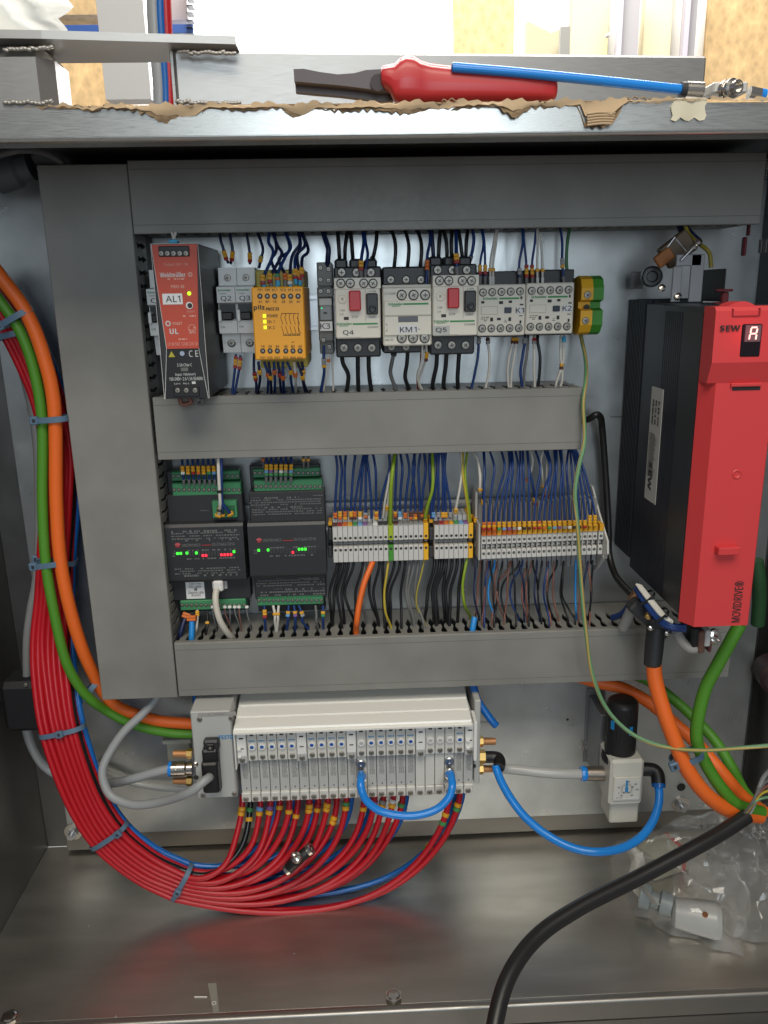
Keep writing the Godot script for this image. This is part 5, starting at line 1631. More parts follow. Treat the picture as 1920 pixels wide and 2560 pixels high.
func build_terminal_wires() -> void:
	var y := "marker_yellow"
	var og := "marker_orange"
	zoom(800, 1120, 3.456)
	var g := "blue wires from the middle duct to the two grey terminal strips"
	var t := [[132, 150, 132, og], [165, 188, 174, y], [226, 214, 217, og], [310, 290, 268, y], [384, 352, 302, og], [400, 370, 346, y], [412, 398, 394, "marker_grey"], [392, 418, 444, ""], [452, 480, 486, y], [596, 600, 520, ""], [660, 660, 650, y], [690, 712, 690, "marker_blue"], [742, 772, 738, og], [812, 818, 784, "marker_brown"], [826, 800, 824, "marker_brown"], [872, 850, 862, "marker_brown"], [896, 914, 880, "marker_brown"], [950, 945, 960, ""]]
	var tops := ["", "marker_orange", "marker_yellow", "marker_brown", "marker_brown", "marker_white"]
	for k in t.size():
		var q = t[k]
		var mk := []
		if q[3]:
			mk = [[0.93, q[3], q[3] if k % 2 else og]]
			if tops[k % 6]:
				mk[0].append(tops[k % 6])
		wire(ordinal(k) + " blue wire from the left dropping onto the long terminal strip", "wire_blue", 0.00135, [q[0], 20, 0.05, q[1], 180, 0.056 + k % 3 * 0.003, lerpf(q[1], q[2], 0.6), 350, 0.056, q[2], 500, 0.052, q[2], 610, 0.05], mk, "", g)
	t = [[1008, 1014, 980, "marker_blue"], [1032, 1022, 1024, "marker_grey"], [1050, 1062, 1062, y], [1062, 1076, 1086, y], [1090, 1078, 1126, "marker_grey"], [1000, 985, 965, ""]]
	for k in 6:
		var q = t[k]
		wire(ordinal(k) + " blue wire from the left dropping onto the short terminal strip", "wire_blue", 0.00135, [q[0], 20, 0.05, q[1], 180, 0.056, lerpf(q[1], q[2], 0.5), 350, 0.056, q[2], 500, 0.052, q[2], 608, 0.05], [[0.92, q[3], q[3]]] if q[3] else [], "", g)
	g = "pale and green wires among the blue ones over the terminals"
	wire("left white wire over the lime green terminal", "wire_white", 0.0013, [612, 100, 0.05, 592, 300, 0.06, 562, 460, 0.058, 545, 600, 0.05], [], "", g)
	wire("right white wire with yellow tag over the lime green terminal", "wire_white", 0.0013, [606, 200, 0.05, 598, 380, 0.06, 584, 500, 0.058, 572, 600, 0.05], [[0.72, y, y]], "", g)
	wire("bright green wire into the lime green terminal from above", "wire_lime", 0.0021, [652, 20, 0.05, 632, 160, 0.066, 614, 330, 0.07, 610, 500, 0.066, 608, 650, 0.058], [], "", g)
	wire("lime green wire into the yellow terminal of the long strip", "wire_lime", 0.0018, [966, 20, 0.05, 976, 200, 0.062, 970, 360, 0.066, 930, 500, 0.062, 908, 610, 0.056], [], "", g)
	wire("white wire with yellow tag over the short terminal strip", "wire_white", 0.0014, [1214, 20, 0.05, 1228, 180, 0.06, 1206, 360, 0.062, 1178, 500, 0.058, 1170, 600, 0.05], [[0.84, y, y]], "ferrule_white", g)
	for k in 2:
		wire(["left", "right"][k] + " yellow green wire into the yellow terminal of the short strip", "wire_lime" if k else "wire_yellow", 0.0013, [1236 + k * 38, 20, 0.05, 1232 + k * 22, 200, 0.062, 1255 + k * 14, 380, 0.064, 1276 + k * 14, 520, 0.06, 1284 + k * 14, 640, 0.056], [], "", g)
	wire("white wire hanging with yellow tag at the left of the three level strip", "wire_white", 0.0016, [1320, 20, 0.05, 1362, 110, 0.058, 1382, 230, 0.062, 1384, 330, 0.062, 1386, 385, 0.06], [[0.86, y]], "", g)
	# below the grey strips: black wires into the duct
	g = "black wires from the terminal strips down into the lower duct"
	var lo := [[150, 85, 102], [178, 125, 112], [215, 150, 190], [246, 190, 212], [290, 215, 300], [372, 310, 308], [440, 425, 500], [516, 462, 508], [548, 545, 560], [642, 580, 600], [690, 610, 612], [738, 700, 704], [776, 745, 800], [812, 765, 812], [850, 820, 900], [392, 350, 402]]
	for k in lo.size():
		var q = lo[k]
		var e := ZY(q[2], 1520 + (k % 3) * 18, 0.3187)
		var p := PackedVector3Array([Z(q[0], 950, 0.045), Z(q[0] - 6, 1040, 0.05), Z(q[1], 1230, 0.05), Z(lerpf(q[1], q[2], 0.35), 1370, 0.052), e + Vector3(0, 0.004, 0), e - Vector3(0, 0.02, 0.002)])
		wire_at(ordinal(k) + " black wire from the left under the long terminal strip", "wire_black" if k < 12 else "wire_grey", 0.0016, smooth(p, 5), [], "", g)
	lo = [[990, 935, 905], [1032, 975, 985], [1052, 990, 1005], [1092, 1065, 1080], [1140, 1085, 1105], [1185, 1130, 1118], [1232, 1200, 1190], [1075, 1000, 1020]]
	for k in lo.size():
		var q = lo[k]
		var e := ZY(q[2], 1505 + (k % 3) * 14, 0.3187)
		var p := PackedVector3Array([Z(q[0], 930, 0.045), Z(q[0] - 4, 1040, 0.05), Z(q[1], 1220, 0.05), Z(lerpf(q[1], q[2], 0.5), 1380, 0.052), e + Vector3(0, 0.004, 0), e - Vector3(0, 0.02, 0.002)])
		wire_at(ordinal(k) + " black wire from the left under the short terminal strip", "wire_black", 0.0019, smooth(p, 5), [], "", g)
	g = "coloured wires from the terminal strips down into the lower duct"
	var e := ZY(312, 1600, 0.3187)
	wire_at("thick orange cable bowing from the long terminal strip into the lower duct", "wire_orange", 0.0033, smooth(PackedVector3Array([Z(470, 950, 0.05), Z(440, 1020, 0.058), Z(378, 1180, 0.068), Z(336, 1360, 0.074), Z(318, 1500, 0.076), e + Vector3(0, 0.002, 0), e - Vector3(0, 0.03, 0.004)]), 6), [], "", g)
	e = ZY(615, 1555, 0.3187)
	wire_at("yellow wire from the lime green terminal into the lower duct", "wire_yellow", 0.0014, smooth(PackedVector3Array([Z(596, 950, 0.05), Z(578, 1080, 0.056), Z(556, 1250, 0.058), Z(566, 1420, 0.060), e, e - Vector3(0, 0.02, 0)]), 6), [], "", g)
	e = ZY(915, 1530, 0.3187)
	wire_at("thin dull yellow wire from the yellow terminal of the long strip", "pilz_back", 0.0009, smooth(PackedVector3Array([Z(905, 950, 0.05), Z(870, 1110, 0.054), Z(836, 1250, 0.056), Z(840, 1380, 0.056), e, e - Vector3(0, 0.02, 0)]), 6), [], "", g)
	e = ZY(1300, 1480, 0.3187)
	wire_at("lime green wire from the yellow terminal of the short strip into the duct", "wire_lime", 0.0016, smooth(PackedVector3Array([Z(1278, 930, 0.05), Z(1250, 1060, 0.056), Z(1232, 1200, 0.058), Z(1250, 1360, 0.058), e + Vector3(0, 0.002, 0), e - Vector3(0, 0.02, 0)]), 6), [], "", g)
	wire("bright blue cable end standing in the duct under the short terminal strip", "wire_cyan", 0.0034, [1334, 1466, 0.064, 1326, 1520, 0.068, 1316, 1580, 0.070, 1312, 1640, 0.064], [], "", g)
	var inside := PackedVector3Array()
	for k in 14:
		inside.append(Vector3(-0.16 + k * 0.02, 0.3045 + 0.004 * sin(k * 1.7), 0.064 + 0.005 * sin(k * 0.9)))
	whole("orange_cable", "thin orange cable lying inside the lowest duct, glimpsed through its slots", "cable", tb(smooth(inside, 4), 0.0030, 8), mat("wire_orange"), inside[0])
	# blue wires of the three level strip
	zoom(1160, 1120, 3.456)
	g = "blue wires fanning onto the three level terminals"
	var bunch := [[175, 178], [216, 262], [318, 352], [384, 392], [398, 402], [412, 424], [440, 470], [486, 488], [508, 512], [548, 560], [612, 660], [690, 745], [716, 752], [778, 790], [800, 800], [824, 845], [840, 850], [904, 886], [918, 930], [934, 965], [944, 985], [955, 1010], [962, 1030]]
	var top := ["marker_red", "marker_red", "marker_orange", "marker_green", "marker_blue", "marker_violet", "marker_grey", "marker_white", "charcoal", "marker_brown"]
	for k in 23:
		var q = bunch[k]
		var ex := 172.0 + k * 43.5
		var mk := [[0.965, og if k < 3 or k == 11 else y, y, top[k % 10]]]
		if k >= 21:
			mk = [[0.9, y, y, y, y]]
		var dy: float = -k * 0.9
		wire(ordinal(k) + " blue wire from the left onto the three level terminal strip", "wire_blue", 0.0012, [q[0], 5, 0.05, q[1], 170, 0.064 + k % 3 * 0.003, lerpf(q[1], ex, 0.45), 330, 0.072, lerpf(q[1], ex, 0.85), 500 + dy, 0.074, ex, 600 + dy, 0.0745, ex + 1, 690 + dy, 0.0738], mk, "", g)
	g = "white wires with tags above the three level terminals"
	wire("white wire with brown tag above the middle of the three level strip", "wire_white", 0.0014, [566, 10, 0.045, 592, 100, 0.05, 580, 200, 0.05, 545, 290, 0.046], [[0.95, "marker_orange"]], "", g)
	wire("left white wire ending in a yellow tag above the three level strip", "wire_white", 0.0013, [690, 10, 0.05, 664, 110, 0.055, 676, 220, 0.055, 686, 340, 0.05], [[0.97, y]], "", g)
	wire("right white wire ending in a yellow tag above the three level strip", "wire_white", 0.0013, [716, 120, 0.055, 716, 240, 0.058, 713, 350, 0.058, 712, 400, 0.056], [[0.95, y, y, "marker_red"]], "", g)
	wire("short blue wire ending in a yellow tag in front of the strip's rear", "wire_blue", 0.0013, [545, 10, 0.05, 560, 160, 0.058, 596, 330, 0.06, 616, 480, 0.056], [[0.96, y, y, "marker_red"]], "", g)
	wire("dark blue wire ending in a yellow tag at the strip's left end plate", "wire_blue", 0.0014, [168, 10, 0.05, 180, 200, 0.056, 168, 380, 0.06, 164, 480, 0.058], [[0.95, y, y]], "", g)
	# below
	g = "thin wires under the three level terminals"
	var lw := [[140, 118, 96, "wire_brown"], [155, 150, 160, "wire_black"], [200, 178, 158, "wire_brown"], [212, 180, 175, "wire_blue"], [262, 210, 270, "wire_cyan"], [230, 250, 275, "wire_black"], [285, 262, 240, "wire_brown"], [330, 290, 260, "wire_black"], [400, 285, 345, "wire_brown"], [470, 320, 370, "wire_black"], [390, 372, 345, "wire_brown"], [420, 440, 450, "wire_black"], [500, 400, 470, "wire_blue"], [545, 500, 545, "wire_brown"], [582, 536, 560, "wire_brown"], [545, 560, 560, "wire_black"], [598, 640, 660, "wire_black"], [630, 610, 655, "wire_navy"], [672, 640, 670, "wire_black"], [722, 716, 750, "wire_brown"], [800, 720, 765, "wire_black"], [775, 770, 815, "wire_brown"], [858, 835, 900, "wire_black"], [725, 690, 740, "wire_blue"], [965, 962, 970, "wire_cyan"], [1018, 1000, 985, "wire_brown"], [1066, 1030, 1050, "wire_navy"], [1075, 1095, 1085, "wire_brown"], [1110, 1100, 1078, "wire_black"], [100, 88, 130, "wire_navy"], [480, 520, 520, "wire_navy"], [860, 850, 960, "wire_black"]]
	for k in lw.size():
		var q = lw[k]
		var ee := ZY(q[2], 1500 + (k % 4) * 18 - k, 0.3187)
		var p := PackedVector3Array([Z(q[0], 930, 0.046), Z(q[0], 1020, 0.052), Z(lerpf(q[0], q[1], 0.8), 1150, 0.05 + k % 4 * 0.003), Z(q[1], 1280, 0.05 + k % 3 * 0.004), Z(lerpf(q[1], q[2], 0.6), 1410, 0.054), ee + Vector3(0, 0.003, 0), ee - Vector3(0, 0.02, 0.002)])
		wire_at(ordinal(k) + " thin wire from the left of those under the three level strip, " + (q[3] as String).trim_prefix("wire_"), q[3], 0.0009 if q[3] == "wire_brown" else 0.0011, smooth(p, 5), [], "", g)


func build_valves() -> void:
	zoom(440, 1700, 3.95)
	var zh := 0.100
	var zl := 0.093
	var zb := 0.097
	var x0 := -0.1601
	var w := 0.01062
	var y_top := Z(740, 528, zh).y
	var y_head := Z(740, 800, zh).y
	var y_lab := Z(740, 1118, zb).y
	var y_bot := Z(740, 1208, zb).y
	# head box with the sub-D plug
	var zf := 0.106
	var hb := thing("valve_terminal_head", "grey metal end box of the valve terminal with four corner screws", "control box", Z(365, 1160, 0.06))
	part("housing", face(137, 312, 606, 1160, 0.012, zf - 0.003, 0.0012), mat("head_grey"), hb)
	part("front_plate", face(140, 318, 596, 1156, zf - 0.0029, zf, 0.0008), mat("head_grey"), hb)
	for q in [[233, 388], [545, 376], [268, 1140], [577, 1124]]:
		screw(hb, Z(q[0], q[1], zf + 0.0002), 0.0028, q[0])
	part("earth_screw", lt(Z(192, 830, zf), Vector3.BACK, [[0, 0.0001], [0.003, 0.0001], [0.003, 0.0008], [0.0018, 0.002], [0, 0.0024]], 12), mat("nickel"), hb)
	shared("hole", ring_mesh(), hb, Z(200, 962, zf + 0.0002), Basis.from_scale(Vector3(0.0027, 0.0027, 0.002)))
	zt("FESTO", hb, 420, 548, 564, 580, zf + 0.0003, mat("brand_blue"), true)
	part("type_plate", face(216, 326, 592, 352, zf, zf + 0.0003, 0.0001), mat("grey_plate", 0.34, 0.33, 0.31, 0.5), hb)
	dashes(hb, 320, 332, 480, 346, zf + 0.0005, 1, mat("faint_ink"), 0.9)
	var pl := thing("data_plug", "black angled multipole plug with a thick grey cable on the valve terminal's end box", "plug", Z(340, 1125, zf + 0.01))
	part("plug_body", face(243, 830, 432, 1124, zf + 0.0002, zf + 0.018, 0.002), mat("black"), pl)
	part("plug_neck", face(250, 700, 420, 832, zf + 0.0002, zf + 0.013, 0.002), mat("black"), pl)
	part("plug_head", face(264, 606, 428, 702, zf + 0.0002, zf + 0.010, 0.002), mat("charcoal"), pl)
	part("latch", face(300, 640, 376, 704, zf + 0.0101, zf + 0.0125, 0.0006), mat("black"), pl)
	part("flank", face(412, 790, 440, 1118, zf + 0.0002, zf + 0.012, 0.001), mat("charcoal"), pl)
	screw(pl, Z(336, 676, zf + 0.0128), 0.0016)
	var pts := PackedVector3Array([P(528, 1940, zf + 0.012), P(514, 1950, zf + 0.026), P(472, 1981, zf + 0.030), P(405, 2004, 0.118), P(337, 2012, 0.108), P(284, 1994, 0.100), P(262, 1962, 0.094), P(257, 1921, 0.088), P(277, 1877, 0.080), P(310, 1829, 0.072), P(354, 1787, 0.064), P(392, 1745, 0.054), P(420, 1705, 0.045)])
	part("cable", tb(smooth(pts, 8), 0.0047, 14), mat("cable_grey"), pl)
	# fittings on the left end
	zoom(0, 1600, 2.9625)
	for q in [[842, 0.056, "upper"], [1043, 0.050, "lower"]]:
		var o := thing("silencer", q[2] + " bronze silencer with brass nut at the left end of the valve terminal", "silencer", Z(1340, q[0], q[1]), "bronze silencers of the valve terminal")
		part("sinter_body", cy(Z(1284, q[0], q[1]), Z(1384, q[0], q[1]), 0.0036, 0.0038, 14), mat("bronze"), o)
		var nut := MB.new()
		nut.hexn(Z(1384, q[0], q[1]), Z(1424, q[0], q[1]), 0.0056)
		part("nut", nut, mat("brass"), o)
	var fo := thing("push_in_fitting", "large nickel push-in fitting with blue ring at the valve terminal's left end", "fitting", Z(1340, 955, 0.055))
	part("barrel", lt(Z(1270, 955, 0.055), Vector3.RIGHT, [[0.0, 0], [0.0078, 0], [0.0088, 0.001], [0.0088, 0.006], [0.0083, 0.0065], [0.0088, 0.007], [0.0088, 0.016], [0.0075, 0.018], [0.0075, 0.024], [0, 0.024]], 22), mat("nickel"), fo)
	part("release_ring", lt(Z(1252, 955, 0.055), Vector3.RIGHT, [[0.0, 0], [0.0085, 0], [0.0085, 0.0035], [0, 0.0035]], 20), mat("hose_bright"), fo)
	whole("grey_hose", "grey air hose running from behind the red hoses to the nickel fitting", "hose", tb(rail([1255, 955, 0.055, 1130, 985, 0.056, 980, 1028, 0.055, 800, 1062, 0.045, 560, 1040, 0.03, 400, 985, 0.02, 300, 900, 0.02, 225, 760, 0.03, 182, 590, 0.045, 178, 540, 0.05], 7, true), 0.0052, 12), mat("hose_grey"), Z(1255, 955, 0.055))
	whole("translucent_hose", "pale thin hose lying on the plate behind the grey cable loop", "hose", tb(rail([1420, 1108, 0.012, 1200, 1095, 0.010, 1000, 1060, 0.009, 860, 1010, 0.009, 700, 940, 0.009], 7, true), 0.0040, 10), mat("pale_hose", 0.42, 0.42, 0.40, 0.3), Z(1350, 1105, 0.012))
	var bk := thing("rail_bracket", "small grey angle bracket behind the brass silencers", "bracket", Z(1310, 900, 0.01))
	part("shelf", face(1200, 746, 1412, 768, 0.001, 0.030, 0.0005), mat("olive_plate", 0.38, 0.37, 0.31, 0.5), bk)
	part("web", face(1232, 769, 1412, 900, 0.001, 0.012, 0.0005), mat("olive_plate"), bk)
	# slices
	zoom(440, 1700, 3.95)
	var kinds := "evvvvvsvvvvsfvvvvvsgghve"
	var heads := {}
	var g := "slices of the valve terminal"
	for k in 24:
		var t := kinds[k]
		var xa := x0 + k * w
		var xb := xa + w
		var xc := (xa + xb) / 2
		var lab: String = {"e": "end slice with white clip block at the %s end of the valve terminal", "v": "%s valve slice from the left with a blue button", "s": "%s white spacer slice from the left between the blue button valves", "f": "grey slice carrying the left end of the bright blue loop hose", "g": "%s blank grey slice without label to the right of the last spacer", "h": "blank slice carrying the right end of the bright blue loop hose"}[t]
		if t == "e":
			lab = lab % ("left" if k == 0 else "right")
		elif lab.contains("%s"):
			var cnt := 0
			for j in k:
				if kinds[j] == t: cnt += 1
			lab = lab % ordinal(cnt)
		var o := thing("valve_slice", lab, "valve slice", Vector3(xc, y_bot, 0.06), g)
		var gp := 0.0003
		var white := t == "s" or t == "e"
		var hd := part("head", bx(Vector3(xa + gp, y_head, 0.02), Vector3(xb - gp, y_top + 0.004, zh + (0.004 if white else 0.0)), 0.0006), mat("white") if white else mat("valve_white"), o)
		var plain: bool = t in ["g", "h", "f"] or k == 18
		part("label_field", bx(Vector3(xa + gp, y_lab + 0.0002, 0.02), Vector3(xb - gp, y_head - 0.0003, zl + (0.002 if plain else 0.0)), 0.0004), mat("valve_white") if plain else mat("valve_grey"), o)
		var ft := part("foot", bx(Vector3(xa + gp, y_bot, 0.02), Vector3(xb - gp, y_lab, zb), 0.0008), mat("valve_white"), o)
		screw(ft, Vector3(xc - 0.0005, y_bot + 0.0042, zb + 0.0002), 0.0031, k * 0.9)
		var ys := Z(740, 762, zh).y
		var yb := Z(740, 655, zh).y
		if white:
			part("slot", bx(Vector3(xc - 0.0022, yb - 0.0008, zh + 0.004), Vector3(xc + 0.0022, yb + 0.0004, zh + 0.0043), 0.0001), mat("ink"), hd)
			part("slot", bx(Vector3(xc - 0.0022, y_top - 0.0042, zh + 0.004), Vector3(xc + 0.0022, y_top - 0.0026, zh + 0.0043), 0.0001), mat("ink"), hd)
			part("notch", bx(Vector3(xa + 0.0006, ys - 0.0045, zh + 0.0002), Vector3(xb - 0.0006, ys + 0.0045, zh + 0.0044), 0.0004), mat("valve_grey"), hd)
			screw(hd, Vector3(xc, ys - 0.0005, zh + 0.0046), 0.0030, k)
			if t == "e":
				for yy in [0.012, 0.003]:
					part("clip", bx(Vector3(xa + 0.001, ys + yy, zh + 0.0042), Vector3(xa + 0.0048, ys + yy + 0.003, zh + 0.007), 0.0005), mat("white"), hd)
		else:
			screw(hd, Vector3(xc, ys, zh + 0.0002), 0.0029, k * 0.7)
			part("button_collar", lt(Vector3(xc, yb, zh), Vector3.BACK, [[0, 0.0001], [0.0043, 0.0001], [0.0043, 0.0015], [0.0036, 0.0026], [0.0022, 0.0028], [0.0020, 0.0012], [0, 0.0012]], 20), mat("white"), hd)
			part("button", lt(Vector3(xc, yb, zh + 0.0013), Vector3.BACK, [[0, 0.0], [0.0019, 0.0], [0.0019, 0.0012], [0, 0.0015]], 14), mat("button_blue", 0.01, 0.09, 0.42, 0.4) if t == "v" else mat("valve_grey"), hd)
			part("top_mark", bx(Vector3(xc - 0.002, y_top - 0.0032, zh), Vector3(xc + 0.002, y_top - 0.0014, zh + 0.0003), 0.0001), mat("ink"), hd)
			if t == "v":
				txt("FESTO", hd, Vector3(xc, yb + 0.0062, zh + 0.0003), 0.0068, 0.0016, mat("brand_blue"), true)
		if not plain:
			var a := MB.new()
			for r in 15:
				var yy := y_head - 0.003 - r * 0.0016
				var x := xc - 0.0026 + rng.randf() * 0.001
				while x < xc + 0.0026:
					var l := rng.randf_range(0.0006, 0.0018)
					a.quad(Vector3(x, yy - 0.0005, zl + 0.0002), Vector3(x + l, yy - 0.0005, zl + 0.0002), Vector3(x + l, yy + 0.0004, zl + 0.0002), Vector3(x, yy + 0.0004, zl + 0.0002), Vector3.BACK)
					x += l + 0.0006
			part("print", a, mat("faint_ink"), o)
			txt("P", o, Vector3(xc + 0.0006, y_lab + 0.0036, zl + 0.0003), 0.0012, 0.0018, mat("ink"), true)
	# label carrier rail over the slices
	var prof := PackedVector2Array()
	# three raised bands with grooves between them, stepping down towards the front
	var pa := Z(1100, 128, 0.046)
	var pb := Z(1100, 520, 0.1135)
	var slope := Vector2(pb.z - pa.z, pb.y - pa.y)
	var up2 := Vector2(-slope.y, slope.x).normalized()
	for q in [[0.0, 0.0], [0.0, 0.0030], [0.33, 0.0030], [0.345, 0.0004], [0.365, 0.0004], [0.38, 0.0026], [0.615, 0.0026], [0.63, 0.0002], [0.65, 0.0002], [0.665, 0.0026], [0.90, 0.0026], [0.915, 0.0006], [0.955, 0.0006], [0.97, 0.0022], [1.0, 0.0014]]:
		prof.append(Vector2(pa.z, pa.y) + slope * q[0] + up2 * q[1])
	var last := prof[prof.size() - 1]
	prof.append(last + Vector2(-0.0005, -0.0022))
	prof.append(last + Vector2(-0.006, -0.0018))
	prof.append(Vector2(0.050, prof[0].y - 0.006))
	var cv := thing("label_rail", "bright ribbed aluminium label rail along the top of the valve terminal", "rail", Vector3(-0.03, last.y, 0.08))
	var mb := MB.new()
	mb.prism(prof, Vector3(x0 - 0.0006, 0, 0), Vector3.BACK, Vector3.UP, Vector3(24 * w - 0.004, 0, 0))
	part("profile", mb, mat("alu_cream"), cv)
	for s in [0, 1]:
		part("holder", bx(Vector3(x0 + s * 24 * w - (0.0016 if s == 0 else 0.002), y_head - 0.004, 0.085), Vector3(x0 + s * 24 * w + (-0.0002 if s == 0 else 0.0016), last.y + 0.001, 0.110), 0.0005), mat("white"), cv)
	# right end plate and its fittings
	zoom(800, 1700, 3.607)
	var xe := x0 + 24 * w
	var ep := thing("valve_end_plate", "grey end plate at the right of the valve terminal", "end plate", Vector3(xe + 0.004, y_bot, 0.05))
	part("plate", bx(Vector3(xe + 0.0018, y_bot + 0.006, 0.02), Vector3(xe + 0.0085, Z(1410, 185, 0.088).y, 0.088), 0.001), mat("head_grey"), ep)
	shared("hole", ring_mesh(), ep, Z(1392, 776, 0.0883), Basis.from_scale(Vector3(0.002, 0.0026, 0.002)))
	for q in [[552, 0.06, "upper"], [800, 0.056, "lower"]]:
		var o := thing("silencer", q[2] + " bronze silencer with brass nut at the right end of the valve terminal", "silencer", Z(1500, q[0], q[1]), "bronze silencers of the valve terminal")
		var nut := MB.new()
		nut.hexn(Vector3(xe + 0.0086, Z(1440, q[0], q[1]).y, q[1]), Z(1468, q[0], q[1]), 0.0062)
		part("nut", nut, mat("brass"), o)
		part("sinter_body", cy(Z(1468, q[0], q[1]), Z(1582, q[0], q[1]), 0.0042, 0.0040, 14), mat("bronze"), o)
	var el := thing("elbow_fitting", "black elbow fitting with brass nut at the right end of the valve terminal", "fitting", Z(1560, 760, 0.06))
	var nt := MB.new()
	nt.hexn(Z(1424, 690, 0.064), Z(1486, 690, 0.064), 0.0080)
	part("nut", nt, mat("brass"), el)
	part("elbow", tb(smooth(PackedVector3Array([Z(1486, 694, 0.064), Z(1560, 694, 0.064), Z(1604, 704, 0.066), Z(1620, 740, 0.072), Z(1612, 790, 0.08)]), 7), 0.0068, 16), mat("black"), el)
	# bright blue loop hose between two slices
	var lp := thing("loop_hose", "bright blue hose loop joining two blank slices of the valve terminal", "hose", Z(770, 1230, 0.12))
	var ls := PackedVector3Array([Z(370, 850, 0.108), Z(368, 900, 0.122), Z(372, 980, 0.130), Z(420, 1090, 0.134), Z(540, 1180, 0.137), Z(720, 1222, 0.139), Z(900, 1216, 0.139), Z(1060, 1160, 0.137), Z(1160, 1060, 0.133), Z(1192, 960, 0.127), Z(1184, 880, 0.117), Z(1178, 842, 0.108)])
	part("tube", tb(smooth(ls, 8), 0.0042, 14), mat("hose_bright"), lp)
	for q in [[368, 752, 836], [1164, 728, 812]]:
		part("port_plug", lt(Z(q[0], q[1], zl + 0.0015), Vector3.BACK, [[0, 0], [0.0055, 0], [0.0055, 0.0025], [0.0044, 0.0034], [0.0018, 0.0034], [0.0016, 0.0022], [0, 0.0022]], 22), mat("zinc"), lp)
		part("fitting", lt(Z(q[0] + 2, q[2], zl + 0.002), Vector3(0, -0.18, 1), [[0, 0], [0.0056, 0], [0.0056, 0.009], [0.0050, 0.0102], [0, 0.0102]], 20), mat("nickel"), lp)
		part("release_ring", lt(Z(q[0] + 6, q[2] + 30, zl + 0.0125), Vector3(0, -0.35, 1), [[0, 0], [0.0053, 0], [0.0050, 0.0025], [0, 0.0025]], 20), mat("hose_bright"), lp)
	part("port_plug", lt(Z(1150, 910, zl + 0.0015), Vector3.BACK, [[0, 0], [0.0050, 0], [0.0050, 0.0020], [0, 0.0024]], 20), mat("zinc"), lp)
	# stub of blue tube hanging out of the duct
	whole("blue_tube_stub", "loose end of blue tube hanging from the lowest duct right of the label rail", "hose", tb(rail([55, -120, 0.05, 1375, 20, 0.06, 1420, 180, 0.07, 1500, 300, 0.078, 1560, 380, 0.082, 1590, 412, 0.083].slice(3), 7, true), 0.0042, 12), mat("hose_blue"), Z(1590, 412, 0.083))
	whole("blue_tube_short", "short bit of blue tube between the duct and the end box", "hose", tb(rail([489, 1730, 0.05, 490, 1750, 0.05, 493, 1772, 0.05, 493, 1790, 0.05]), 0.0040, 10), mat("hose_blue"), P(491, 1780, 0.05))


func strap(desc: String, c: Vector3, nrm: Vector3, tg: Vector3, a: float, b: float, w: float, head_u: float, m := "tie") -> void:
	# a cable tie: flat band round a bundle with its locking head
	var o := thing("cable_tie", desc, "cable tie", c, "blue grey cable ties")
	var dp := nrm.cross(tg).normalized()
	if dp.z < 0.0: dp = -dp
	var mb := MB.new()
	var n := 28
	var ring := []
	for k in n:
		var u := TAU * k / n
		var cs := cos(u)
		var sn := sin(u)
		var p := nrm * (signf(cs) * pow(absf(cs), 0.7) * a) + dp * (signf(sn) * pow(absf(sn), 0.7) * b)
		ring.append([c + p, (nrm * cs / a + dp * sn / b).normalized()])
	for k in n:
		var q0 = ring[k]
		var q1 = ring[(k + 1) % n]
		var h := tg * (w / 2)
		var t0: Vector3 = q0[1] * 0.0011
		var t1: Vector3 = q1[1] * 0.0011
		mb.tri(q0[0] + t0 - h, q1[0] + t1 - h, q1[0] + t1 + h, q0[1], q1[1], q1[1])
		mb.tri(q0[0] + t0 - h, q1[0] + t1 + h, q0[0] + t0 + h, q0[1], q1[1], q0[1])
		mb.quad(q0[0] + h, q1[0] + h, q1[0] + t1 + h, q0[0] + t0 + h, tg)
		mb.quad(q0[0] - h, q1[0] - h, q1[0] + t1 - h, q0[0] + t0 - h, -tg)
	part("band", mb, mat(m), o)
	var hp := c + nrm * (head_u * a) + dp * (b * (1.0 if absf(head_u) < 0.8 else 0.45) + 0.0018)
	var hd := MB.new()
	hd.t = Transform3D(Basis(nrm, tg, nrm.cross(tg)), hp)
	hd.box(Vector3.ZERO, Vector3(w * 1.5, w * 1.45, w * 0.9), 0.0008)
	part("head", hd, mat(m), o)
	var sl := MB.new()
	sl.t = hd.t
	var zs := 1.0 if nrm.cross(tg).z > 0.0 else -1.0
	sl.box(Vector3(0, 0, zs * w * 0.46), Vector3(w * 0.5, w * 0.6, 0.0004), 0.0)
	part("slot", sl, mat("charcoal"), o)


func bundle_path() -> Array:
	# centre of the hose bundle: x, y, z and half width in metres
	return [[452, 2212, 0.105, 0.0175], [360, 2168, 0.102, 0.0180], [270, 2093, 0.098, 0.0185], [205, 1985, 0.092, 0.0180], [152, 1830, 0.082, 0.0185], [131, 1700, 0.066, 0.0185], [124, 1600, 0.054, 0.0175], [130, 1500, 0.047, 0.0160], [136, 1400, 0.044, 0.0150], [146, 1250, 0.046, 0.0145], [146, 1130, 0.044, 0.0140], [120, 1010, 0.046, 0.0135], [84, 915, 0.050, 0.0130], [40, 826, 0.056, 0.0125], [-14, 745, 0.062, 0.0120], [-70, 680, 0.066, 0.0120]]


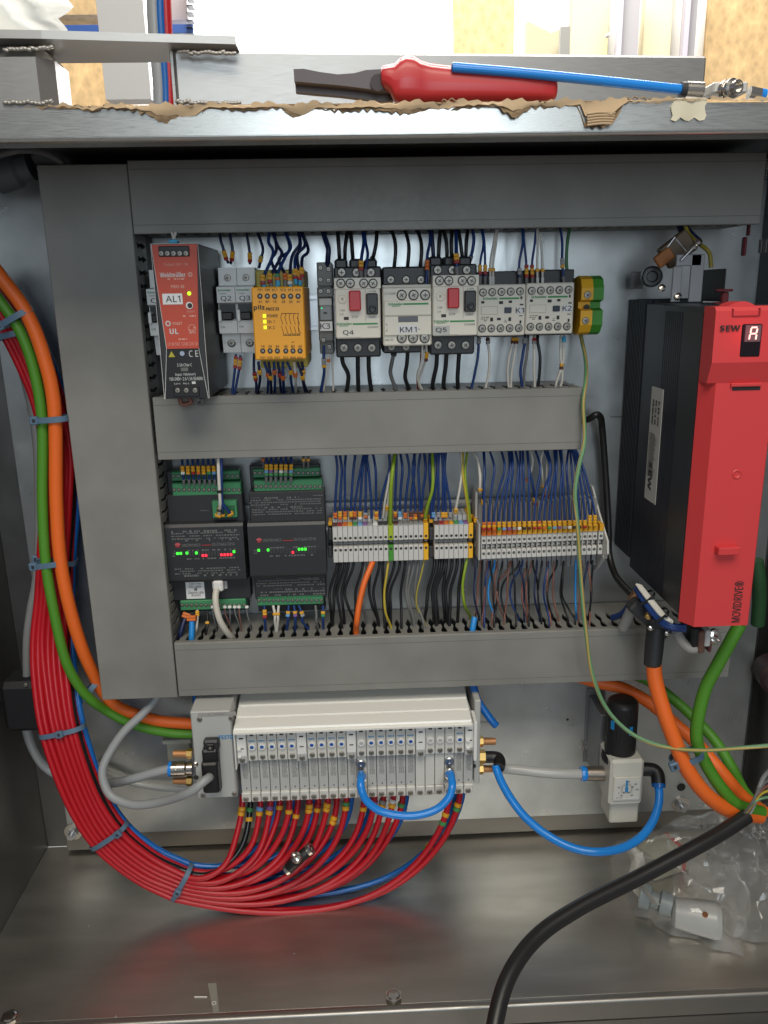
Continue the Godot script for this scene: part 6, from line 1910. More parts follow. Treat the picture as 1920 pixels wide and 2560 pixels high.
func build_hoses() -> void:
	var bp := bundle_path()
	var cen := PackedVector3Array()
	for q in bp:
		cen.append(P(q[0], q[1], q[2]))
	var nrm := []
	for i in cen.size():
		var t := (cen[mini(i + 1, cen.size() - 1)] - cen[maxi(i - 1, 0)]).normalized()
		var nn := Vector3.BACK.cross(t).normalized()   # across the bundle in the picture plane
		if i == 0 and nn.y > 0.0: nn = -nn
		if i > 0 and nn.dot(nrm[i - 1]) < 0.0: nn = -nn
		nrm.append(nn)
	# [start x, start y, colour, share across the bundle -1 inner .. 1 outer, layer 0 front 1 back, bands]
	var y := "marker_yellow"
	var list := [
		[606, 2002, "red", -0.95, 0, [y, y]], [627, 2004, "black", -0.92, 1, ["marker_green", "", y]], [652, 2002, "red", -0.72, 0, ["marker_blue", y]],
		[677, 2000, "red", -0.55, 0, ["marker_violet", y]], [700, 1999, "red", -0.62, 1, [y]], [724, 1998, "red", -0.36, 0, ["", y]], [746, 1998, "red", -0.40, 1, ["", "", y]],
		[774, 1996, "red", -0.18, 0, [y, y]], [797, 1994, "red", -0.2, 1, ["marker_red", y]], [821, 1993, "red", 0.0, 0, [y, y]], [843, 1992, "red", 0.02, 1, ["", "", "", y, y]],
		[867, 1990, "red", 0.18, 0, ["marker_green", y]], [911, 1992, "red", 0.22, 1, ["", y]], [937, 1988, "red", 0.36, 0, ["marker_violet", y]], [960, 1986, "red", 0.42, 1, ["marker_grey", y]],
		[985, 1984, "red", 0.56, 0, ["marker_white", y]], [1008, 1983, "red", 0.66, 1, ["", "marker_green"]], [1127, 1975, "red", 0.80, 0, ["", "", "", "", y, "", "marker_green"]], [1152, 1972, "red", 0.97, 0, ["", "", y, "marker_green"]],
		[690, 1996, "blue", -1.0, 2, []], [733, 1995, "blue", -0.8, 3, []], [790, 1992, "blue", -1.12, 2, []], [880, 1988, "blue", -0.3, 3, []], [1018, 1982, "blue", 0.1, 3, []], [930, 1986, "blue", -0.1, 3, []], [1140, 1973, "blue", 0.62, 2, ["", "", "", "", "", "", "", "", "", "", "", "", "", "marker_yellow", "marker_green"]], [1160, 1971, "blue", 0.7, 3, []],
	]
	var reds := 0
	var seen_hoses := 0
	var last_slot := -1
	var depth_in_slot := 0
	var blues := 0
	for q in list:
		var dz: float = [0.004, -0.0048, -0.011, -0.016][q[4]]
		var share: float = q[3]
		if q[2] != "blue":
			var slot := int(seen_hoses * 7.0 / 19.0)
			if slot != last_slot:
				depth_in_slot = 0
			share = -0.93 + slot * 0.31
			dz = 0.004 - depth_in_slot * 0.0055
			last_slot = slot
			depth_in_slot += 1
			seen_hoses += 1
		var jit: float = rng.randf_range(-0.08, 0.08)
		var e: Vector3 = cen[0] + nrm[0] * (share * 0.0175) + Vector3(0, 0, dz)
		# the hanging curve from the slice to the first tie
		var s := P(q[0], q[1], 0.072 - q[4] * 0.006)
		var lx := s.x - e.x
		var p1 := s + Vector3(-0.04 * lx, -(0.60 * (s.y - e.y) + 0.13 * lx), 0.018)
		var p2 := e + Vector3(0.62 * lx, -(0.165 + 0.03 * share) * lx, 0.012 if q[4] < 2 else -0.002)
		var pts := PackedVector3Array()
		pts.append(s + Vector3(0, 0.006, -0.002))
		var n := 22
		for k in n:
			var u := float(k) / n
			var b := s.bezier_interpolate(p1, p2, e, u)
			b.x += 0.0016 * sin(u * 9.0 + q[0]) * u * (1.0 - u) * 4.0
			pts.append(b)
		var tail := PackedVector3Array()
		for i in cen.size():
			var f: float = share + jit * sin(i * 1.3 + q[0])
			tail.append(cen[i] + nrm[i] * (f * bp[i][3]) + Vector3(0, 0, dz + 0.0006 * sin(i * 2.0 + q[0])))
		pts.append_array(smooth(tail, 4))
		var is_red: bool = q[2] != "blue"
		var nm: String = q[2]
		var lab := ""
		if q[2] == "black":
			lab = "single black hose with green and yellow bands among the red ones"
		elif is_red:
			lab = ordinal(reds) + " red hose from the left under the valve slices"
			reds += 1
		else:
			lab = ordinal(blues) + " blue hose from the left behind the red hoses"
			blues += 1
		var o := whole(nm + "_hose", lab, "hose", tb(pts, 0.0034 if is_red else 0.0031, 10), mat("hose_" + nm), pts[1], "hoses of the valve terminal gathered into one bundle")
		for k in q[5].size():
			if q[5][k] == "": continue
			var at: float = 0.0085 + k * 0.0052
			var acc := 0.0
			for i in range(1, pts.size() - 1):
				var l := pts[i].distance_to(pts[i + 1])
				if acc + l >= at:
					var d := (pts[i + 1] - pts[i]).normalized()
					var c: Vector3 = pts[i] + d * (at - acc)
					part("band", lt(c - d * 0.0023, d + Vector3(0.15 * sin(k + q[0]), 0, 0), [[0.0034, 0], [0.0043, 0.0002], [0.0043, 0.0044], [0.0034, 0.0046]], 10), mat(q[5][k]), o)
					break
				acc += l
	# ties round the bundle
	var tied := [[0, "cable tie round the lowest part of the red hose bundle", 0.0, 0.1], [2, "cable tie where the red hose bundle turns down at lower left", 0.0, -0.75], [4, "cable tie round the red hose bundle beside the grey cable loop", 0.0, -0.1], [8, "half hidden tie round the red hoses behind the green and orange cables", 0.0, 0.9]]
	for q in tied:
		var i: int = q[0]
		var t := (cen[i + 1] - cen[maxi(i - 1, 0)]).normalized()
		strap(q[1], cen[i] + Vector3(0, 0, -0.003) - nrm[i] * 0.001, nrm[i], t, bp[i][3] + 0.0055, 0.0125, 0.0052, q[3])
	# black tee fitting among the hoses
	zoom(380, 1950, 2.023)
	var t := thing("tee_fitting", "black tee fitting with two nickel ends lying among the red hoses", "fitting", Z(735, 410, 0.125))
	part("body", tb(smooth(PackedVector3Array([Z(690, 446, 0.126), Z(740, 400, 0.128), Z(796, 352, 0.124)]), 6), 0.0062, 14), mat("black"), t)
	part("branch", lt(Z(740, 402, 0.128), Vector3(-0.25, 0.6, 0.8), [[0, 0], [0.0064, 0], [0.0062, 0.008], [0, 0.008]], 14), mat("black"), t)
	part("cone", lt(Z(733, 394, 0.135), Vector3(-0.25, 0.75, 0.5), [[0, 0], [0.0062, 0], [0.0056, 0.004], [0.0028, 0.006], [0.0024, 0.012], [0, 0.013]], 14), mat("nickel"), t)
	for q in [[684, 452, -1.0], [802, 347, 1.0]]:
		part("collar", lt(Z(q[0], q[1], 0.126), Vector3(q[2], 0.8 * q[2], 0), [[0.003, -0.003], [0.0066, -0.003], [0.0066, 0.001], [0.0050, 0.002], [0.003, 0.002]], 14), mat("nickel"), t)


func build_left_cables() -> void:
	var g := PackedVector3Array([P(-60, 680, 0.085), P(0, 752, 0.085), P(52, 832, 0.084), P(86, 930, 0.082), P(106, 1060, 0.080), P(106, 1250, 0.078), P(114, 1400, 0.078), P(135, 1530, 0.079), P(162, 1645, 0.078), P(195, 1712, 0.072), P(230, 1752, 0.064), P(263, 1774, 0.053), P(304, 1798, 0.050), P(354, 1818, 0.046), P(422, 1832, 0.040), P(490, 1836, 0.034)])
	whole("green_cable", "long green cable running down the left side beside the orange one", "cable", tb(smooth(g, 8), 0.0052, 16), mat("cable_green"), g[4])
	var o := PackedVector3Array([P(-60, 612, 0.088), P(0, 690, 0.088), P(62, 775, 0.087), P(106, 880, 0.085), P(136, 1020, 0.082), P(141, 1250, 0.078), P(150, 1390, 0.077), P(172, 1510, 0.075), P(205, 1620, 0.068), P(236, 1690, 0.058), P(258, 1730, 0.050), P(294, 1766, 0.046), P(354, 1790, 0.042), P(405, 1803, 0.038), P(490, 1810, 0.032)])
	whole("orange_cable", "long thick orange cable running down the left side beside the green one", "cable", tb(smooth(o, 8), 0.0066, 16), mat("cable_orange"), o[4])
	var ties := [[128, 1047, 0.0155, 1.0, 0.04, 0.081, "topmost full cable tie joining the green and orange cables"], [122, 1408, 0.0150, 1.0, 0.10, 0.0745, "middle cable tie joining the green and orange cables"], [226, 1722, 0.0145, 0.72, -0.75, 0.055, "lowest cable tie joining the green and orange cables near the duct corner"], [40, 795, 0.017, 0.9, 0.45, 0.0855, "cable tie joining the green and orange cables at the left picture edge"], [30, 836, 0.014, 1.0, 0.2, 0.066, "dark tie just under the one at the left picture edge"]]
	for q in ties:
		var nn := Vector3(q[3], q[4], 0).normalized()
		if q[6].begins_with("lowest"): nn = Vector3(0.72, 0.75, 0).normalized()
		if q[0] == 40: nn = Vector3(0.87, 0.45, 0).normalized()
		var tg := Vector3(-nn.y, nn.x, 0)
		strap(q[6], P(q[0], q[1], q[5]), nn, tg, q[2], 0.0082, 0.0056, -0.9)
	# hose coupler on the left wall
	zoom(0, 1600, 2.9625)
	var c := thing("hose_coupler", "black hose coupler with blue collar at the left wall", "fitting", Z(190, 560, 0.05))
	part("body", bx(Z(140, 560, 0.03), Z(285, 320, 0.07), 0.006), mat("coupler_black", 0.006, 0.006, 0.008, 0.6), c)
	part("collar", cy(Z(190, 322, 0.05), Z(190, 292, 0.05), 0.0085, 0.0075, 16), mat("tie_blue", 0.02, 0.05, 0.16, 0.4), c)
	screw(c, Z(190, 333, 0.0705), 0.002)
	part("nut", cy(Z(185, 575, 0.05), Z(180, 552, 0.05), 0.0075, -1.0, 14), mat("zinc"), c)
	whole("grey_hose", "grey printed hose going up from the black coupler along the left wall", "hose", tb(rail([68, 1698, 0.05, 68, 1600, 0.05, 78, 1520, 0.046, 92, 1440, 0.04, 98, 1300, 0.034, 92, 1100, 0.03, 66, 960, 0.03, 30, 860, 0.034, -20, 780, 0.04]), 0.0046, 12), mat("hose_dull", 0.20, 0.20, 0.20, 0.4), P(68, 1698, 0.05))
	# grey corner bits, upper left
	var a := thing("cable_gland", "grey cable gland in the dark upper left corner", "cable gland", P(40, 430, 0.06))
	part("body", lt(P(-10, 440, 0.06), Vector3(1, 0.25, 0), [[0, 0], [0.016, 0], [0.016, 0.02], [0.013, 0.024], [0.013, 0.034], [0, 0.034]], 14), mat("gland_grey", 0.10, 0.11, 0.12, 0.5), a)
	part("cable", tb(rail([-40, 478, 0.06, 10, 458, 0.06, 46, 434, 0.06, 62, 420, 0.058]), 0.004, 10), mat("cable_orange"), a)
	whole("grey_arc_cable", "thin grey cable arching under the roof in the upper left corner", "cable", tb(rail([-30, 395, 0.12, 40, 376, 0.12, 100, 378, 0.10, 150, 402, 0.08, 165, 425, 0.05]), 0.003, 10), mat("cable_dim", 0.12, 0.12, 0.12, 0.4), P(100, 378, 0.1))


func build_drive() -> void:
	var xl := 0.268
	var xr := 0.3262
	var y0 := 0.378
	var y1 := 0.657
	var zr := 0.190
	var o := thing("drive_inverter", "large black drive inverter with a red front cover and lit letter display", "drive", Vector3((xl + xr) / 2, y0, 0.1))
	part("body", bx(Vector3(xl + 0.001, y0 + 0.002, 0.052), Vector3(xr + 0.004, y1, zr), 0.001), mat("drive_black"), o)
	part("heatsink_base", bx(Vector3(xl + 0.008, y0 + 0.012, 0.002), Vector3(xr, y1 + 0.004, 0.0519), 0.001), mat("drive_black"), o)
	for k in 11:
		part("cooling_fin", bx(Vector3(xl, y0 + 0.012, 0.003 + k * 0.0045), Vector3(xl + 0.0079, y1 + 0.0035, 0.0049 + k * 0.0045), 0.0003), mat("drive_black"), o)
	part("side_rib", bx(Vector3(xl + 0.0001, y0 + 0.004, 0.150), Vector3(xl + 0.0009, y1 - 0.006, 0.1885), 0.0003), mat("charcoal"), o)
	for k in 9:
		part("side_rib", bx(Vector3(xl + 0.0007, y0 + 0.004, 0.104 + k * 0.0048), Vector3(xl + 0.0011, y1 - 0.006, 0.1056 + k * 0.0048), 0.0003), mat("drive_black"), o)
	# red cover: lower part with a bevelled left edge, upper block
	var pr := PackedVector2Array([Vector2(xl, zr + 0.0005), Vector2(xl, 0.1915), Vector2(xl + 0.0080, 0.2065), Vector2(xr - 0.001, 0.2065), Vector2(xr, 0.2055), Vector2(xr, zr + 0.0005)])
	var cv := MB.new()
	var y_mid := PX(1775, 957, xl).y
	y_mid = P(1800, 958, 0.2065).y
	cv.prism(pr, Vector3(0, y0 - 0.002, 0), Vector3.RIGHT, Vector3.BACK, Vector3(0, y_mid - y0 + 0.002, 0))
	part("front_cover", cv, mat("drive_red"), o)
	var y_up := P(1800, 907, 0.2125).y
	var up := MB.new()
	up.prism(PackedVector2Array([Vector2(zr + 0.0005, y_mid + 0.0001), Vector2(0.2064, y_mid + 0.0001), Vector2(0.213, y_up), Vector2(0.2125, y1 - 0.004), Vector2(0.210, y1 - 0.0005), Vector2(zr + 0.0005, y1 - 0.0005)]), Vector3(xl, 0, 0), Vector3.BACK, Vector3.UP, Vector3(xr - xl + 0.003, 0, 0))
	part("upper_block", up, mat("drive_red"), o)
	zoom(1500, 560, 3.95)
	var hp := PackedVector2Array()
	for q in [[1232, 842], [1262, 806], [1310, 780], [1370, 764], [1430, 764], [1490, 786], [1540, 820], [1562, 842]]:
		var p := Z(q[0], q[1], 0.208)
		hp.append(Vector2(p.x, p.y))
	var hump := MB.new()
	hump.prism(hp, Vector3(0, 0, zr + 0.002), Vector3.RIGHT, Vector3.UP, Vector3(0, 0, 0.0185))
	part("top_hump", hump, mat("drive_red"), o)
	var zf := 0.2134
	part("recess_line", face(1314, 906, 1566, 911, zf - 0.003, zf, 0.0), mat("drive_dark_red", 0.28, 0.012, 0.016, 0.5), o)
	part("recess_line", face(1312, 836, 1318, 908, zf - 0.003, zf, 0.0), mat("drive_dark_red"), o)
	part("recess_line", face(1576, 830, 1582, 906, zf - 0.003, zf, 0.0), mat("drive_dark_red"), o)
	zt("SEW", o, 1190, 1002, 1382, 1056, zf + 0.0002, mat("ink"), true)
	part("display", face(1412, 990, 1580, 1312, zf - 0.004, zf + 0.0004, 0.001), mat("display_black", 0.01, 0.008, 0.012, 0.2), o)
	part("digit_window", face(1442, 1000, 1582, 1162, zf, zf + 0.0008, 0.0005), mat("digit_back", 0.16, 0.10, 0.12, 0.3), o)
	var sg := MB.new()
	var zd := zf + 0.0012
	for q in [[1472, 1140, 1482, 1090], [1486, 1076, 1496, 1030], [1538, 1140, 1546, 1092], [1546, 1074, 1556, 1032], [1498, 1022, 1552, 1020], [1488, 1084, 1542, 1082]]:
		sg.cyl(Z(q[0], q[1], zd), Z(q[2], q[3], zd), 0.00062, -1.0, 8)
	part("digit_led", sg, glow("digit_glow", 1.0, 0.5, 0.42, 2.0), o)
	var dl := OmniLight3D.new()
	dl.name = "digit_light"
	dl.light_energy = 0.00009
	dl.light_color = Color(1.0, 0.1, 0.12)
	dl.light_size = 0.006
	dl.shadow_enabled = true
	dl.omni_range = 1.0
	dl.omni_attenuation = 2.0
	add_child(dl)
	dl.position = Z(1515, 1080, zd + 0.010)
	part("slot", face(1312, 1604, 1584, 1640, 0.204, 0.2071, 0.0004), mat("ink"), o)
	part("slot_brow", face(1300, 1572, 1594, 1604, 0.2066, 0.2092, 0.0006), mat("drive_red"), o)
	zoom(1500, 1100, 3.95)
	part("dimple", lt(Z(1350, 338, 0.2066), Vector3.BACK, [[0, -0.0004], [0.0018, -0.0002], [0.0034, 0.0008], [0.0044, 0.0001]], 18), mat("drive_red"), o)
	part("tab", bx(Z(1128, 1112, 0.2066), Z(1386, 1062, 0.2150), 0.0006), mat("drive_red"), o)
	var a := Z(1330, 1800, 0.2068)
	var b := Z(1372, 1395, 0.2068)
	txt("MOVIDRIVE®", o, (a + b) * 0.5 + Vector3(0.0006, 0, 0), a.distance_to(b), 0.0078, mat("ink"), false, Basis(Vector3.BACK, PI / 2))
	# silver label on the left side
	var l0 := PX(1500 + 440 / 3.95, 1100 + 556 / 3.95, xl + 0.0005)
	var l1 := PX(1500 + 545 / 3.95, 1100 + 652 / 3.95, xl + 0.0005)
	var l2 := PX(1500 + 640 / 3.95, 560 + 1640 / 3.95, xl + 0.0005)
	part("rating_label", bx(Vector3(xl + 0.0002, (l0.y + l1.y) / 2, l0.z), Vector3(xl + 0.0012, l2.y, l1.z), 0.0001), mat("label_silver", 0.52, 0.51, 0.48, 0.4), o)
	var side := Basis(Vector3(0, -1, 0), Vector3(0, 0, 1), Vector3(-1, 0, 0))
	txt("SEW", o, Vector3(xl - 0.0001, l0.y + 0.024, lerpf(l0.z, l1.z, 0.40)), 0.028, 0.0085, mat("ink"), true, side)
	for r in 3:
		txt(["IP20 380-500V", "60 Hz 2.4A", "0.55 kW"][r], o, Vector3(xl - 0.0001, l2.y - 0.024, lerpf(l0.z, l1.z, 0.25 + 0.25 * r)), 0.024, 0.003, mat("ink"), false, side)
	var mb := MB.new()
	for r in 26:
		var yy := l2.y - 0.045 - r * 0.0017
		mb.quad(Vector3(xl - 0.0001, yy, l0.z + 0.003), Vector3(xl - 0.0001, yy - 0.0008, l0.z + 0.003), Vector3(xl - 0.0001, yy - 0.0008, lerpf(l0.z, l1.z, 0.5 + 0.4 * rng.randf())), Vector3(xl - 0.0001, yy, lerpf(l0.z, l1.z, 0.6)), Vector3.LEFT)
	part("print", mb, mat("dim_ink"), o)
	# top bracket, knob and clips
	zoom(1500, 560, 3.95)
	var tp := thing("shield_bracket", "grey metal shield bracket with a cut out window standing on the drive", "bracket", Z(860, 780, 0.10))
	var zb := 0.115
	for q in [[726, 420, 790, 770], [910, 300, 1000, 770], [760, 300, 1000, 412]]:
		var p := face(q[0], q[1], q[2], q[3], zb, zb + 0.002, 0.0005)
		part("plate", p, mat("zinc_dull", 0.28, 0.285, 0.30, 0.45, 0.7), tp)
	part("edge", cy(Z(800, 360, zb + 0.004), Z(932, 222, zb + 0.004), 0.0012), mat("zinc"), tp)
	for q in [[768, 716], [972, 182], [926, 228], [610, 632]]:
		part("screw", lt(Z(q[0], q[1], zb + 0.003), Vector3(0, 0.5, 1), [[0, 0], [0.0036, 0], [0.003, 0.002], [0, 0.0028]], 12), mat("nickel"), tp)
	var kb := thing("terminal_knob", "dark round knob beside the grey bracket on top of the drive", "knob", Z(505, 590, 0.06))
	part("knob", lt(Z(505, 520, 0.06), Vector3(-0.2, 0, 1), [[0, 0], [0.0100, 0], [0.0100, 0.006], [0.0085, 0.0075], [0.0055, 0.0075], [0.0045, 0.005], [0, 0.005]], 20), mat("charcoal"), kb)
	part("ear", bx(Z(292, 640, 0.02), Z(440, 470, 0.022), 0.0008), mat("zinc_dull"), kb)
	var fl := thing("orange_clamp", "orange brown spring clamp above the drive's shield bracket", "clamp", Z(650, 400, 0.08))
	var ob := MB.new()
	ob.t = Transform3D(Basis(Vector3.BACK, 0.65), Z(632, 332, 0.085))
	ob.box(Vector3.ZERO, Vector3(0.017, 0.012, 0.006), 0.001)
	part("lever", ob, mat("clamp_orange", 0.36, 0.13, 0.03, 0.5), fl)
	ob = MB.new()
	ob.t = Transform3D(Basis(Vector3.BACK, 0.65), Z(760, 250, 0.08))
	ob.box(Vector3.ZERO, Vector3(0.030, 0.022, 0.010), 0.001)
	part("spring_plate", ob, mat("clamp_brown", 0.13, 0.09, 0.055, 0.5), fl)
	part("rod", cy(Z(640, 260, 0.084), Z(740, 130, 0.084), 0.0012), mat("zinc"), fl)
	part("rod", cy(Z(750, 150, 0.084), Z(850, 270, 0.084), 0.0012), mat("zinc"), fl)
	whole("yellow_green_wire", "yellow wire end curving down beside the shield bracket", "wire", tb(rail([840, 20, 0.07, 880, 100, 0.075, 960, 180, 0.09, 1050, 250, 0.1, 1086, 310, 0.1, 1096, 430, 0.1], 7, true), 0.0019, 10), mat("wire_dull_yellow", 0.30, 0.24, 0.03, 0.5), Z(1096, 430, 0.1))
	whole("navy_cable", "thick dark blue cable under the top duct above the drive", "cable", tb(rail([790, -40, 0.05, 830, 60, 0.055, 890, 130, 0.06, 960, 190, 0.06], 6, true), 0.0055, 10), mat("wire_navy"), Z(890, 130, 0.06))
	var rc := thing("red_clip", "small dark red plastic clip on top of the drive beside the red cover", "clip", Z(1220, 800, 0.13))
	part("arm", bx(Z(1120, 670, 0.128), Z(1320, 640, 0.134), 0.001), mat("clip_maroon", 0.11, 0.008, 0.012, 0.5), rc)
	part("stem", bx(Z(1170, 800, 0.126), Z(1280, 670, 0.132), 0.001), mat("clip_maroon", 0.11, 0.008, 0.012, 0.5), rc)
	part("foot", bx(Z(1100, 806, 0.128), Z(1240, 770, 0.136), 0.001), mat("clip_maroon", 0.11, 0.008, 0.012, 0.5), rc)
	part("terminal_body", bx(Z(1000, 760, 0.06), Z(1230, 440, 0.11), 0.003), mat("black"), rc)
	# dark devices in the right corner of the cabinet
	var dv := thing("corner_device", "dark device with white terminals in the upper right corner of the cabinet", "device", P(1890, 760, 0.03))
	part("body", bx(P(1876, 880, 0.0005), P(1990, 430, 0.05), 0.002), mat("corner_dark", 0.022, 0.023, 0.032, 0.55), dv)
	for q in [[1888, 632, 1930, 598], [1886, 452, 1930, 420]]:
		for k in 3:
			part("terminal", bx(P(q[0] + 8 + k * 12, q[1], 0.05), P(q[0] + 17 + k * 12, q[3], 0.056), 0.0006), mat("dim_white", 0.24, 0.23, 0.22, 0.5), dv)
	part("red_flag", bx(P(1850, 640, 0.06), P(1870, 592, 0.066), 0.001), mat("flag_red", 0.14, 0.010, 0.02, 0.5), dv)
	part("red_flag_tip", bx(P(1864, 590, 0.06), P(1878, 560, 0.066), 0.001), mat("flag_red"), dv)
	build_drive_cables()


func build_drive_cables() -> void:
	zoom(1500, 1100, 3.95)
	var g := "control wires bundled under the drive"
	for k in 7:
		var dx: float = [0, 10, 20, 30, 8, 18, 28][k]
		var dz := 0.004 if k > 3 else 0.0
		whole("blue_wire", ordinal(k) + " blue wire of the bundle curving under the red drive cover", "wire", tb(rail([345 + dx * 0.6, 1470 - dx * 0.5, 0.120 + dz, 400 + dx, 1580 - dx, 0.135 + dz, 480 + dx, 1690 - dx, 0.150 + dz, 580 + dx, 1810 - dx * 1.5, 0.165 + dz, 700, 1872 - dx * 1.6, 0.175 + dz, 850, 1884 - dx * 1.8, 0.180], 6, true), 0.0015, 7), mat("wire_blue"), Z(480 + dx, 1690 - dx, 0.15), g)
	for k in 3:
		whole("white_wire", ordinal(k) + " white wire lying on the blue bundle under the drive", "wire", tb(rail([362 + k * 20, 1425 + k * 6, 0.128, 440 + k * 18, 1535 - k * 2, 0.142, 530 + k * 18, 1650 - k * 4, 0.156, 610 + k * 14, 1740 - k * 6, 0.168, 720, 1808 - k * 6, 0.176], 6, true), 0.0015, 7), mat("wire_white"), Z(440 + k * 18, 1535, 0.142), g)
	strap("thin black tie round the upper part of the bundle under the drive", Z(455, 1552, 0.142), Vector3(0.75, 0.62, 0).normalized(), Vector3(0.62, -0.75, 0).normalized(), 0.0085, 0.0065, 0.0022, 0.5, "black")
	strap("thin black tie round the lower part of the bundle under the drive", Z(590, 1728, 0.166), Vector3(0.75, 0.62, 0).normalized(), Vector3(0.62, -0.75, 0).normalized(), 0.0085, 0.0065, 0.0022, 0.5, "black")
	for k in 3:
		whole("blue_wire", ordinal(k) + " short blue wire from the duct end to the copper clip", "wire", tb(rail([120, 1740 + k * 14, 0.07, 200, 1715 + k * 12, 0.085, 270, 1640 + k * 10, 0.098, 315, 1560 + k * 10, 0.108], 6, true), 0.0022, 7), mat("wire_blue"), Z(200, 1715, 0.085), g)
	var cc := thing("copper_clip", "shiny copper shield clip above the grey cable end under the drive", "clip", Z(345, 1620, 0.115))
	var cb := MB.new()
	cb.t = Transform3D(Basis(Vector3.BACK, -0.62), Z(348, 1556, 0.118))
	cb.box(Vector3.ZERO, Vector3(0.0105, 0.0125, 0.010), 0.002)
	part("band", cb, mat("copper"), cc)
	whole("grey_cable_end", "stub of grey cable slanting down from the copper clip", "cable", tb(rail([352, 1580, 0.115, 300, 1700, 0.105, 228, 1850, 0.09], 6, true), 0.0056, 12), mat("cable_pale", 0.34, 0.33, 0.31, 0.45), Z(300, 1700, 0.105))
	var bt := thing("clamp_block", "dark clamp block with nickel screws under the drive's wire bundle", "clamp", Z(520, 1880, 0.13))
	var bb := MB.new()
	bb.t = Transform3D(Basis(Vector3.BACK, -0.75), Z(480, 1760, 0.128))
	bb.box(Vector3.ZERO, Vector3(0.052, 0.014, 0.016), 0.002)
	part("block", bb, mat("charcoal"), bt)
	part("plate", bx(Z(540, 1910, 0.125), Z(640, 1820, 0.135), 0.001), mat("slate"), bt)
	part("gold_screw", lt(Z(470, 1735, 0.142), Vector3.BACK, [[0, 0], [0.0035, 0], [0.003, 0.003], [0, 0.004]], 12), mat("brass"), bt)
	for q in [[497, 1852], [660, 1905]]:
		part("screw", lt(Z(q[0], q[1], 0.140), Vector3.BACK, [[0, 0], [0.003, 0], [0.0026, 0.002], [0, 0.003]], 12), mat("nickel"), bt)
	whole("black_lead", "thick black lead curving up the plate left of the drive to the wire bundle", "cable", tb(rail([-190, -190, 0.02, -110, -210, 0.03, -40, -250, 0.034, 5, -220, 0.03, 22, -100, 0.022, 45, 200, 0.02, 70, 600, 0.022, 85, 900, 0.026, 90, 1130, 0.03, 150, 1330, 0.05, 260, 1470, 0.08, 380, 1580, 0.11], 7, true), 0.0037, 12), mat("cable_black"), Z(85, 900, 0.026))
	# connectors and loop under the cover
	var lw := thing("grey_loop_cable", "short grey cable loop hanging under the drive's front cover", "cable", Z(900, 2050, 0.17))
	part("cable", tb(rail([770, 1920, 0.165, 820, 2000, 0.172, 890, 2056, 0.176, 970, 2046, 0.176, 1010, 1975, 0.172, 1015, 1900, 0.165], 7, true), 0.0048, 12), mat("cable_pale"), lw)
	var cn := thing("drive_connector", "brown and black connector plugs under the drive's front cover", "connector", Z(960, 1960, 0.17))
	part("black_plug", bx(Z(850, 1950, 0.15), Z(920, 1860, 0.18), 0.0015), mat("black"), cn)
	part("brown_plug", bx(Z(918, 1990, 0.155), Z(985, 1895, 0.182), 0.0012), mat("plug_brown", 0.14, 0.07, 0.05, 0.5), cn)
	part("red_brown_plug", bx(Z(1000, 2000, 0.155), Z(1090, 1896, 0.178), 0.0012), mat("plug_rust", 0.12, 0.035, 0.03, 0.5), cn)
	part("white_plug", bx(Z(985, 1940, 0.16), Z(1050, 1885, 0.184), 0.0012), mat("light_grey"), cn)
	for q in [[1130, 1920], [1140, 1960]]:
		part("gland_screw", lt(Z(q[0], q[1], 0.18), Vector3(0, 0.3, 1), [[0, 0], [0.006, 0], [0.005, 0.003], [0.0025, 0.0035], [0, 0.002]], 14), mat("nickel"), cn)
	# heavy cables
	var bo := thing("motor_cable", "thick orange motor cable with black heat shrink boot below the drive", "cable", P(1640, 1620, 0.13))
	part("boot", lt(P(1640, 1568, 0.128), P(1632, 1652, 0.134) - P(1640, 1568, 0.128), [[0, 0], [0.0092, 0], [0.0094, 0.02], [0.0088, 0.0385], [0.0078, 0.040]], 18), mat("boot_black", 0.025, 0.025, 0.026, 0.55), bo)
	var oc := PackedVector3Array([P(1634, 1640, 0.133), P(1638, 1700, 0.138), P(1660, 1780, 0.146), P(1690, 1860, 0.152), P(1722, 1930, 0.156), P(1770, 1990, 0.156), P(1832, 2030, 0.150), P(1900, 2040, 0.14)])
	part("cable", tb(smooth(oc, 8), 0.0078, 18), mat("cable_orange"), bo)
	var gc := PackedVector3Array([P(1850, 1560, 0.15), P(1828, 1600, 0.15), P(1795, 1660, 0.148), P(1764, 1720, 0.146), P(1746, 1790, 0.146), P(1742, 1850, 0.146), P(1762, 1905, 0.148), P(1800, 1965, 0.15), P(1845, 2012, 0.148), P(1905, 2030, 0.14)])
	whole("encoder_cable", "thick green cable curving down from the drive beside the orange one", "cable", tb(smooth(gc, 8), 0.0064, 16), mat("cable_green"), gc[3])
	var o2 := PackedVector3Array([P(1440, 1690, 0.03), P(1495, 1706, 0.035), P(1560, 1722, 0.045), P(1625, 1758, 0.06), P(1690, 1812, 0.08), P(1745, 1862, 0.10), P(1800, 1925, 0.12), P(1855, 1990, 0.125), P(1910, 2030, 0.12)])
	whole("orange_cable", "second orange cable slanting out from under the lowest duct at right", "cable", tb(smooth(o2, 8), 0.0070, 16), mat("cable_orange"), o2[2])
	var g2 := PackedVector3Array([P(1560, 1680, 0.03), P(1620, 1702, 0.04), P(1680, 1745, 0.055), P(1740, 1800, 0.075), P(1790, 1855, 0.095), P(1830, 1920, 0.11), P(1862, 1980, 0.115), P(1910, 2030, 0.115)])
	whole("green_cable", "second green cable slanting out from under the lowest duct at right", "cable", tb(smooth(g2, 8), 0.0058, 16), mat("cable_green"), g2[2])
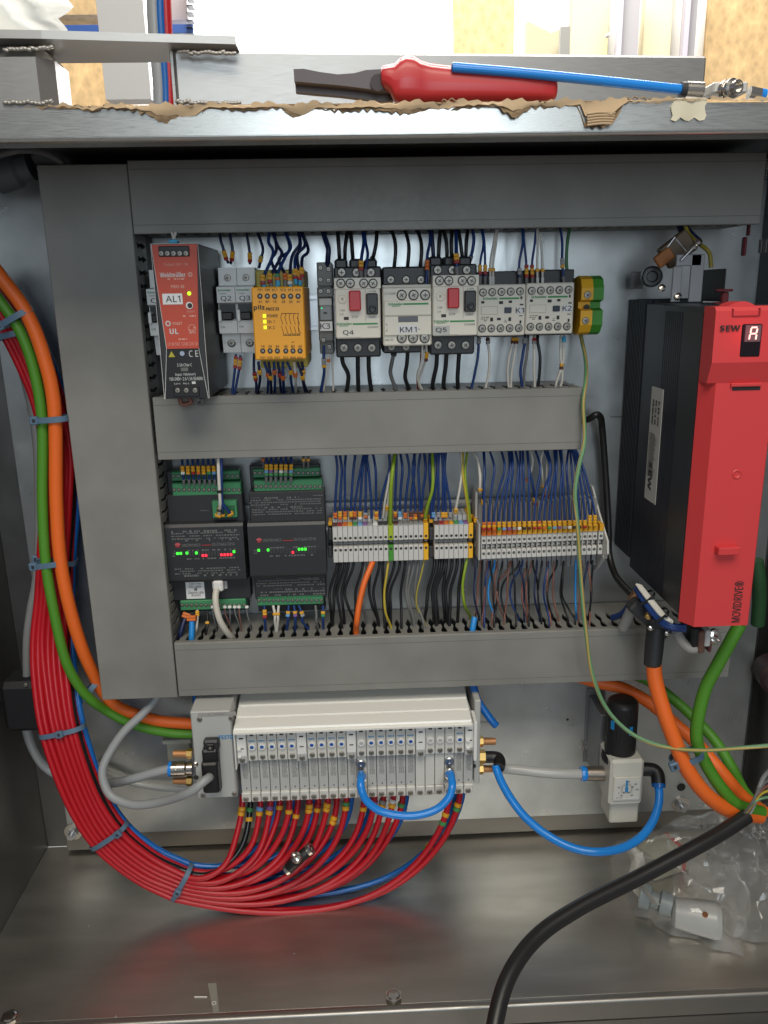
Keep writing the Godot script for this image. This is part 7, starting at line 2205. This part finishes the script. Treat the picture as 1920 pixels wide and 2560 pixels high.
	strap("pale blue cable tie round the orange and green cables at right", P(1716, 1893, 0.150), Vector3(0.93, 0.36, 0).normalized(), Vector3(-0.36, 0.93, 0).normalized(), 0.0165, 0.0095, 0.0065, -0.95)
	# the long earth lead
	var el := PackedVector3Array([P(1452, 838, 0.03), P(1464, 900, 0.05), P(1464, 950, 0.075), P(1458, 1010, 0.088), P(1462, 1100, 0.092), P(1448, 1165, 0.098), P(1438, 1230, 0.104), P(1444, 1310, 0.108), P(1449, 1400, 0.110), P(1456, 1500, 0.112), P(1466, 1590, 0.115), P(1480, 1680, 0.118), P(1510, 1760, 0.122), P(1555, 1815, 0.130), P(1610, 1850, 0.142), P(1680, 1870, 0.156), P(1760, 1876, 0.170), P(1850, 1870, 0.182), P(1940, 1862, 0.19)])
	var sm := smooth(el, 8)
	var ew := thing("earth_lead", "long yellow and green earth wire hanging from the earth terminal across the ducts", "wire", P(1452, 838, 0.03))
	part("core", tb(sm, 0.0020, 10), mat("earth_green", 0.14, 0.30, 0.15, 0.45), ew)
	# the yellow stripe winds slowly round the green insulation
	var st := PackedVector3Array()
	for i in sm.size():
		var t := (sm[mini(i + 1, sm.size() - 1)] - sm[maxi(i - 1, 0)]).normalized()
		var x := t.cross(Vector3.BACK).normalized()
		var yv := x.cross(t).normalized()
		if yv.z < 0: yv = -yv
		var u := 0.9 + 1.3 * sin(i * 0.11)
		st.append(sm[i] + (x * cos(u) + yv * sin(u)) * 0.0009)
	part("stripe", tb(st, 0.0014, 8), mat("earth_yellow", 0.46, 0.34, 0.10, 0.45), ew)
	# far right corner
	var cr := thing("corner_plug", "dark maroon round plug in the right corner beside the green cable", "plug", P(1895, 1690, 0.05))
	part("plug", lt(P(1925, 1670, 0.01), Vector3(-0.2, 0, 1), [[0, 0], [0.020, 0], [0.020, 0.03], [0.015, 0.034], [0, 0.034]], 22), mat("maroon", 0.03, 0.012, 0.014, 0.6), cr)
	whole("corner_cable", "dark green cable in the shadow right of the drive", "cable", tb(rail([1890, 1400, 0.06, 1897, 1450, 0.06, 1898, 1500, 0.055, 1894, 1560, 0.05]), 0.0075, 12), mat("dark_green", 0.02, 0.075, 0.025, 0.6), P(1897, 1500, 0.055))


func build_regulator() -> void:
	zoom(1160, 1660, 2.9625)
	var zf := 0.090
	var o := thing("pressure_regulator", "white air pressure regulator with tall black knob and small square gauge", "regulator", Z(1200, 1045, 0.06))
	part("body", face(1092, 720, 1316, 1046, 0.044, zf, 0.003), mat("regulator_white", 0.62, 0.60, 0.53, 0.42), o)
	part("side_boss", bx(Z(1040, 940, 0.05) + Vector3(-0.001, 0, 0), Z(1104, 700, 0.082), 0.002), mat("regulator_white"), o)
	part("shoulder", lt(Z(1180, 735, 0.068), Vector3.UP, [[0, 0], [0.0225, 0], [0.021, 0.004], [0.0195, 0.0065], [0, 0.0065]], 26), mat("regulator_white"), o)
	part("foot", bx(Z(1010, 1050, 0.046), Z(1300, 1020, 0.080), 0.002), mat("regulator_white"), o)
	var yk := Z(1160, 700, 0.068).y
	var kx := Z(1156, 600, 0.068).x
	var yt := Z(1160, 262, 0.068).y
	var h := yt - yk
	part("knob_ring", lt(Vector3(kx, yk - 0.0005, 0.068), Vector3.UP, [[0, 0], [0.0198, 0], [0.0205, 0.003], [0.0195, 0.008], [0.0168, 0.0085], [0.0168, 0.011], [0, 0.011]], 30), mat("black"), o)
	part("knob", lt(Vector3(kx, yk + 0.0108, 0.068), Vector3.UP, [[0.0, 0], [0.0165, 0], [0.0172, 0.002], [0.0170, h - 0.016], [0.0160, h - 0.0125], [0.0135, h - 0.0108], [0, h - 0.0105]], 30), mat("black"), o)
	var fl := MB.new()
	for k in 26:
		var u := TAU * k / 26
		fl.cyl(Vector3(kx + 0.0170 * cos(u), yk + 0.030, 0.068 + 0.0170 * sin(u)), Vector3(kx + 0.0168 * cos(u), yk + h - 0.006, 0.068 + 0.0168 * sin(u)), 0.0005, -1, 5)
	part("grip_ridges", fl, mat("black"), o)
	for q in [[1077, 466], [1226, 490]]:
		var c := Z(q[0], q[1], 0.082)
		var d := Vector2(c.x - kx, c.z - 0.068).normalized()
		var w := MB.new()
		w.t = Transform3D(Basis(Vector3(d.y, 0, -d.x), Vector3.UP, Vector3(d.x, 0, d.y)), Vector3(kx + d.x * 0.0173, c.y, 0.068 + d.y * 0.0173))
		w.box(Vector3.ZERO, Vector3(0.0044, 0.0105, 0.0012), 0.0003)
		part("blue_window", w, mat("window_blue", 0.01, 0.22, 0.50, 0.4), o)
	part("gauge_frame", face(1112, 842, 1302, 1012, zf, zf + 0.0022, 0.001), mat("regulator_white"), o)
	part("gauge_face", face(1122, 860, 1292, 1000, zf + 0.0022, zf + 0.0026, 0.0003), mat("gauge_paper", 0.60, 0.59, 0.55, 0.4), o)
	var gc := Z(1206, 925, zf + 0.0028)
	var tk := MB.new()
	for k in 17:
		var u := -0.7 + (PI + 1.4) * k / 16
		tk.cyl(gc + Vector3(cos(u), sin(u), 0) * 0.0058, gc + Vector3(cos(u), sin(u), 0) * (0.0074 if k % 4 else 0.0084), 0.0002, -1, 5)
	tk.lathe(gc, Vector3.BACK, [[0.0052, 0], [0.0055, 0], [0.0055, 0.0002], [0.0052, 0.0002]], 24)
	part("scale", tk, mat("faint_ink"), o)
	part("pointer", face(1202, 864, 1210, 950, zf + 0.0026, zf + 0.0032, 0.0001), mat("brand_blue"), o)
	part("pointer_foot", face(1196, 916, 1216, 950, zf + 0.0026, zf + 0.0034, 0.0001), mat("brand_blue"), o)
	dashes(o, 1126, 866, 1290, 1000, zf + 0.0029, 7, mat("faint_ink"), 0.28)
	part("gauge_rim", face(1114, 1000, 1302, 1008, zf + 0.002, zf + 0.0034, 0.0005), mat("light_grey"), o)
	# left fitting and clear tube
	var lf := thing("tube_fitting", "brownish nickel fitting with blue ring at the left of the regulator", "fitting", Z(950, 810, 0.066))
	part("barrel", cy(Z(905, 810, 0.066), Z(1040, 810, 0.066), 0.0082, 0.0086, 18), mat("nickel_brown", 0.36, 0.31, 0.26, 0.35, 0.9), lf)
	part("release_ring", lt(Z(866, 812, 0.066), Vector3.RIGHT, [[0, 0], [0.0084, 0], [0.0088, 0.003], [0.0078, 0.0062], [0, 0.0062]], 20), mat("hose_bright"), lf)
	var cl := mat("clear_hose", 0.50, 0.50, 0.48, 0.22)
	cl.backlight_enabled = true
	cl.backlight = lin(0.3, 0.3, 0.3)
	whole("milky_hose", "milky translucent hose running from behind the black elbow to the regulator", "hose", tb(rail([246, 770, 0.05, 330, 776, 0.056, 480, 792, 0.062, 640, 808, 0.066, 770, 814, 0.067, 872, 814, 0.066], 8, true), 0.0058, 16), cl, Z(640, 808, 0.066))
	# right elbow and long blue hose
	var el := thing("elbow_fitting", "black elbow fitting on the right of the pressure regulator", "fitting", Z(1420, 830, 0.07))
	part("elbow", tb(smooth(PackedVector3Array([Z(1306, 782, 0.066), Z(1360, 780, 0.068), Z(1410, 790, 0.071), Z(1434, 826, 0.075), Z(1440, 890, 0.080)]), 8), 0.0078, 18), mat("black"), el)
	part("release_ring", cy(Z(1440, 884, 0.0795), Z(1441, 914, 0.082), 0.0080, 0.0074, 18), mat("hose_blue"), el)
	var bh := PackedVector3Array([Z(1440, 905, 0.081), Z(1446, 960, 0.086), Z(1436, 1060, 0.096), Z(1390, 1180, 0.108), Z(1300, 1290, 0.120), Z(1160, 1366, 0.130), Z(980, 1392, 0.134), Z(800, 1360, 0.128), Z(620, 1270, 0.116), Z(470, 1150, 0.104), Z(370, 1030, 0.094), Z(290, 900, 0.086), Z(244, 790, 0.080), Z(236, 750, 0.077)])
	whole("blue_hose", "long bright blue hose sagging from the regulator's elbow back to the valve terminal", "hose", tb(smooth(bh, 9), 0.0046, 16), mat("hose_bright"), bh[6])
	var br := thing("regulator_bracket", "grey sheet bracket holding the regulator against the plate", "bracket", Z(1000, 640, 0.01))
	part("sheet", bx(Z(880, 720, 0.0006), Z(1050, 180, 0.0026), 0.0005), mat("zinc_dull"), br)
	part("upright", bx(Z(992, 690, 0.003), Z(1012, 380, 0.05), 0.0005), mat("zinc_dull"), br)


func build_floor_things() -> void:
	# bolts through the floor
	for q in [[984, 2492, "hex bolt standing in the floor near the front lip"], [26, 2545, "hex bolt in the front left corner of the floor"]]:
		var c := PY(q[0], q[1] + 8, 0.0003)
		var b := thing("floor_bolt", q[2], "bolt", c, "bolts in the cabinet floor")
		var hx := MB.new()
		hx.hexn(c, c + Vector3(0, 0.006, 0), 0.0085)
		part("hex_head", hx, mat("nickel"), b)
		part("dome", lt(c + Vector3(0, 0.006, 0), Vector3.UP, [[0, 0], [0.0068, 0], [0.005, 0.0008], [0, 0.001]], 14), mat("nickel"), b)
	var tp := MB.new()
	var a := PY(519, 2458, 0.0006)
	var b2 := PY(541, 2458, 0.0006)
	var c2 := PY(548, 2536, 0.0006)
	var d2 := PY(534, 2536, 0.0006)
	tp.quad(a, b2, c2, d2, Vector3.UP)
	tp.quad(a - Vector3(0, 0.0004, 0), b2 - Vector3(0, 0.0004, 0), c2 - Vector3(0, 0.0004, 0), d2 - Vector3(0, 0.0004, 0), Vector3.DOWN)
	var tpo := whole("tape_scrap", "pale narrow scrap of film stuck to the floor near the front", "tape", tp, mat("film_scrap", 0.27, 0.255, 0.22, 0.4), (a + c2) * 0.5)
	part("hole", lt(PY(535, 2508, 0.0008), Vector3.UP, [[0.0016, 0], [0.0022, 0], [0.0022, 0.0002], [0.0016, 0.0002]], 12), mat("white"), tpo)
	var ln := MB.new()
	ln.cyl(PY(486, 2492, 0.0005), PY(518, 2492, 0.0005), 0.0005, -1, 6)
	whole("white_fleck", "short white thread lying on the floor beside the film scrap", "thread", ln, mat("white"), PY(500, 2492, 0.0005))
	for q in [[735, 2383, "tiny bright metal chip on the floor in the red reflection"], [222, 2316, "tiny bright metal chip on the floor below the left end of the hose bundle"], [290, 2540, "tiny bright metal chip on the floor against the front lip"]]:
		whole("metal_chip", q[2], "chip", lt(PY(q[0], q[1], 0.0003), Vector3.UP, [[0, 0], [0.0009, 0], [0.0005, 0.0008], [0, 0.001]], 6), mat("nickel"), PY(q[0], q[1], 0.0003), "metal chips scattered over the floor")
	# heavy black cable across the corner
	var bc := PackedVector3Array([P(1868, 2040, 0.165), P(1810, 2078, 0.176), P(1740, 2118, 0.188), P(1600, 2192, 0.208), P(1450, 2268, 0.232), P(1345, 2340, 0.255), P(1276, 2432, 0.285), P(1240, 2545, 0.315), P(1226, 2680, 0.345)])
	var bk := thing("power_cable", "heavy black power cable rising from the front edge to the right with stripped cores", "cable", bc[4])
	part("sheath", tb(smooth(bc, 9), 0.0075, 20), mat("cable_black"), bk)
	var ends := [["cable_grey", 1925, 1925], ["wire_grey", 1935, 1945], ["wire_brown", 1940, 1958], ["wire_yellow", 1945, 1972], ["earth_green", 1945, 1990], ["wire_grey", 1940, 1940]]
	for k in ends.size():
		var e = ends[k]
		part("core", tb(rail([1858, 2046 - k * 2, 0.166, 1880, 2022 - k * 3, 0.168 + k * 0.001, 1905, lerpf(2010, e[2], 0.7), 0.172, e[1], e[2], 0.178]), 0.0022 if k == 0 else 0.0014, 8), mat(e[0], 0.2, 0.25, 0.15), bk)
	# things inside the clear bag
	var box := thing("tan_box", "small tan box with a red stripe inside the clear bag", "box", PY(1640, 2150, 0.0))
	var m := MB.new()
	m.t = Transform3D(Basis(Vector3.UP, 0.35), PY(1655, 2168, 0.0))
	m.box(Vector3(0, 0.016, 0), Vector3(0.052, 0.03, 0.034), 0.001)
	part("carton", m, mat("tan_card", 0.36, 0.34, 0.25, 0.6), box)
	var m2 := MB.new()
	m2.t = m.t
	m2.box(Vector3(0.017, 0.0165, 0.0003), Vector3(0.006, 0.0302, 0.0346), 0.0005)
	part("red_stripe", m2, mat("stripe_red", 0.45, 0.06, 0.04, 0.5), box)
	var vp := thing("plastic_part", "white tapered plastic part inside the clear bag", "plastic part", PY(1730, 2320, 0.0))
	var base := PY(1735, 2325, 0.0)
	var t0 := Transform3D(Basis(Vector3.UP, -0.35), base)
	var wp := MB.new()
	wp.t = t0
	wp.t = t0 * Transform3D(Basis.from_scale(Vector3(1, 0.72, 1)), Vector3(0, 0.001, 0))
	wp.lathe(Vector3(-0.024, 0.0235, 0), Vector3.RIGHT, [[0.0, 0.0], [0.014, 0.0], [0.0185, 0.003], [0.0215, 0.028], [0.0228, 0.044], [0.0205, 0.049], [0.012, 0.050], [0.011, 0.046], [0, 0.046]], 22)
	part("cup", wp, mat("milk_white", 0.40, 0.40, 0.385, 0.3), vp)
	wp = MB.new()
	wp.t = t0
	wp.lathe(Vector3(-0.024, 0.020, -0.006), Vector3(-1, 0.1, -0.1), [[0, 0], [0.013, 0], [0.013, 0.012], [0.009, 0.014], [0.009, 0.022], [0.014, 0.023], [0.014, 0.034], [0, 0.034]], 18)
	part("grey_neck", wp, mat("neck_grey", 0.24, 0.27, 0.27, 0.4), vp)
	wp = MB.new()
	wp.t = t0
	wp.cyl(Vector3(0.008, 0.028, 0.010), Vector3(0.008, 0.033, 0.012), 0.003)
	part("brass_insert", wp, mat("copper"), vp)
	# torn paper label of the bag
	var pp := []
	for j in 5:
		for i in 12:
			var u := i / 11.0
			var q := PY(lerpf(1548, 1606, u) + 14.0 * sin(u * 7.0) + j * 9.0, lerpf(2110, 2262, u), 0.012 + 0.012 * sin(u * 5.0 + j) * (j / 4.0) + 0.006 * j)
			pp.append(q)
	var pm := MB.new()
	pm.grid(pp, 12, 5)
	whole("paper_label", "torn white paper edge of the clear bag", "paper", pm, mat("paper_white", 0.66, 0.64, 0.58, 0.6), PY(1580, 2200, 0.01))
	# the bags: crumpled clear film
	var film := mat("clear_film", 0.9, 0.9, 0.9, 0.05)
	film.albedo_color.a = 0.09
	film.transparency = BaseMaterial3D.TRANSPARENCY_ALPHA
	var nz := FastNoiseLite.new()
	nz.seed = 9
	nz.noise_type = FastNoiseLite.TYPE_SIMPLEX
	nz.fractal_type = FastNoiseLite.FRACTAL_RIDGED
	nz.fractal_octaves = 2
	nz.frequency = 6.5
	for s in [[1520, 2120, 1905, 2030, 1850, 2390, 1590, 2290, 0.046, "crumpled clear plastic bag on the floor holding the white and tan parts"], [1760, 2050, 1990, 2000, 2010, 2380, 1800, 2330, 0.060, "second crumpled clear plastic bag against the right wall"]]:
		var c00 := PY(s[0], s[1], 0.001)
		var c10 := PY(s[2], s[3], 0.001)
		var c11 := PY(s[4], s[5], 0.001)
		var c01 := PY(s[6], s[7], 0.001)
		var pts := []
		var n := 50
		for j in n:
			for i in n:
				var u := i / (n - 1.0)
				var v := j / (n - 1.0)
				var p := c00.lerp(c10, u).lerp(c01.lerp(c11, u), v)
				var edge := pow(maxf(sin(PI * u) * sin(PI * v), 0.0), 0.35)
				var r := nz.get_noise_2d(p.x * 1.0 + s[8], p.z * 1.0)
				var r2 := nz.get_noise_2d(p.z * 2.3, p.x * 2.3 + 4.0)
				p.y += edge * (s[8] * 0.85 + 0.022 * r + 0.008 * r2) + 0.002 * absf(r2)
				p.x += 0.008 * r2
				p.z += 0.010 * r
				p.x = minf(p.x, 0.458)
				pts.append(p)
		var f := MB.new()
		for j in n - 1:
			for i in n - 1:
				var k := j * n + i
				for tr in [[k, k + 1, k + n + 1], [k, k + n + 1, k + n]]:
					var nn: Vector3 = (pts[tr[1]] - pts[tr[0]]).cross(pts[tr[2]] - pts[tr[0]]).normalized()
					if nn.y < 0.0: nn = -nn
					f.tri(pts[tr[0]], pts[tr[1]], pts[tr[2]], nn, nn, nn)
		whole("clear_bag", s[9], "plastic bag", f, film, (c00 + c11) * 0.5, "clear plastic bags on the floor")
